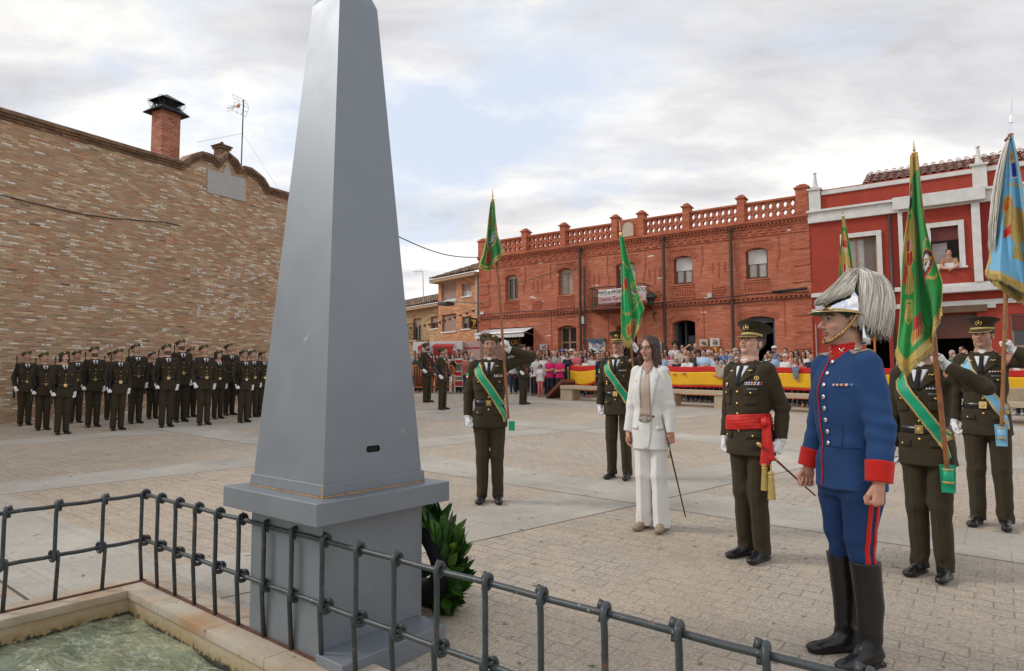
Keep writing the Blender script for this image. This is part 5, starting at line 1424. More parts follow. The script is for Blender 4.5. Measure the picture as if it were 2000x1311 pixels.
    m = MB(); T_ = Matrix.Translation((0, .5, 0)); m.lathe([(.04, -.2), (.10, -.17), (.13, -.05), (.13, -.02)], 8, 0, T_); m.lathe([(.26, .12), (.24, .16), (.14, .24), (.10, .30), (.05, .33), (.03, .38)], 16, 0, T_); m.build('lantern_head', MAT['lampgreen'], la, ang=40)
    m = MB(); m.lathe([(.12, -.02), (.21, .12)], 8, 0, T_); m.build('lantern_glass', MAT['glassd'], la)
    # cables along the string course
    m = MB(); ca = [W.at(px, 600)[0] for px in (940, 1010, 1080, 1135, 1168, 1290, 1420, 1500, 1583)]
    m.tube([(x, .13, 4.60+.03*math.sin(i*2.1)) for i, x in enumerate(ca)], .018, 6); m.tube([(x, .12, 4.40-.04*math.sin(i*1.3)) for i, x in enumerate(ca)], .010, 6)
    a0 = W.at(1510, 580)[0]; m.tube([(a0, .15, 4.66), (S0+.1, .15, 4.70)], .05, 6); cb = m.build('cable', MAT['iron'], e)
    # street cable from the brick wall to the facade
    m = MB(); p0 = W.w(S1-.1, W.at(937, 504)[1], .15); p1 = YP(780, 463, 24.); p2 = YP(560, 380, 18.)
    pts = [p2.lerp(p1, k/8)-Vector((0, 0, .15*math.sin(PI*k/8))) for k in range(8)]+[p1.lerp(p0, k/12)-Vector((0, 0, .25*math.sin(PI*k/12))) for k in range(13)]
    m.tube(pts, .02, 6); o = m.build('overhead_cable', MAT['iron'], None); tag(o, 'black overhead cable crossing the sky behind the obelisk', 'cable')
    m = MB(); pA = W.w(S1-.1, 5.9, .15); aB, zB = W.at(1134, 510); m.tube([pA.lerp(W.w(aB, zB, .15), k/12)-Vector((0, 0, .28*math.sin(PI*k/12))) for k in range(13)], .014, 6); o = m.build('facade_cable', MAT['iron'], None); tag(o, 'thin sagging cable across the upper left of the brick facade', 'cable')

RB = {}
def red_house():
    W = RB['W']; M = W.mat()
    e = empty('red_house', (0, 0, 0), label='dark red rendered house with white trim and a clay tile roof', cat='house', M=M)
    at = W.at; s0 = -.002; sL = at(2000, 450)[0]-3.5
    w1 = wpx(W, 1652, 463, 1713, 535); w2 = wpx(W, 1818, 443, 1873, 515)
    g1 = wpx(W, 1690, 655, 1738, 740); g2 = wpx(W, 1828, 610, 1912, 760)
    w3 = wpx(W, 1975, 612, 2040, 740); g1 = (g1[0], g1[1], 0., 3.05); g2 = (g2[0], g2[1], 0, at(1870, 612)[1])
    m = MB(); holed(m, sL, s0, -.5, 8.05, [w1, w2, g1, g2, w3], -.4, 0); m.build('wall', MAT['redwall'], e)
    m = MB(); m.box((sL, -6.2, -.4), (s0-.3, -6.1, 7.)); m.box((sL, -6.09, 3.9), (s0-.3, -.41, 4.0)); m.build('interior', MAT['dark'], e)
    # recessed right bay colour and pilasters : raised centre bay between px 1763 and 1906
    za, zb = at(1775, 593)[1], at(1775, 445)[1]
    T = MAT['whitetrim']
    c0, c1 = at(1906, 500)[0], at(1895, 500)[0]; p0, p1 = at(1918, 500)[0], at(1901, 500)[0]
    q0, q1 = at(1766, 500)[0], at(1757, 500)[0]
    zc0, zc1 = at(1590, 437)[1], at(1590, 413)[1]        # main white cornice
    zs0, zs1 = at(1600, 581)[1], at(1600, 573)[1]        # band over the ground floor
    zp = at(1700, 366)[1]                                 # parapet coping
    m = MB()
    m.box((sL, .001, zc0), (s0+.02, .12, zc1-.08)); m.box((sL, .001, zc1-.079), (s0+.05, .20, zc1)); m.box((p0-.15, .201, zc0+.05), (q1+.12, .30, zc1+.02))
    m.box((sL, -.42, zp-.04), (s0-.42, .06, zp+.10))
    m.box((sL, .0012, zs0), (s0, .10, zs1)); m.box((sL, .0012, zs0-.55), (s0, .07, zs0-.40))
    m.box((p0, .0013, zs1+.001), (p1, .16, zc0-.001)); m.box((q0, .0013, zs1+.001), (q1, .14, zc0-.001))
    m.build('white_cornice', T, e, bevel=.01)
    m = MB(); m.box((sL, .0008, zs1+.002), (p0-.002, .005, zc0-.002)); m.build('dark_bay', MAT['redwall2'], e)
    for px in (1592, 1916):
        a = at(px, 400)[0]; w = .18; m = MB(); m.box((a-w, -.43, zc1+.001), (a+w, .10, zp+.16)); m.box((a-w-.05, -.48, zp+.161), (a+w+.05, .15, zp+.22)); m.box((a-w*.55, -.33, zp+.221), (a+w*.55, .0, zp+.32)); 
        Tm = Matrix.Translation((a, -.165, zp+.32)); m.lathe([(.09, .001), (.055, .25), (.045, .42), (.02, .43)], 12, 0, Tm); m.lathe([(.02, .43), (.06, .47), (.06, .50), (.01, .54)], 12, 0, Tm); m.build('white_finial', T, e, ang=35)
    # window surrounds
    for (a, b, z0, z1), px in ((w1, 0), (w2, 1)):
        m = MB(); t = .15
        for q in ((a-t, .001, z0-t*.8, a-.0005, .06, z1+t), (b+.0005, .001, z0-t*.8, b+t, .06, z1+t), (a, .001, z1+.0005, b, .059, z1+t)): m.box((q[0], q[1], q[2]), (q[3], q[4], q[5]))
        m.box((a-t-.05, .001, z0-t*1.2), (b+t+.05, .09, z0-t*.801)); m.box((a, .001, z0-t*.80), (b, .058, z0-.0005)); m.build('window_surround', T, e, bevel=.006)
    a, b, z0, z1 = w1; f = window(e, 'window', a+.01, b-.01, z0+.01, z1-.01, .15, MAT['woodL'], MAT['paneW'], mull=2, fw=.06, blind=None)
    m = MB(); m.box((a+.08, -.148, z0+.1), (a+(b-a)*.42, -.135, z1-.05)); m.build('roller_blind', MAT['blindG'], f)
    a, b, z0, z1 = w2; m = MB(); m.box((a+.01, -.12, z1-.42), (b-.01, -.05, z1-.01)); f = m.build('window', MAT['blindR'], e)
    m = MB(); m.box((a+(b-a)*.42, -.30, z0+.02), (a+(b-a)*.45, -.26, z1-.43)); m.box((a+(b-a)*.45, -.29, z0+.06), (b-.03, -.27, z1-.46)); m.build('casement', MAT['paneW'], f)
    # carriage door
    a, b, z0, z1 = g2; m = MB(); m.box((a-.25, .001, z1+.02), (b+.25, .12, z1+.22)); m.build('lintel', MAT['woodW'], e)
    m = MB(); m.box((a+.001, -.35, z1-.75), (b-.001, -.25, z1-.001)); m.build('door_head', MAT['mahog'], e)
    a, b, z0, z1 = g1; m = MB(); c = a+(b-a)*.6
    for k in range(2): x0 = c+(b-c)*k*.98; m.box((x0-.03, -.12, 0), (x0+.03, -.04, z1-.01))
    for k in range(5): m.box((c+.031, -.11, 1.2+k*.42), (b-.051, -.05, 1.25+k*.42))
    m.build('open_shutter', MAT['orange'], e)
    a, b, z0, z1 = w3; window(e, 'window', a+.01, b-.01, z0, z1-.01, .05, MAT['woodL'], MAT['glassd'], mull=1, fw=.08, tr=(z0+z1)/2, blind=MAT['blindR'], bfrac=.25)
    m = MB(); a_, z_ = at(1741, 500); m.tube([(a_, .08, 1.), (a_, .08, at(1741, 420)[1])], .05, 10); m.build('drainpipe', MAT['pipe'], e, True)
    # white pipe-like awning case over ground floor
    a0, z0 = at(1592, 599); a1 = at(1640, 599)[0]; m = MB(); m.box((a1, .001, z0-.16), (a0-.05, .30, z0+.10), bev=.03); m.build('awning_case', MAT['canvas'], e)
    a0, z0 = at(1790, 572); a1 = at(2030, 572)[0]; m = MB(); m.box((a1, .102, z0-.10), (a0, .34, z0+.10), bev=.03); m.build('awning_case', MAT['canvas'], e)
    a0, z0 = at(1935, 598); m = MB(); m.box((a0-.12, .001, z0-.06), (a0+.12, .10, z0+.06), bev=.01); m.build('lamp_box', MAT['boxgrey'], e)
    a0, z0 = at(1590, 690); m = MB(); m.tube([(s0-.10, .04, 1.), (s0-.10, .04, at(1588, 634)[1])], .02, 6); m.build('pipe', MAT['pipeg'], e)
    # clay tile roof: rows of barrel tiles
    zr0, y0 = zp+.06, -.30; aR = at(1690, 350)[0]; sl = .42
    m = MB(); rg = vrand(9); run_ = 5.2
    def tiles(a0, a1, z00, yy0, rows, pitch=.24, L=.42, drop=0.):
        n = int(abs(a1-a0)/pitch)
        for i in range(n):
            x = a1+pitch*(i+.5)
            for r in range(rows):
                y = yy0-r*L; z = z00+(r*L)*sl+rg.uniform(-.01, .01); P = []
                for t_, dz in ((0, .05), (1, .02)):
                    row = []
                    for k in range(6): a = PI*k/5; row.append((x+.105*math.cos(a)*(1-.15*t_)+rg.uniform(-.004, .004), y-L*1.08*t_, z+L*t_*sl*1.08+dz+.085*math.sin(a)))
                    P.append(row)
                m.grid(P)
        m.box((a1, yy0-rows*L, z00-.05), (a0, yy0-rows*L+.02, z00-.02))
        m.add([(a1, yy0, z00), (a0, yy0, z00), (a0, yy0-rows*L, z00+rows*L*sl), (a1, yy0-rows*L, z00+rows*L*sl)], [(0, 1, 2, 3)])
    tiles(at(1680, 360)[0], sL, zr0+.10, y0, 6); tiles(s0-.1, at(1680, 360)[0], zr0-.20, y0, 3)
    m.build('roof', MAT['tile'], e, fixn=False, smooth=False)
    # person leaning at the open upper window and one in the doorway are added with the crowd

def far_houses():
    W0 = RB['W']; S1 = W0.at(935.5, 500)[0]; P = W0.w(S1+.02, 0, -.2); W = Wall((P.x, P.y), R_(132.4)); M = W.mat(); at = W.at
    e = empty('orange_brick_house', (0, 0, 0), label='orange brick house with rolling blinds left of the ornate facade', cat='house', M=M)
    s0, s1 = .0, at(856, 600)[0]; zt = at(900, 546)[1]
    wins = [wpx(W, 862, 552, 891, 588), wpx(W, 902, 554, 920.5, 579), wpx(W, 863, 614, 891, 648), wpx(W, 902, 618, 920.5, 642.5)]
    m = MB(); holed(m, s0, s1, -.5, zt, wins, -.3, 0); m.build('wall', MAT['brickO'], e)
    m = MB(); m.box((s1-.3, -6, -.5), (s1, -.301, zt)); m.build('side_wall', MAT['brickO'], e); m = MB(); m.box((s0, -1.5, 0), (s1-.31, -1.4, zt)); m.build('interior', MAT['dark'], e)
    for i, (a, b, z0, z1) in enumerate(wins):
        fr = (.82, .5, .98, .55)[i]; window(e, 'window', a+.01, b-.01, z0+.01, z1-.01, .12, MAT['paper'] if i < 2 else MAT['woodW'], MAT['glassd'] if i == 3 else MAT['paneW'], mull=2 if i == 0 else 1, fw=.06, blind=(MAT['blindB'], MAT['blindB'], MAT['blindB'], MAT['blindG'])[i], bfrac=fr, sill=MAT['whitetrim'])
    def roof(e, a0, a1, z, mat, rows=8, sl=.36, ov=.45, name='roof'):
        m = MB(); rg = vrand(2); m.box((a0, -.2, z+.001), (a1+ov*.5, ov-.05, z+.16), 0); o1 = m.build('eaves', MAT['woodL'], e); m = MB(); n = int((a1-a0+ov)/.24)
        for i in range(n):
            x = a0+.24*(i+.5)
            for r in range(rows):
                P = []
                for t_ in (0, 1): P.append([(x+.11*math.cos(PI*k/5), ov-(r+t_)*.45, z+.19+(r+t_)*.45*sl+.07*math.sin(PI*k/5)+(.03 if not t_ else 0)+rg.uniform(-.008, .008)) for k in range(6)])
                m.grid(P)
        m.add([(a0, ov, z+.17), (a1+ov, ov, z+.17), (a1+ov, ov-rows*.45, z+.17+rows*.45*sl), (a0, ov-rows*.45, z+.17+rows*.45*sl)], [(0, 1, 2, 3)]); m.build(name, mat, e, fixn=False)
    roof(e, s0, s1, zt, MAT['tile2'], 8)
    m = MB(); m.box((at(935, 590)[0]-.05, .02, 0), (at(935, 590)[0]+.06, .14, zt)); m.build('corner_pipe', MAT['pipeg'], e)
    # yellow brick house
    P2 = W.w(s1+.001, 0, -.9); W2 = Wall((P2.x, P2.y), R_(129.5)); at2 = W2.at
    y = empty('yellow_brick_house', (0, 0, 0), label='low yellow brick house with a brown tile roof near the obelisk edge', cat='house', M=W2.mat()); s2 = at2(740, 600)[0]+14; zt2 = at2(830, 604)[1]
    wins = [wpx(W2, 841, 618, 856.5, 642), wpx(W2, 807, 622, 823, 665)]
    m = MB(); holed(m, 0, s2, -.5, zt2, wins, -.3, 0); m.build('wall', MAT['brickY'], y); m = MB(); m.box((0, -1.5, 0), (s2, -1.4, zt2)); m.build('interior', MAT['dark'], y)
    for i, (a, b, z0, z1) in enumerate(wins): window(y, 'window', a+.01, b-.01, z0+.01, z1-.01, .12, MAT['woodW'], MAT['glassd'], mull=1, fw=.06, blind=MAT['blindB'], bfrac=(.55, .4)[i], sill=MAT['whitetrim'] if i == 0 else None)
    a, b, z0, z1 = wins[1]; m = MB(); m.box((a-.3, .001, z0-.1), (b+.3, .5, z0-.02)); bl = m.build('balcony', MAT['brickY'], y)
    m = MB(); 
    for k in range(13): x = a-.28+(b-a+.56)*k/12; m.tube([(x, .48, z0-.02), (x, .48, z0+.9)], .012, 5)
    m.tube([(a-.3, .48, z0+.9), (b+.3, .48, z0+.9)], .02, 5); m.build('balcony_rail', MAT['iron'], bl)
    m = MB(); m.box((b+.05, .50, z0-.3), (b+.45, .52, z0+1.0)); f = m.build('hanging_flag', MAT['paper'], None); f.matrix_world = W2.mat(); tag(f, 'small white banner hanging on the yellow house balcony', 'banner')
    roof(y, 0, s2, zt2, MAT['tile2'], 9, .33)
    # aerial on its roof, street light, bunting
    b_ = YP(828, 582, P2.y+3); tp = YP(826, 532, P2.y+3); m = MB(); m.tube([b_-Vector((0, 0, .8)), tp], .025, 6)
    for k in range(5): m.tube([tp+Vector((-.1*k-.05, 0, -.02*k-.08)), tp+Vector((-.1*k-.05, 0, .22-.02*k))], .01, 4)
    m.tube([tp+Vector((-.6, 0, .05)), tp+Vector((.1, 0, .05))], .012, 4); o = m.build('tv_aerial', MAT['metal'], None); tag(o, 'thin tv aerial on the roof of the yellow brick house', 'aerial')
    a, z = W0.at(943, 593); t = empty('street_light', W0.w(a, z, 0), rz=R_(146.4), label='flat grey street light on an arm at the facade corner', cat='street light')
    m = MB(); m.tube([(0, 0, 0), (.5, .7, .02), (1.0, 1.4, .03)], .03, 8); m.build('arm', MAT['pipeg'], t, True); m = MB(); m.box((.75, 1.15, -.16), (1.25, 1.75, -.02), bev=.03); m.build('lamp_head', MAT['lampgreen'], t)
    pts = [YP(797, 640, 33), YP(826, 635, 32), YP(858, 629, 31), YP(890, 618, 30.5), YP(930, 604, 29.6)]
    m = MB(); m.tube(pts, .008, 4); bt = m.build('bunting', MAT['iron'], None); tag(bt, 'string of small red and green pennants before the far houses', 'bunting')
    for k in range(13):
        u = (k+.5)/13*4; i = int(u); p = pts[i].lerp(pts[i+1], u-i); m = MB(); dx = Vector((.08, 0, .02)); m.add([p-dx, p+dx, p+Vector((.07, .05, -.12))], [(0, 1, 2)]); m.build('pennant', MAT['blindR'] if k % 3 else MAT['lampgreen'], bt, solid=.004)
    # white trailer and pink panel behind the crowd
    def boxy(name, label, cat, x0, x1, y0, y1, d, mat, h=.6, extra=None):
        A = YP(x0, y1, d); B = YP(x1, y1, d-.5); t = empty(name, (A.x, A.y, gz(A.x, A.y)), rz=math.atan2(B.y-A.y, B.x-A.x), label=label, cat=cat); L = (B-A).length; zt = YP(x0, y0, d).z-gz(A.x, A.y); m = MB(); m.box((0, 0, .35), (L, 2., zt), bev=.03); m.build('body', MAT[mat], t)
        m = MB()
        for x in (L*.2, L*.8): m.lathe([(.28, 0), (.28, .18)], 16, 0, Matrix.Translation((x, .2, .30)) @ Matrix.Rotation(PI/2, 4, 'X'))
        m.build('wheels', MAT['rubber'], t)
        if extra: extra(t, L, zt)
    boxy('trailer', 'long white trailer parked behind the crowd by the yellow house', 'trailer', 806, 903, 668, 690, 27.5, 'canvas', extra=lambda t, L, z: MB().box((.3, -.012, z-.25), (L-.3, -.001, z-.20)).build('trim', MAT['metal'], t))
    boxy('trailer', 'pinkish grey trailer with a red line behind the crowd', 'trailer', 901, 938, 668, 690, 27.2, 'pinkpanel', extra=lambda t, L, z: MB().box((.02, -.012, z-.30), (L-.02, -.001, z-.24)).build('red_line', MAT['banner_red'], t))
    for q, lb in (((843, 885, 676, 694), 'red cloth stall canopy with scalloped edge behind the bareheaded crowd'), ((816, 832, 677, 694), 'smaller red cloth canopy at the obelisk edge behind the crowd')):
        A = YP(q[0], q[2], 25.5); B = YP(q[1], q[2], 25.3); z1 = YP(q[0], q[3], 25.5).z; m = MB(); n = 24
        m.grid([[A.lerp(B, k/n)+Vector((0, dy, dz-.02*abs(math.sin(k*PI/2))*(dy < .01))) for dy, dz in ((1.2, .15), (0, 0), (-.02, z1-A.z))] for k in range(n+1)]); o = m.build('stall_canopy', MAT['banner_red'], None, solid=.01); tag(o, lb, 'canopy')
# ------------------------------------------------------------------ the people of the ceremony
def stand(fig, P, phi, sc=None, **tg):
    """put a figure's root at ground point P facing world angle phi (degrees)"""
    o = fig.o; o.location = (P[0], P[1], gz(P[0], P[1])); o.rotation_euler = (0, 0, R_(phi+90)); 
    if sc: o.scale = (sc,)*3
    tag(o, **tg); return o
def tolocal(P, phi, sc, W_):
    """world point -> figure units"""
    M = Matrix.Translation((P[0], P[1], gz(P[0], P[1]))) @ Matrix.Rotation(R_(phi+90), 4, 'Z') @ Matrix.Scale(sc, 4)
    return M.inverted() @ Vector(W_)
def toworld(P, phi, sc, L_):
    return Matrix.Translation((P[0], P[1], gz(P[0], P[1]))) @ Matrix.Rotation(R_(phi+90), 4, 'Z') @ Matrix.Scale(sc, 4) @ Vector(L_)

def collar_tie(f, z=1.49, drop=1.33, w=.055):
    """white shirt front, its collar points and the tie in the jacket's V"""
    f.quad('shirt_front', [(-w, z), (w, z), (.004, drop), (-.004, drop)], MAT['shirt'], 6, 8, .004)
    m = MB(); nk = f.neck
    S = SDF(nk-.13, nk+.12, .0045 if f.res < .01 else .008); S.frame(f.BR)
    n2 = f.BR.T @ nk
    S.frame(f.BR, (0, 0, 0)); S.cone(n2+np.array([0, -.002, -.050]), n2+np.array([0, -.005, -.004]), .066 if not f.fem else .058, .058 if not f.fem else .05, .01); S.cutlocal(n2+np.array([0, -.06, .003]), np.array([0, -.30, 1]), .2)
    S.frame(); f.part('shirt_collar', S, MAT['shirt'])
    a = f.strip('tie', [(0, z-.004), (0, drop+.004)], [.034, .03, .042, .03], MAT['tie'], 2, .011, thick=.006)
    return a
def lapels(f, mat, z0=1.505, zp=1.33, wd=.095, notch=True):
    for q in (-1, 1):
        # collar part and lapel part
        f.quad('lapel', [(q*.068, z0+.012), (q*.112, z0-.03), (q*(wd-.004), z0-.075), (q*.044, z0-.062)], mat, 3, 3, .008, thick=.006)
        f.quad('lapel', [(q*.047, z0-.052), (q*(wd+.018), z0-.092), (q*.030, zp+.02), (q*.002, zp)], mat, 4, 6, .009, thick=.006)
def pockets(f, mat, btn, chest=True, low=True, zc=1.275, zl=.985):
    for q in (-1, 1):
        if chest:
            f.quad('pocket', [(q*.155, zc+.035), (q*.065, zc+.03), (q*.065, zc-.085), (q*.150, zc-.085)], mat, 5, 6, .004, thick=.004)
            p = f.quad('pocket_flap', [(q*.158, zc+.04), (q*.062, zc+.035), (q*.066, zc-.005), (q*.152, zc-.005)], mat, 5, 3, .009, thick=.005)
            f.button(q*.11, zc+.008, btn, .0085, off=.012)
        if low:
            p = f.quad('pocket_flap', [(q*.165, zl), (q*.06, zl-.006), (q*.062, zl-.052), (q*.17, zl-.046)], mat, 5, 3, .007, thick=.005); f.button(q*.115, zl-.03, btn, .0085, off=.010)
def epaulette(f, q, mat, w=.055, stars=None):
    P = []
    for i in range(7):
        t = i/6; a = q*(.070+.100*t); row = []
        for j in (-1, 0, 1):
            o = Vector(f.up((a, j*w/2+.008, 1.7))); d = Vector(f.BR @ np.array([0, 0, -1.]))
            loc, nr, ii, dd = f.core_full.ray_cast(o, d); loc = loc if loc is not None else Vector((a, j*w/2, 1.5)); row.append(loc+Vector((0, 0, .006)))
        P.append(row)
    m = MB(); m.grid(P); e = m.build('epaulette', mat, f.o, True, solid=.008)
    if stars:
        m = MB(); c = P[3][1]; m.lathe([(.011, .004), (.008, .009), (.002, .011)], 8, 0, Matrix.Translation(c)); m.lathe([(.008, .004), (.006, .008), (.002, .01)], 8, 0, Matrix.Translation(P[1][1])); m.build('star', stars, e, True)
def emblem(f, a, z, kind, par=None, sc=1., off=.008):
    loc, nr = f.hit(a, z); q = nr.to_track_quat('Z', 'Y').to_matrix().to_4x4(); q.translation = loc+nr*off
    m = MB()
    if kind == 'badge': m.lathe([(.014*sc, -.002), (.014*sc, .002), (.009*sc, .004), (.003, .005)], 12, 0, q); return m.build('badge', MAT['gold'], par or f.o, True)
    if kind == 'eagle':
        for s in (-1, 1): m.tube([q @ Vector((0, 0, 0)), q @ Vector((s*.012*sc, .006*sc, .002)), q @ Vector((s*.022*sc, -.003*sc, 0))], [.004*sc, .005*sc, .002*sc], 6)
        m.lathe([(.006*sc, -.002), (.006*sc, .003), (.002, .005)], 8, 0, q); return m.build('collar_badge', MAT['gold'], par or f.o, True)
    if kind == 'medal':
        m.box((-.007*sc, -.0, -.002), (.007*sc, .022*sc, .001), 0, q); m.lathe([(.012*sc, -.002), (.012*sc, .002), (.004, .004)], 10, 0, q @ Matrix.Translation((0, -.012*sc, 0))); return m.build('medal', MAT['gold'], par or f.o, True)
    if kind == 'round':
        m.lathe([(.020*sc, -.002), (.020*sc, .002)], 16, 0, q); o = m.build('breast_badge', MAT['gold'], par or f.o); m = MB(); m.lathe([(.015*sc, .0022), (.014*sc, .004)], 14, 0, q); m.build('enamel', MAT['blindR'], o); m = MB(); m.lathe([(.007*sc, .0042), (.006*sc, .006)], 10, 0, q); m.build('crest', MAT['gold'], o); return o
def peaked_cap(f, mat=None, tilt=0.):
    h = Matrix.Translation(Vector(f.head)) @ Matrix(f.HR.tolist()).to_4x4() @ Matrix.Translation((0, .012, .055)) @ Matrix.Rotation(R_(7+tilt), 4, 'X')
    mat = mat or MAT['khaki']; m = MB()
    m.lathe([(.083, -.012), (.087, .000), (.087, .042), (.088, .046)], 40, 0, h, 1., 1.18)
    c = m.build('peaked_cap', mat, f.o, ang=50)
    # crown, higher in front
    P = []
    n = 44
    for r, z, zz in ((.087, .045, 0), (.100, .058, .3), (.121, .078, 1.), (.127, .084, 1.15), (.124, .092, 1.2), (.10, .094, 1.), (.05, .088, .5), (.004, .086, .2)):
        row = []
        for k in range(n+1): a = 2*PI*k/n; fz = z+zz*.016*(-math.sin(a)); row.append(h @ Vector((r*math.cos(a), r*1.13*math.sin(a)+.002, fz)))
        P.append(row)
    m = MB(); m.grid(P); m.build('cap_crown', mat, c, True)
    m = MB(); m.tube([h @ Vector((.128*math.cos(a), .128*1.13*math.sin(a)+.002, .087-.0184*math.sin(a))) for a in np.linspace(0, 2*PI, 45)[:-1]], .0028, 6, closed=True); m.build('cap_piping', mat, c, True)
    # visor
    P = []
    for i in range(6):
        t = i/5; row = []
        for k in range(17):
            a = -PI/2+(k/16-.5)*2*1.12; w = max(0, math.cos((k/16-.5)*PI))**.6; r = .086+.044*t*w; row.append(h @ Vector((r*math.cos(a), r*1.18*math.sin(a), -.004-.030*t*w)))
        P.append(row)
    m = MB(); m.grid(P); v = m.build('visor', mat, c, True, solid=.004)
    m = MB(); m.tube([Vector(P[-1][k])+Vector((0, 0, .001)) for k in range(1, 16)], .0032, 6); m.build('visor_edge', MAT['goldthread'], v, True)
    # gold chin cord along the band
    m = MB(); m.grid([[h @ Vector(((.089+.002)*math.cos(a), (.089+.002)*1.18*math.sin(a), z+.003)) for z in (-.008, .003, .012)] for a in np.linspace(-PI+.15, -.15, 26)]); m.build('gold_cord', MAT['goldthread'], c, True, solid=.004)
    # badge: wreath, shield and crown
    F_ = h @ Matrix.Translation((0, -.112, .052)) @ Matrix.Rotation(R_(100), 4, 'X')
    m = MB()
    for s in (-1, 1): m.tube([F_ @ Vector((s*(.022*math.sin(t)), -.020*math.cos(t), .001)) for t in np.linspace(.25, 2.5, 9)], [.003, .0045, .005, .005, .005, .0045, .004, .0035, .002], 6)
    m.lathe([(.010, -.001), (.010, .003), (.004, .005)], 8, 0, F_); m.lathe([(.007, -.001), (.007, .003), (.002, .005)], 6, 0, F_ @ Matrix.Translation((0, .018, 0)))
    m.build('cap_badge', MAT['gold'], c, True); return c
def beret(f, res=None, side=-1, mat=None):
    S = SDF(f.head-.16, f.head+.19, res or max(f.res, .005)); S.frame(f.HR, f.head)
    S.ell((0, .012, .058), (.086, .107, .034), .015)
    S.frame(f.HR @ roty(side*-.22) @ rotx(-.10), f.head); S.ell((side*.024, .010, .088), (.112, .126, .034), .02)
    S.frame(f.HR, f.head); S.ell((side*.075, .03, .075), (.035, .06, .030), .03)
    S.box((0, 0, -.060), (.2, .2, .098), .006, True)
    S.fold(.0015, 5, (30, 30, 60)); S.frame()
    o, me, P = f.part('beret', S, mat or MAT['camo']); 
    h = Matrix.Translation(Vector(f.head)) @ Matrix(f.HR.tolist()).to_4x4(); m = MB(); q = h @ Matrix.Translation((side*-.035, -.102, .085)) @ Matrix.Rotation(R_(80), 4, 'X'); m.lathe([(.013, -.01), (.012, .003), (.004, .005)], 10, 0, q); m.build('beret_badge', MAT['gold'], o, True); return o
def belt(f, z=1.06, buckle=True, mat=None, cy=0., w=.052, plate=(.028, .030)):
    b = f.ring('belt', lambda a: z, w, mat or MAT['black'], .006, thick=.004)
    if buckle:
        loc, nr = f.hit(0, z); q = nr.to_track_quat('Z', 'Y').to_matrix().to_4x4(); q.translation = loc+nr*.012
        m = MB(); m.box((-plate[0], -plate[1], -.003), (plate[0], plate[1], .003), 0, q, bev=.002); bk = m.build('buckle', MAT['gold'], b); m = MB(); m.lathe([(.017, .0032), (.015, .006), (.006, .0075)], 14, 0, q); m.build('crest', MAT['goldthread'], bk, True)
    return b
def bandolier(f, col, q=1, edge='goldthread', z0=1.50, a0=-.10, a1=.175, z1=.86, zb=1.06, w=.085, back=True):
    """broad band with gold borders from the right shoulder to the left hip (viewer's right)"""
    path = [(a0-.03, 1.47), (a0+.005, z0-.14), (.02, 1.20), (.10, 1.06), (a1, .93), (a1+.012, z1)]
    mats = [MAT[col], MAT[edge]]
    o = f.strip('shoulder_band', path, w, mats, 3, .016, sub=7, thick=.004, mcol=[(1, .14), (0, .72), (1, .14)])
    return o
def ribbonbar(f, a, z, n=3, rows=1, par=None):
    for r in range(rows): f.quad('ribbon_bar', [(a-.02*n/2-.012, z+.012-.013*r), (a+.02*n/2+.012, z+.012-.013*r), (a+.02*n/2+.012, z+.001-.013*r), (a-.02*n/2-.012, z+.001-.013*r)], MAT['rib'], 6, 1, .008, thick=.003)
def fullbvh(f, obj): f.core_full = bvh_of(obj.data)

def officer_uniform(f, mat, band=None, belt_=True, chest=True, hem=.80, rank=True, low=True, glo=(True, True), res=None, buckle=True, detail=True, tie_drop=1.335):
    o, me, P = f.coat('jacket', mat, hem=hem, res=res); fullbvh(f, o); jk = o
    collar_tie(f, drop=tie_drop); lapels(f, mat, zp=tie_drop)
    pockets(f, mat, MAT['gold'], chest, low)
    for z in (1.29, 1.20, 1.12, .99): f.button(.0, z, MAT['gold'], .010, off=.004)
    if belt_: belt(f, buckle=buckle)
    if rank:
        for q in (-1, 1): epaulette(f, q, mat, stars=MAT['gold'])
    for q in (-1, 1): emblem(f, q*.082, 1.445, 'eagle', off=.013)
    f.trousers('trousers', mat, res=res)
    f.shoes(MAT['black'])
    for q, g in ((1, glo[0]), (-1, glo[1])):
        if g: f.glove(q, MAT['glove'], cuff=0.035)
        f.cuffp(q, MAT['shirt'])
    if band: bandolier(f, band)
    # arm patch
    return jk
def arm_patch(f, q=-1):
    a, e = Vector(f.sh[q]), Vector(f.el[q]); u = (e-a).normalized(); c = a+u*.11; out = Vector((q*.75, -.66, 0)); out = (out-u*out.dot(u)).normalized(); bv = f.core_full
    loc, nr, i, d = bv.ray_cast(c+out*.2, -out)
    if loc is None: return
    M = nr.to_track_quat('Z', 'Y').to_matrix().to_4x4(); M.translation = loc+nr*.004
    m = MB(); m.slab([(-.024, -.0), (-.024, .03), (.024, .03), (.024, 0)], 0, .003, 0, M); p = m.build('arm_patch', MAT['patchgreen'], f.o); m = MB(); m.slab([(-.024, -.001), (-.020, -.022), (0, -.034), (.020, -.022), (.024, -.001)], 0, .003, 0, M); m.build('shield', MAT['patchred'], p)
    m = MB(); m.slab([(-.012, -.018), (-.012, .0), (-.004, -.006), (.004, .004), (.012, -.004), (.012, -.018)], .003, .005, 0, M); m.build('device', MAT['white'], p)

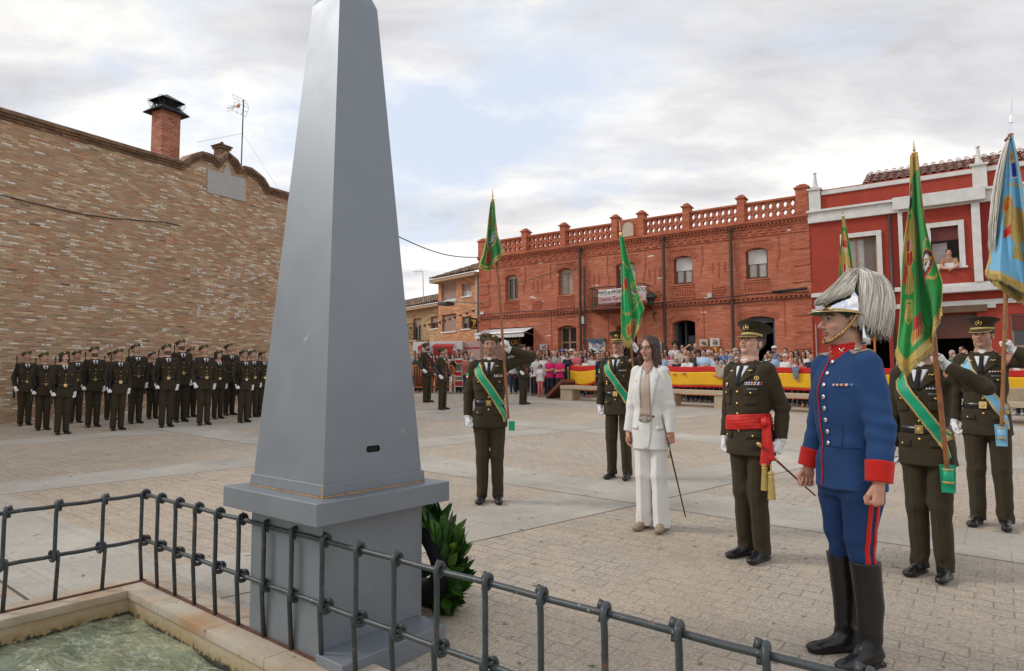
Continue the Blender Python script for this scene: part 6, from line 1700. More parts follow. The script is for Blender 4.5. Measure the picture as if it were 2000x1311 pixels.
# ---------------------------------------------------------------- flags
def ink(C, m, col, a=1.):
    m = (np.clip(m, 0, 1)*a)[..., None]; C[:] = C*(1-m)+np.array(col)*m
GOLD = (.52, .36, .09); REDC = (.50, .015, .012); BLK = (.012, .012, .014); WHT = (.62, .62, .62)
def crown(C, u, v, cx, cy, s, asp=1.):
    x = (u-cx)/s; y = (v-cy)/s*asp
    ink(C, (np.abs(x) < .9)*(np.abs(y-.55) < .22), GOLD); r = np.sqrt(x**2+(y+.0)**2*1.1)
    ink(C, (r < .98)*(y < .4)*(y > -.8), REDC)
    for k in (-.75, -.38, 0, .38, .75): ink(C, (np.abs(x-k*(1-.25*(y < -.2))) < .085)*(r < 1.08)*(y < .4), GOLD)
    ink(C, (np.abs(r-1.0) < .10)*(y < .4), GOLD); ink(C, (np.sqrt(x**2+(y+1.05)**2) < .16), GOLD)
def eagle(C, u, v, cx, cy, s, asp=1., shield=True):
    x = (u-cx)/s; y = (v-cy)/s*asp; ax = np.abs(x)
    feather = .75+.25*np.sin(ax*38+y*9)
    wing = (ax > .18)*(ax < 1.0)*(y > -1.0+.5*ax-.35*np.sin(ax*3))*(y < .35-.5*(ax-.4)**2*3+.12*np.sin(ax*26))
    ink(C, wing, np.array(GOLD)*1., 1.); ink(C, wing*(np.sin(ax*38+y*9) < -.3), (.22, .12, .03), .8)
    ink(C, (np.sqrt((x/.3)**2+(y/.75)**2) < 1), GOLD); ink(C, (np.sqrt((x+.05)**2+(y+.85)**2) < .2), GOLD)
    ink(C, (np.abs(y-.95) < .28)*(ax < .28+.3*(y-.7)), GOLD); ink(C, (np.sin(x*40) < -.4)*(np.abs(y-.95) < .26)*(ax < .28+.3*(y-.7)), (.2, .1, .03), .7)
    if shield:
        q = (ax < .30)*(y > -.35)*(y < .42-.9*ax**2); ink(C, q, REDC); ink(C, q*(x > 0)*(y < 0), WHT, .6); ink(C, q*(np.abs(x) < .02), GOLD); ink(C, q*(np.abs(y) < .02), GOLD)
def base_cols(u, v, g):
    C = np.zeros(u.shape+(3,)); C[:] = g; return C
def paint_gear(u, v):
    C = base_cols(u, v, (.022, .29, .055))
    # left fold: eagle with red cross behind, small shield above, lettering band
    ink(C, (np.abs(u-.20) < .14+.05*np.sin(v*20))*(v > .50)*(v < .66), REDC)
    eagle(C, u, v, .25, .50, .27, 1.7); crown(C, u, v, .12, .40, .06, 1.6)
    s = (np.abs(u-.20) < .10)*(v > .155)*(v < .28); ink(C, s, REDC); ink(C, s*(v > .225), BLK); r = np.sqrt(((u-.2)/.055)**2+((v-.21)/.022)**2); ink(C, (r < 1)*s, WHT); ink(C, (r < .4)*s, REDC); crown(C, u, v, .20, .135, .06, 2.)
    ink(C, (np.abs(u-.22) < .15)*(np.abs(v-.305-.15*(u-.2)**2) < .010), GOLD)
    # curls of gold near the lower left
    for k in range(4): r = np.hypot((u-.24)/.07, (v-.74-.02*k)/.018); ink(C, np.abs(r-1) < .28, GOLD)
    # right fold: round gear badge
    cx, cy = .80, .655; x = (u-cx)/.17; y = (v-cy)/.062; r = np.hypot(x, y); a = np.arctan2(y, x)
    ink(C, r < 1.12, GOLD); ink(C, r < 1.06, REDC); ink(C, (r < .98)*(y < .25-.35*x)*(y > -1.2), BLK); ink(C, (r < .98)*(y > .25+.1*x), REDC); ink(C, (r < .8), BLK)
    ink(C, (r < .56+.10*(np.sin(a*12) > 0)), WHT); ink(C, r < .28, BLK); ink(C, (np.abs(y+.05-.12*x) < .12)*(np.abs(x) < .85), GOLD); ink(C, r > 9, GOLD)
    for sy in (-1, 1): ink(C, (np.abs(v-(cy+sy*.088)-.03*np.sin((u-cx)*14)*sy) < .010)*(np.abs(u-cx) < .15), GOLD)
    ink(C, (np.abs(u-.86-.06*np.sin(v*5)) < .012)*(v < .42), GOLD, .8)
    crown(C, u, v, .42, .90, .10, 2.2); ink(C, (np.abs(u-.42) < .07)*(np.abs(v-.85) < .03), REDC); ink(C, (np.abs(u-.30) < .03)*(np.abs(v-.80) < .012), GOLD)
    # hem in gold
    ink(C, v > .965, GOLD); ink(C, (u < .02)+(u > .985), GOLD)
    return C
def paint_bridge(u, v):
    C = base_cols(u, v, (.022, .20, .035)); ink(C, u > .72, (.012, .14, .03), .5)
    def saw(cx, v0, v1, w):
        y = (v-v0)/(v1-v0); e = w*(.55+.5*np.abs(((y*3) % 1)-.5)); ink(C, (np.abs(u-cx) < e+.025)*(y > -.04)*(y < 1.04), GOLD); ink(C, (np.abs(u-cx) < e)*(y > 0)*(y < 1), REDC)
    saw(.36, .16, .42, .10); saw(.27, .74, .90, .12); saw(.90, .42, .56, .08)
    x = (u-.50)/.30; y = (v-.56)/.135; r = np.hypot(x, y); ink(C, (np.abs(r-1.22) < .14)*(y > -.2), GOLD); ink(C, (np.abs(r-1.22) < .10)*(np.sin(np.arctan2(y, x)*34) > .2)*(y > -.2), (.20, .12, .03))
    ink(C, r < 1.0, BLK); ink(C, r < .95, (.03, .26, .05)); br = (np.abs(y+.15-.10*x) < .09)+(np.abs(y-.12-.1*x) < .07)*(1)+(np.abs(np.abs(x)-.38) < .07)*(np.abs(y) < .25); ink(C, (br > 0)*(r < .93), (.25, .27, .27))
    for k, cc in enumerate((WHT, (.02, .04, .14), WHT, (.02, .04, .14))): ink(C, (np.abs(y-.42-.14*k-.07*np.sin(x*9)) < .075)*(r < .93), cc)
    ink(C, (np.abs(u-.62) < .03)*(v > .08)*(v < .46), GOLD, .6); ink(C, (np.abs(v-.955-.0*u) < .012), GOLD); ink(C, (u < .035)+(u > .97), GOLD)
    return C
def paint_crownflag(u, v):
    C = base_cols(u, v, (.010, .36, .10))
    ink(C, (np.abs(u-.40) < .30)*(np.abs(v-.29-.15*(u-.4)) < .014), GOLD)
    x = (u-.33)/.16; y = (v-.47)/.05; e = .6+.5*np.abs((y*1.5 % 1)-.5); ink(C, (np.abs(x) < e+.15)*(np.abs(y) < 1.1), GOLD); ink(C, (np.abs(x) < e)*(np.abs(y) < 1.0), REDC)
    ink(C, (np.abs(np.hypot((u-.12)/.10, (v-.52)/.05)-1) < .12), GOLD); ink(C, (np.abs(u-.1) < .03)*(np.abs(v-.5) < .03), REDC)
    x = (u-.74)/.2; y = (v-.60)/.075; sh = (np.abs(x) < .8)*(y > -.8)*(y < .9-.7*x*x); ink(C, (np.abs(x) < .9)*(y > -.92)*(y < 1.0-.7*x*x), GOLD); ink(C, sh, (.05, .33, .10)); ink(C, sh*(np.abs(y-x*.8) < .12), (.05, .1, .35)); ink(C, sh*(np.abs(y-x*.8-.22) < .09), WHT); ink(C, sh*(np.abs(y-x*.8+.22) < .09), REDC); ink(C, sh*(np.abs(x+.35) < .12)*(np.sin(y*22) > 0), GOLD)
    ink(C, np.abs(np.hypot((u-.74)/.26, (v-.60)/.10)-1) < .06, GOLD)
    ink(C, (np.abs(v-.745) < .014)*(np.sin(u*60) > -.6), GOLD)
    crown(C, u, v, .40, .89, .20, 2.6); ink(C, v > .972, GOLD); ink(C, (u < .03)+(u > .975), GOLD)
    return C
def paint_blue(u, v):
    C = base_cols(u, v, (.16, .44, .66))
    crown(C, u, v, .36, .47, .17, 2.2); eagle(C, u, v, .60, .64, .34, 2.2, False); ink(C, (np.abs(u-.36) < .10)*(np.abs(v-.655+.25*(u-.36)) < .032), REDC)
    sh = (np.abs(u-.66) < .12)*(v > .17)*(v < .27-.3*(u-.66)**2); ink(C, (np.abs(u-.66) < .14)*(v > .16)*(v < .28), WHT); ink(C, sh, (.01, .03, .28)); crown(C, u, v, .58, .13, .12, 2.)
    ink(C, (np.abs(v-.315-.6*(u-.6)**2) < .010)*(u > .42)*(u < .86), GOLD); ink(C, (np.abs(u-.93+.05*v) < .012), GOLD)
    ink(C, v > .972, GOLD); ink(C, (u < .02)+(u > .98), GOLD)
    return C
def paint_blue2(u, v):
    C = base_cols(u, v, (.12, .38, .60)); ink(C, (np.abs(u-.70) < .16)*(v > .62)*(v < .80), (.01, .03, .25)); crown(C, u, v, .72, .87, .16, 1.8); ink(C, (np.abs(u-.7) < .10)*(np.abs(v-.70) < .02)*(np.sin(u*60) > 0), WHT); ink(C, v > .95, GOLD); ink(C, (u < .03)+(u > .97), GOLD)
    return C
def paint_dress(u, v):
    C = base_cols(u, v, (.016, .26, .045)); ink(C, (np.abs(u-.42) < .26)*(v > .42), (.50, .42, .24)); eagle(C, u, v, .45, .70, .40, 2.); crown(C, u, v, .45, .30, .28, 3.); ink(C, (np.abs(u-.45) < .2)*(v > .33)*(v < .42), REDC)
    ink(C, (v < .16), (.42, .30, .10)); ink(C, (np.abs(np.sin(v*50+u*4)) < .3)*(v < .16), (.15, .3, .08)); ink(C, (np.abs(u-.45) < .18)*(v > .76)*(v < .82), REDC); ink(C, (u < .04)+(u > .96), GOLD)
    return C

def pole(parent, a, b, r0=.013, r1=.016, mat='wood', nodes=0):
    a, b = Vector(a), Vector(b); n = 24; m = MB(); pts = [a.lerp(b, k/n) for k in range(n+1)]; rs = [r0+(r1-r0)*k/n+(.0018 if nodes and k % 3 == 0 else 0) for k in range(n+1)]
    m.tube(pts, rs, 12); return m.build('pole', MAT[mat], parent, True)
def spear(parent, tip, base, kind='leaf'):
    tip, base = Vector(tip), Vector(base); d = (tip-base); L = d.length; M = d.to_track_quat('Z', 'Y').to_matrix().to_4x4(); M.translation = base; m = MB()
    if kind == 'leaf':
        m.add([M @ Vector(p) for p in ((-.045, 0, L*.30), (0, -.010, L*.36), (.045, 0, L*.30), (0, .010, L*.36), (0, 0, L), (0, 0, L*.22))], [(0, 1, 4), (1, 2, 4), (2, 3, 4), (3, 0, 4), (1, 0, 5), (2, 1, 5), (3, 2, 5), (0, 3, 5)])
        m.lathe([(.014, 0), (.020, L*.05), (.014, L*.10), (.022, L*.14), (.018, L*.20), (.010, L*.24)], 14, 0, M); return m.build('finial', MAT['gold'], parent, ang=30)
    m.lathe([(.013, 0), (.013, L*.28), (.018, L*.30), (.010, L*.45)], 12, 0, M); m.add([M @ Vector(p) for p in ((-.022, 0, L*.62), (0, -.006, L*.6), (.022, 0, L*.62), (0, .006, L*.6), (0, 0, L), (0, 0, L*.44))], [(0, 1, 4), (1, 2, 4), (2, 3, 4), (3, 0, 4), (1, 0, 5), (2, 1, 5), (3, 2, 5), (0, 3, 5)])
    return m.build('finial', MAT['silver'], parent, ang=30)
def basis(P):
    """image-right and towards-camera horizontal unit vectors at P"""
    d = Vector((P[0], P[1], 0)).normalized(); return Vector((d.y, -d.x, 0)), -d

def near(px, py, P, dn=0.):
    """point seen at the pixel, on the vertical plane through P facing the camera, dn metres nearer"""
    d = Vector((P[0], P[1], 0)); L = d.length; d /= L; r = ray(px, py); k = (L-dn)/(r.x*d.x+r.y*d.y); q = r*k; q.z += CH; return q

def ceremony():
    MAT['flagcloth'] = vcol('embroidered_silk', .55, .35, sheen=.2)
    # ---- beret flag bearer, left
    P = G(957, 980); phi = -93; sc = 1.0
    S0 = near(993, 818, P, .20); T0 = near(962.5, 372, P, .12); hW = near(984, 668, P, .17)
    hL = tolocal(P, phi, sc, hW); ax = (T0-S0).normalized(); pd = Matrix.Rotation(-R_(phi+90), 3, 'Z') @ ax
    wr = hL+Vector((.045, .055, -.075))
    f = Fig(h=1.8*sc, res=.0048, yaw=.12, pitch=.10, L=tuple(wr), hintL=(.9, .1, -.15), handL=((-.25, -.3, .85), (-.75, -.6, -.1), None, 1.0), handR=(None, (1, .1, 0), None, .75), seed=1, belly=.012, feet=.085)
    f.body('tan', (.04, .03, .025), (True, True), .35)
    f.hairp('short'); beret(f); officer_uniform(f, MAT['khaki'], 'teal'); arm_patch(f); ribbonbar(f, .10, 1.345, 3, 2); emblem(f, -.11, 1.36, 'medal')
    stand(f, P, phi, label='flag bearer in camouflage beret and olive uniform raising a pole right of the obelisk', cat='person', group='flag bearers on the square')
    E_ = empty('regimental_flag', S0, label='green flag with red ragged crosses and a bridge emblem held by the beret officer', cat='flag', group='flags carried on the square'); inv = E_.matrix_world
    off = -S0
    top = near(962.5, 395, P, .12); pole(E_, S0+off, top+off); spear(E_, near(962, 366, P, .12)+off, top+off)
    R, C_ = basis(P)
    diag = lambda: None
    flag_b(E_, off, P, .12, [(958, 395), (950, 460), (943, 500), (938, 512), (937, 521)], [(966, 395), (972, 460), (984, 490), (986, 492), (986, 494)], paint_bridge, bottom=[(937, 523), (945, 529), (952, 530), (965, 516), (978, 503), (986, 493)], fr=.012, seed=2, depth=.045)
    m = MB(); q = near(1000, 832, P, .18)+off; m.box((q.x-.035, q.y-.01, q.z-.05), (q.x+.03, q.y+.01, q.z+.05)); m.build('socket_end', MAT['teal'], E_)
    # ---- white glove officer behind the woman
    P = G(1210, 934); phi = -118; sc = 1.0; S0 = near(1243, 790, P, .2); T0 = near(1214, 455, P, .14); hW = near(1236, 672, P, .17); hL = tolocal(P, phi, sc, hW)
    f = Fig(h=1.8*sc, res=.0055, yaw=-.05, pitch=.28, L=tuple(hL+Vector((.03, .05, -.07))), hintL=(.9, .1, -.2), handL=((-.25, -.3, .85), (-.75, -.6, -.1), None, 1.0), handR=(None, (1, .1, 0), None, .7), seed=2)
    f.body('warm', (.03, .02, .015), (True, True), .3); f.hairp('short'); peaked_cap(f); officer_uniform(f, MAT['khaki'], 'teal'); arm_patch(f); ribbonbar(f, .10, 1.345, 3, 1); emblem(f, -.11, 1.20, 'medal', sc=1.2)
    stand(f, P, phi, label='flag bearer in peaked cap standing right behind the woman in white', cat='person', group='flag bearers on the square')
    E_ = empty('regimental_flag', S0, label='slim green flag with crown and gold fringe beside the woman in white', cat='flag', group='flags carried on the square'); off = -S0
    top = near(1213, 462, P, .14); pole(E_, S0+off, top+off); spear(E_, near(1209, 428, P, .14)+off, top+off)
    flag_b(E_, off, P, .17, [(1210, 462), (1214, 520), (1213, 600), (1212, 640), (1211, 664)], [(1217, 462), (1228, 510), (1247, 590), (1255, 620), (1247, 645)], paint_crownflag, bottom=[(1212, 656), (1218, 668), (1226, 674), (1236, 662), (1246, 640), (1252, 622)], fr=.045, seed=4, depth=.055)
    # ---- woman in white
    P = G(1275, 1033); phi = -122; sc = 1.755/1.8
    cn = near(1310, 876, P, .05); hL = tolocal(P, phi, sc, cn)
    f = Fig(h=1.755, fem=True, res=.0048, yaw=-.20, pitch=0., L=(.208, -.04, .875), R=(-.208, -.05, .87), handL=((0, -.1, -1), (-.6, .7, 0), None, .8), handR=(None, (1, .2, 0), None, .35), seed=3, feet=.082, wide=.93)
    f.body('light', (.05, .02, .015), (False, False), 0, lip=(.38, .10, .10)); f.hairp('long', MAT['hair_brown'])
    o, me, Pm = f.coat('white_blazer', MAT['whitesuit'], hem=.74, rows=[(.74, 0, .005, .186, .128), (.88, 0, .005, .178, .124), (1.1, 0, -.002, .142, .108), (1.3, 0, -.012, .158, .124), (1.4, 0, .0, .145, .10), (1.47, 0, .01, .115, .072), (1.52, 0, .014, .075, .055)], sleeve=(.060, .051, .045), folds=.003, cuffz=.005); fullbvh(f, o)
    f.strip('blouse', [(0, 1.475), (-.004, 1.30), (-.012, 1.04)], [.03, .10, .115], MAT['blouse'], 6, .004, sub=6, thick=.004)
    f.strip('neckline', [(0, 1.515), (0, 1.43)], [.10, .065, .006], MAT['skin_plain'], 5, .007, sub=6, thick=.003)
    b = f.strip('snake_print_belt', [(-.070, 1.02), (.048, 1.02)], .042, MAT['snake'], 2, .012, sub=10, thick=.005); loc, nr = f.hit(-.012, 1.02); q = nr.to_track_quat('Z', 'Y').to_matrix().to_4x4(); q.translation = loc+nr*.016; m = MB(); m.lathe([(.030, -.002), (.030, .003), (.022, .006), (.018, .003), (.008, .006)], 18, 0, q); m.build('buckle', MAT['silverthread'], b, True)
    f.strip('trouser_front', [(-.012, 1.0), (-.006, .86), (0, .745)], [.115, .10, .04], MAT['whitesuit'], 5, .003, sub=5, thick=.003)
    for q_ in (-1, 1): f.quad('lapel', [(q_*.052, 1.515), (q_*.115, 1.44), (q_*.075 if q_ > 0 else -.105, 1.22), (q_*.050, 1.12)], MAT['whitesuit'], 4, 8, .010, thick=.005)
    for q_ in (-1, 1): f.quad('pocket_flap', [(q_*.175, .96), (q_*.085, .955), (q_*.088, .92), (q_*.178, .925)], MAT['whitesuit'], 4, 2, .007, thick=.004)
    f.button(.062, 1.045, MAT['doorwood'], .012, off=.006); emblem(f, .085, 1.38, 'badge', sc=.5, off=.014); emblem(f, -.09, 1.37, 'badge', sc=.5, off=.014)
    f.trousers('wide_trousers', MAT['whitesuit'], wid=(.094, .080, .086), hem=.028, crease=.006, folds=.0022)
    # heels
    f.shoes(MAT['nude_shoe'], names=('peep_toe_shoe',))
    gl = MB(); hM = Matrix.Translation(Vector(f.head)) @ Matrix(f.HR.tolist()).to_4x4()
    for q_ in (-1, 1): gl.tube([hM @ Vector((q_*(.032)+.021*math.cos(t), -.098, -.002+.019*math.sin(t))) for t in np.linspace(0, 2*PI, 17)[:-1]], .0016, 6, closed=True); gl.tube([hM @ Vector((q_*.053, -.096, .004)), hM @ Vector((q_*.078, .0, .004))], .0016, 5)
    gl.tube([hM @ Vector((-.011, -.099, .0)), hM @ Vector((.011, -.099, .0))], .0016, 5); gl.build('glasses', MAT['iron'], f.o, True)
    m = MB(); m.lathe([(.003, -.005), (.005, 0), (.003, .005)], 8, 0, hM @ Matrix.Translation((.078, .012, -.045))); m.build('earring', MAT['silver'], f.o, True)
    stand(f, P, phi, sc, label='woman in white trouser suit and glasses holding a thin black baton', cat='person')
    a, b = near(1292, 810, P, .24), near(1339, 1010, P, .0); hd = Vector(f.wr[1]); 
    bt = empty('ceremonial_baton', a, label='thin black baton with silver grip held by the woman in white', cat='baton'); m = MB(); m.tube([a.lerp(b, .22)-a, b-a], [.008, .0055], 10); m.build('stick', MAT['black'], bt, True); m = MB(); m.tube([Vector((0, 0, 0)), a.lerp(b, .03)-a, a.lerp(b, .22)-a], [.011, .010, .0085], 12); m.build('grip', MAT['silverthread'], bt, True); m = MB(); m.tube([a.lerp(b, .31)-a+Vector((.0, 0, .0)), a.lerp(b, .34)-a-Vector((.012, .01, .02)), a.lerp(b, .34)-a-Vector((.01, .01, .07))], [.006, .006, .012], 8); m.build('tassel', MAT['goldthread'], bt, True)
    # ---- general with the red sash
    P = G(1472, 1090); phi = -148; sc = 1.0
    f = Fig(h=1.8, res=.0046, yaw=.02, pitch=.38, L=(.240, .050, .915), R=(-.240, -.0, .905), hintL=(.15, .9, -.1), handL=((.0, -.55, -.8), (-.9, .2, .2), None, 1.0), handR=(None, (1, .1, 0), None, .7), seed=4, belly=.015, feet=.075)
    f.body('pink', (.10, .07, .05), (True, True), .1); f.hairp('short', MAT['hair_obj']).color = (.12, .09, .07, 1); peaked_cap(f, tilt=2)
    officer_uniform(f, MAT['khaki'], None, belt_=False); arm_patch(f, 1) if 0 else None
    ribbonbar(f, .115, 1.352, 4, 2); f.quad('name_plate', [(.085, 1.318), (.15, 1.318), (.15, 1.302), (.085, 1.302)], MAT['plate'], 3, 1, .012, thick=.003); emblem(f, .135, 1.392, 'round', sc=.9, off=.010); emblem(f, -.135, 1.39, 'round', sc=.75); emblem(f, -.11, 1.345, 'badge', sc=1.3)
    s = f.ring('red_sash', lambda a: 1.055+.012*math.cos(a), .115, MAT['redsash'], .006, rows=12, thick=.006, bulge=.010, pleat=.0035)
    # pleats on the sash and the knot with hanging ends and tassels at the left hip
    for v in s.data.vertices: pass
    an = R_(-22); k0, nr = f.hit(.165, 1.055, .3); k0 = Vector((.188, -.055, 1.06))
    S = SDF(Vector(k0)-Vector((.12, .12, .48)), Vector(k0)+Vector((.12, .12, .1)), .005); kk = np.array(k0)
    S.ell(kk, (.038, .036, .045), .01); S.cone(kk+[0, 0, -.01], kk+[-.012, -.012, -.30], .022, .036, .02, flat=((.5, -.85, 0), 1.9)); S.cone(kk+[.02, .0, -.01], kk+[.034, .004, -.26], .02, .028, .01, flat=((.5, -.85, 0), 1.9)); S.fold(.003, 9, (60, 60, 14))
    f.part('sash_knot', S, MAT['redsash'])
    for dx, dz in ((-.016, -.30), (.042, -.36)):
        m = MB(); c = Vector(k0)+Vector((dx, -.012, dz)); m.tube([c+Vector((0, 0, .05)), c], .006, 8); m.lathe([(.008, 0), (.024, -.01), (.024, -.025), (.017, -.03), (.022, -.045), (.018, -.055)], 14, 0, Matrix.Translation(c)); 
        for k in range(26): a = 2*PI*k/26; m.tube([c+Vector((.015*math.cos(a), .015*math.sin(a), -.05)), c+Vector((.026*math.cos(a), .026*math.sin(a), -.21))], .0042, 5)
        m.build('gold_tassel', MAT['goldthread'], f.o, False)
    stand(f, P, phi, label='general in olive uniform with red sash and gold tassels looking upward', cat='person')
    a, b = near(1482, 868, P, .22), near(1592, 968, P, -.25); bt = empty('command_baton', a, label='brown command baton with gold knob held under the general\'s left hand', cat='baton')
    m = MB(); m.tube([Vector((0, 0, 0)), b-a], [.010, .0065], 10); m.build('stick', MAT['mahog'], bt, True); m = MB(); d = (b-a).normalized(); m.tube([-d*.02, Vector((0, 0, 0)), d*.02, d*.05], [.010, .017, .015, .0105], 12)
    for k in range(4): m.tube([d*(.15+.022*k), d*(.158+.022*k)], .0135, 10)
    m.build('knob', MAT['gold'], bt, True)
    guardsman()
    # ---- flag bearer hidden by his flag, right
    P = G(1822, 1125); phi = -142; sc = .985; S0 = near(1852, 935, P, .22); T0 = near(1787, 340, P, .30); hW = near(1826, 700, P, .24); hL = tolocal(P, phi, sc, hW)
    f = Fig(h=1.8, res=.0048, yaw=-.02, pitch=.10, L=tuple(hL+Vector((.05, .06, -.055))), hintL=(.7, .25, -.6), handL=((-.35, -.3, .8), (-.75, -.6, -.1), None, 1.0), handR=(None, (1, .1, 0), None, .7), seed=5, feet=.08)
    f.body('warm', (.03, .02, .015), (True, True), .4); f.hairp('short'); peaked_cap(f, tilt=8); officer_uniform(f, MAT['khaki'], 'teal'); ribbonbar(f, .10, 1.345, 3, 1); f.quad('name_plate', [(.07, 1.323), (.135, 1.323), (.135, 1.306), (.07, 1.306)], MAT['plate'], 3, 1, .012, thick=.003)
    stand(f, P, phi, sc, label='flag bearer whose face is hidden by the tall green gear flag', cat='person', group='flag bearers on the square')
    E_ = empty('regimental_flag', S0, label='large green flag with gear badge and eagle beside the plumed guardsman', cat='flag', group='flags carried on the square'); off = -S0; top = near(1786.5, 305, P, .30)
    pole(E_, S0+off, top+off, .015, .021, nodes=0); spear(E_, near(1784, 272, P, .30)+off, top+off)
    flag_b(E_, off, P, .34, [(1777, 305), (1776, 400), (1764, 500), (1757, 600), (1752, 684)], [(1791, 303), (1800, 400), (1822, 500), (1838, 555), (1838, 606)], paint_gear, bottom=[(1752, 684), (1758, 704), (1772, 722), (1793, 700), (1818, 672), (1820, 640), (1838, 606)], fr=.05, seed=6, depth=.07)
    socket(E_, S0+off, 'teal', P)
    # ---- blue flag bearer, far right
    P = G(1938, 1028); phi = -135; sc = 1.035; S0 = near(1956, 850, P, .22); T0 = near(1962, 300, P, .15); hW = near(1961, 668, P, .2); hL = tolocal(P, phi, sc, hW)
    f = Fig(h=1.8, res=.0048, yaw=-.10, pitch=.12, L=tuple(hL+Vector((.045, .06, -.07))), hintL=(.8, .2, -.5), handL=((-.3, -.3, .85), (-.75, -.6, -.1), None, 1.0), handR=(None, (1, .1, 0), None, .7), seed=6, feet=.10)
    f.body('warm', (.03, .02, .015), (True, True), .35); f.hairp('short'); peaked_cap(f); officer_uniform(f, MAT['khaki'], 'sky'); ribbonbar(f, .105, 1.345, 4, 1); f.quad('name_plate', [(.07, 1.323), (.135, 1.323), (.135, 1.306), (.07, 1.306)], MAT['plate'], 3, 1, .012, thick=.003)
    stand(f, P, phi, sc, label='flag bearer in peaked cap with pale blue shoulder band at the far right', cat='person', group='flag bearers on the square')
    E_ = empty('regimental_flag', S0, label='pale blue flag with eagle and a hanging horsetail at the far right', cat='flag', group='flags carried on the square'); off = -S0; top = near(1974, 262, P, .15)
    pole(E_, S0+off, top+off, .015, .020, 'bamboo', 1); spear(E_, near(1977, 186, P, .15)+off, top+off, 'spear')
    flag_b(E_, off, P, .22, [(1966, 285), (1950, 380), (1936, 450), (1930, 510), (1926, 550)], [(1977, 262), (1990, 320), (2010, 420), (2030, 500), (2040, 560)], paint_blue, bottom=[(1932, 534), (1950, 540), (1975, 552), (2000, 566), (2040, 590)], fr=.05, seed=8, depth=.06)
    flag_b(E_, off, P, .12, [(1945, 440), (1938, 470), (1930, 500), (1926, 520), (1926, 530)], [(2010, 470), (2020, 500), (2030, 540), (2035, 560), (2040, 580)], paint_blue2, bottom=[(1926, 530), (1945, 552), (1970, 570), (2000, 588), (2040, 615)], fr=.05, seed=9, depth=.05)
    rg = random.Random(3); m = MB(); A = near(1972, 268, P, .24)
    for k in range(240):
        e0 = near(1936+rg.uniform(-7, 8), 470+rg.uniform(-30, 22), P, .26+rg.uniform(-.04, .06)); c1 = near(1948+rg.uniform(-10, 8), 320+rg.uniform(-10, 30), P, .28+rg.uniform(-.03, .07)); pts = []
        for i in range(9): t = i/8; pts.append(A*(1-t)**2+c1*2*t*(1-t)+e0*t*t+off)
        m.tube(pts, [.004]*6+[.003, .002, .001], 4, cap=False)
    m.build('horsetail', MAT['plume'], E_, False); m = MB(); m.tube([near(1976, 262, P, .2)+off, near(1966, 275, P, .24)+off], [.012, .02], 10); m.build('horsetail_socket', MAT['doorwood'], E_, True)
    socket(E_, S0+off, 'sky', P)
    # small far flag between the plume and the window
    P = G(1652, 830); P = Vector((P.x, P.y, 0)); E_ = empty('regimental_flag', (P.x, P.y, gz(P.x, P.y)+.7), label='small furled green and gold flag rising behind the grey plume', cat='flag', group='flags carried on the square'); off = -Vector(E_.location); top = near(1647, 425, P, 0)
    pole(E_, Vector((0, 0, 0)), top+off); spear(E_, near(1645, 404, P, 0)+off, top+off); flag_b(E_, off, P, .05, [(1644, 422), (1644, 450), (1640, 500), (1638, 540), (1637, 560)], [(1650, 422), (1656, 460), (1664, 500), (1670, 540), (1672, 570)], paint_dress, bottom=[(1637, 560), (1648, 580), (1660, 590), (1672, 570)], fr=.04, seed=3, depth=.06)
    f = Fig(h=1.8, res=.012, seed=8, L=(.15, -.2, 1.6), hintL=(.8, .2, -.5)); f.body('warm'); f.hairp('short'); officer_uniform_low(f); stand(f, G(1655, 832), -135, label='flag bearer almost wholly hidden behind the plumed guardsman', cat='person', group='flag bearers on the square')

def socket(E_, s, col, P):
    R, C_ = basis(P); R = R*.034; m = MB(); c = Vector(s)
    m.lathe([(.028, -.03), (.032, .0), (.032, .07)], 14, 0, Matrix.Translation(c)); m.build('socket', MAT[col], E_, True)
    m = MB(); n = Vector((-C_.y, C_.x, 0)); pts = [c-R*1.4+Vector((0, 0, .09)), c-R*1.2-Vector((0, 0, .10)), c+R*1.2-Vector((0, 0, .10)), c+R*1.4+Vector((0, 0, .09))]; bk = [p-C_*.006-C_*.03 for p in pts]; m.add(pts_ := [p-C_*.030 for p in pts]+bk, [(0, 1, 2, 3), (7, 6, 5, 4), (0, 4, 5, 1), (1, 5, 6, 2), (2, 6, 7, 3), (3, 7, 4, 0)]); m.build('socket_plate', MAT[col], E_)
    m = MB(); m.lathe([(.029, -.034), (.034, -.026), (.034, -.018)], 14, 0, Matrix.Translation(c)); m.build('gold_border', MAT['goldthread'], E_, True); m = MB(); m.lathe([(.034, .056), (.034, .068)], 14, 0, Matrix.Translation(c)); m.build('gold_border', MAT['goldthread'], E_, True)

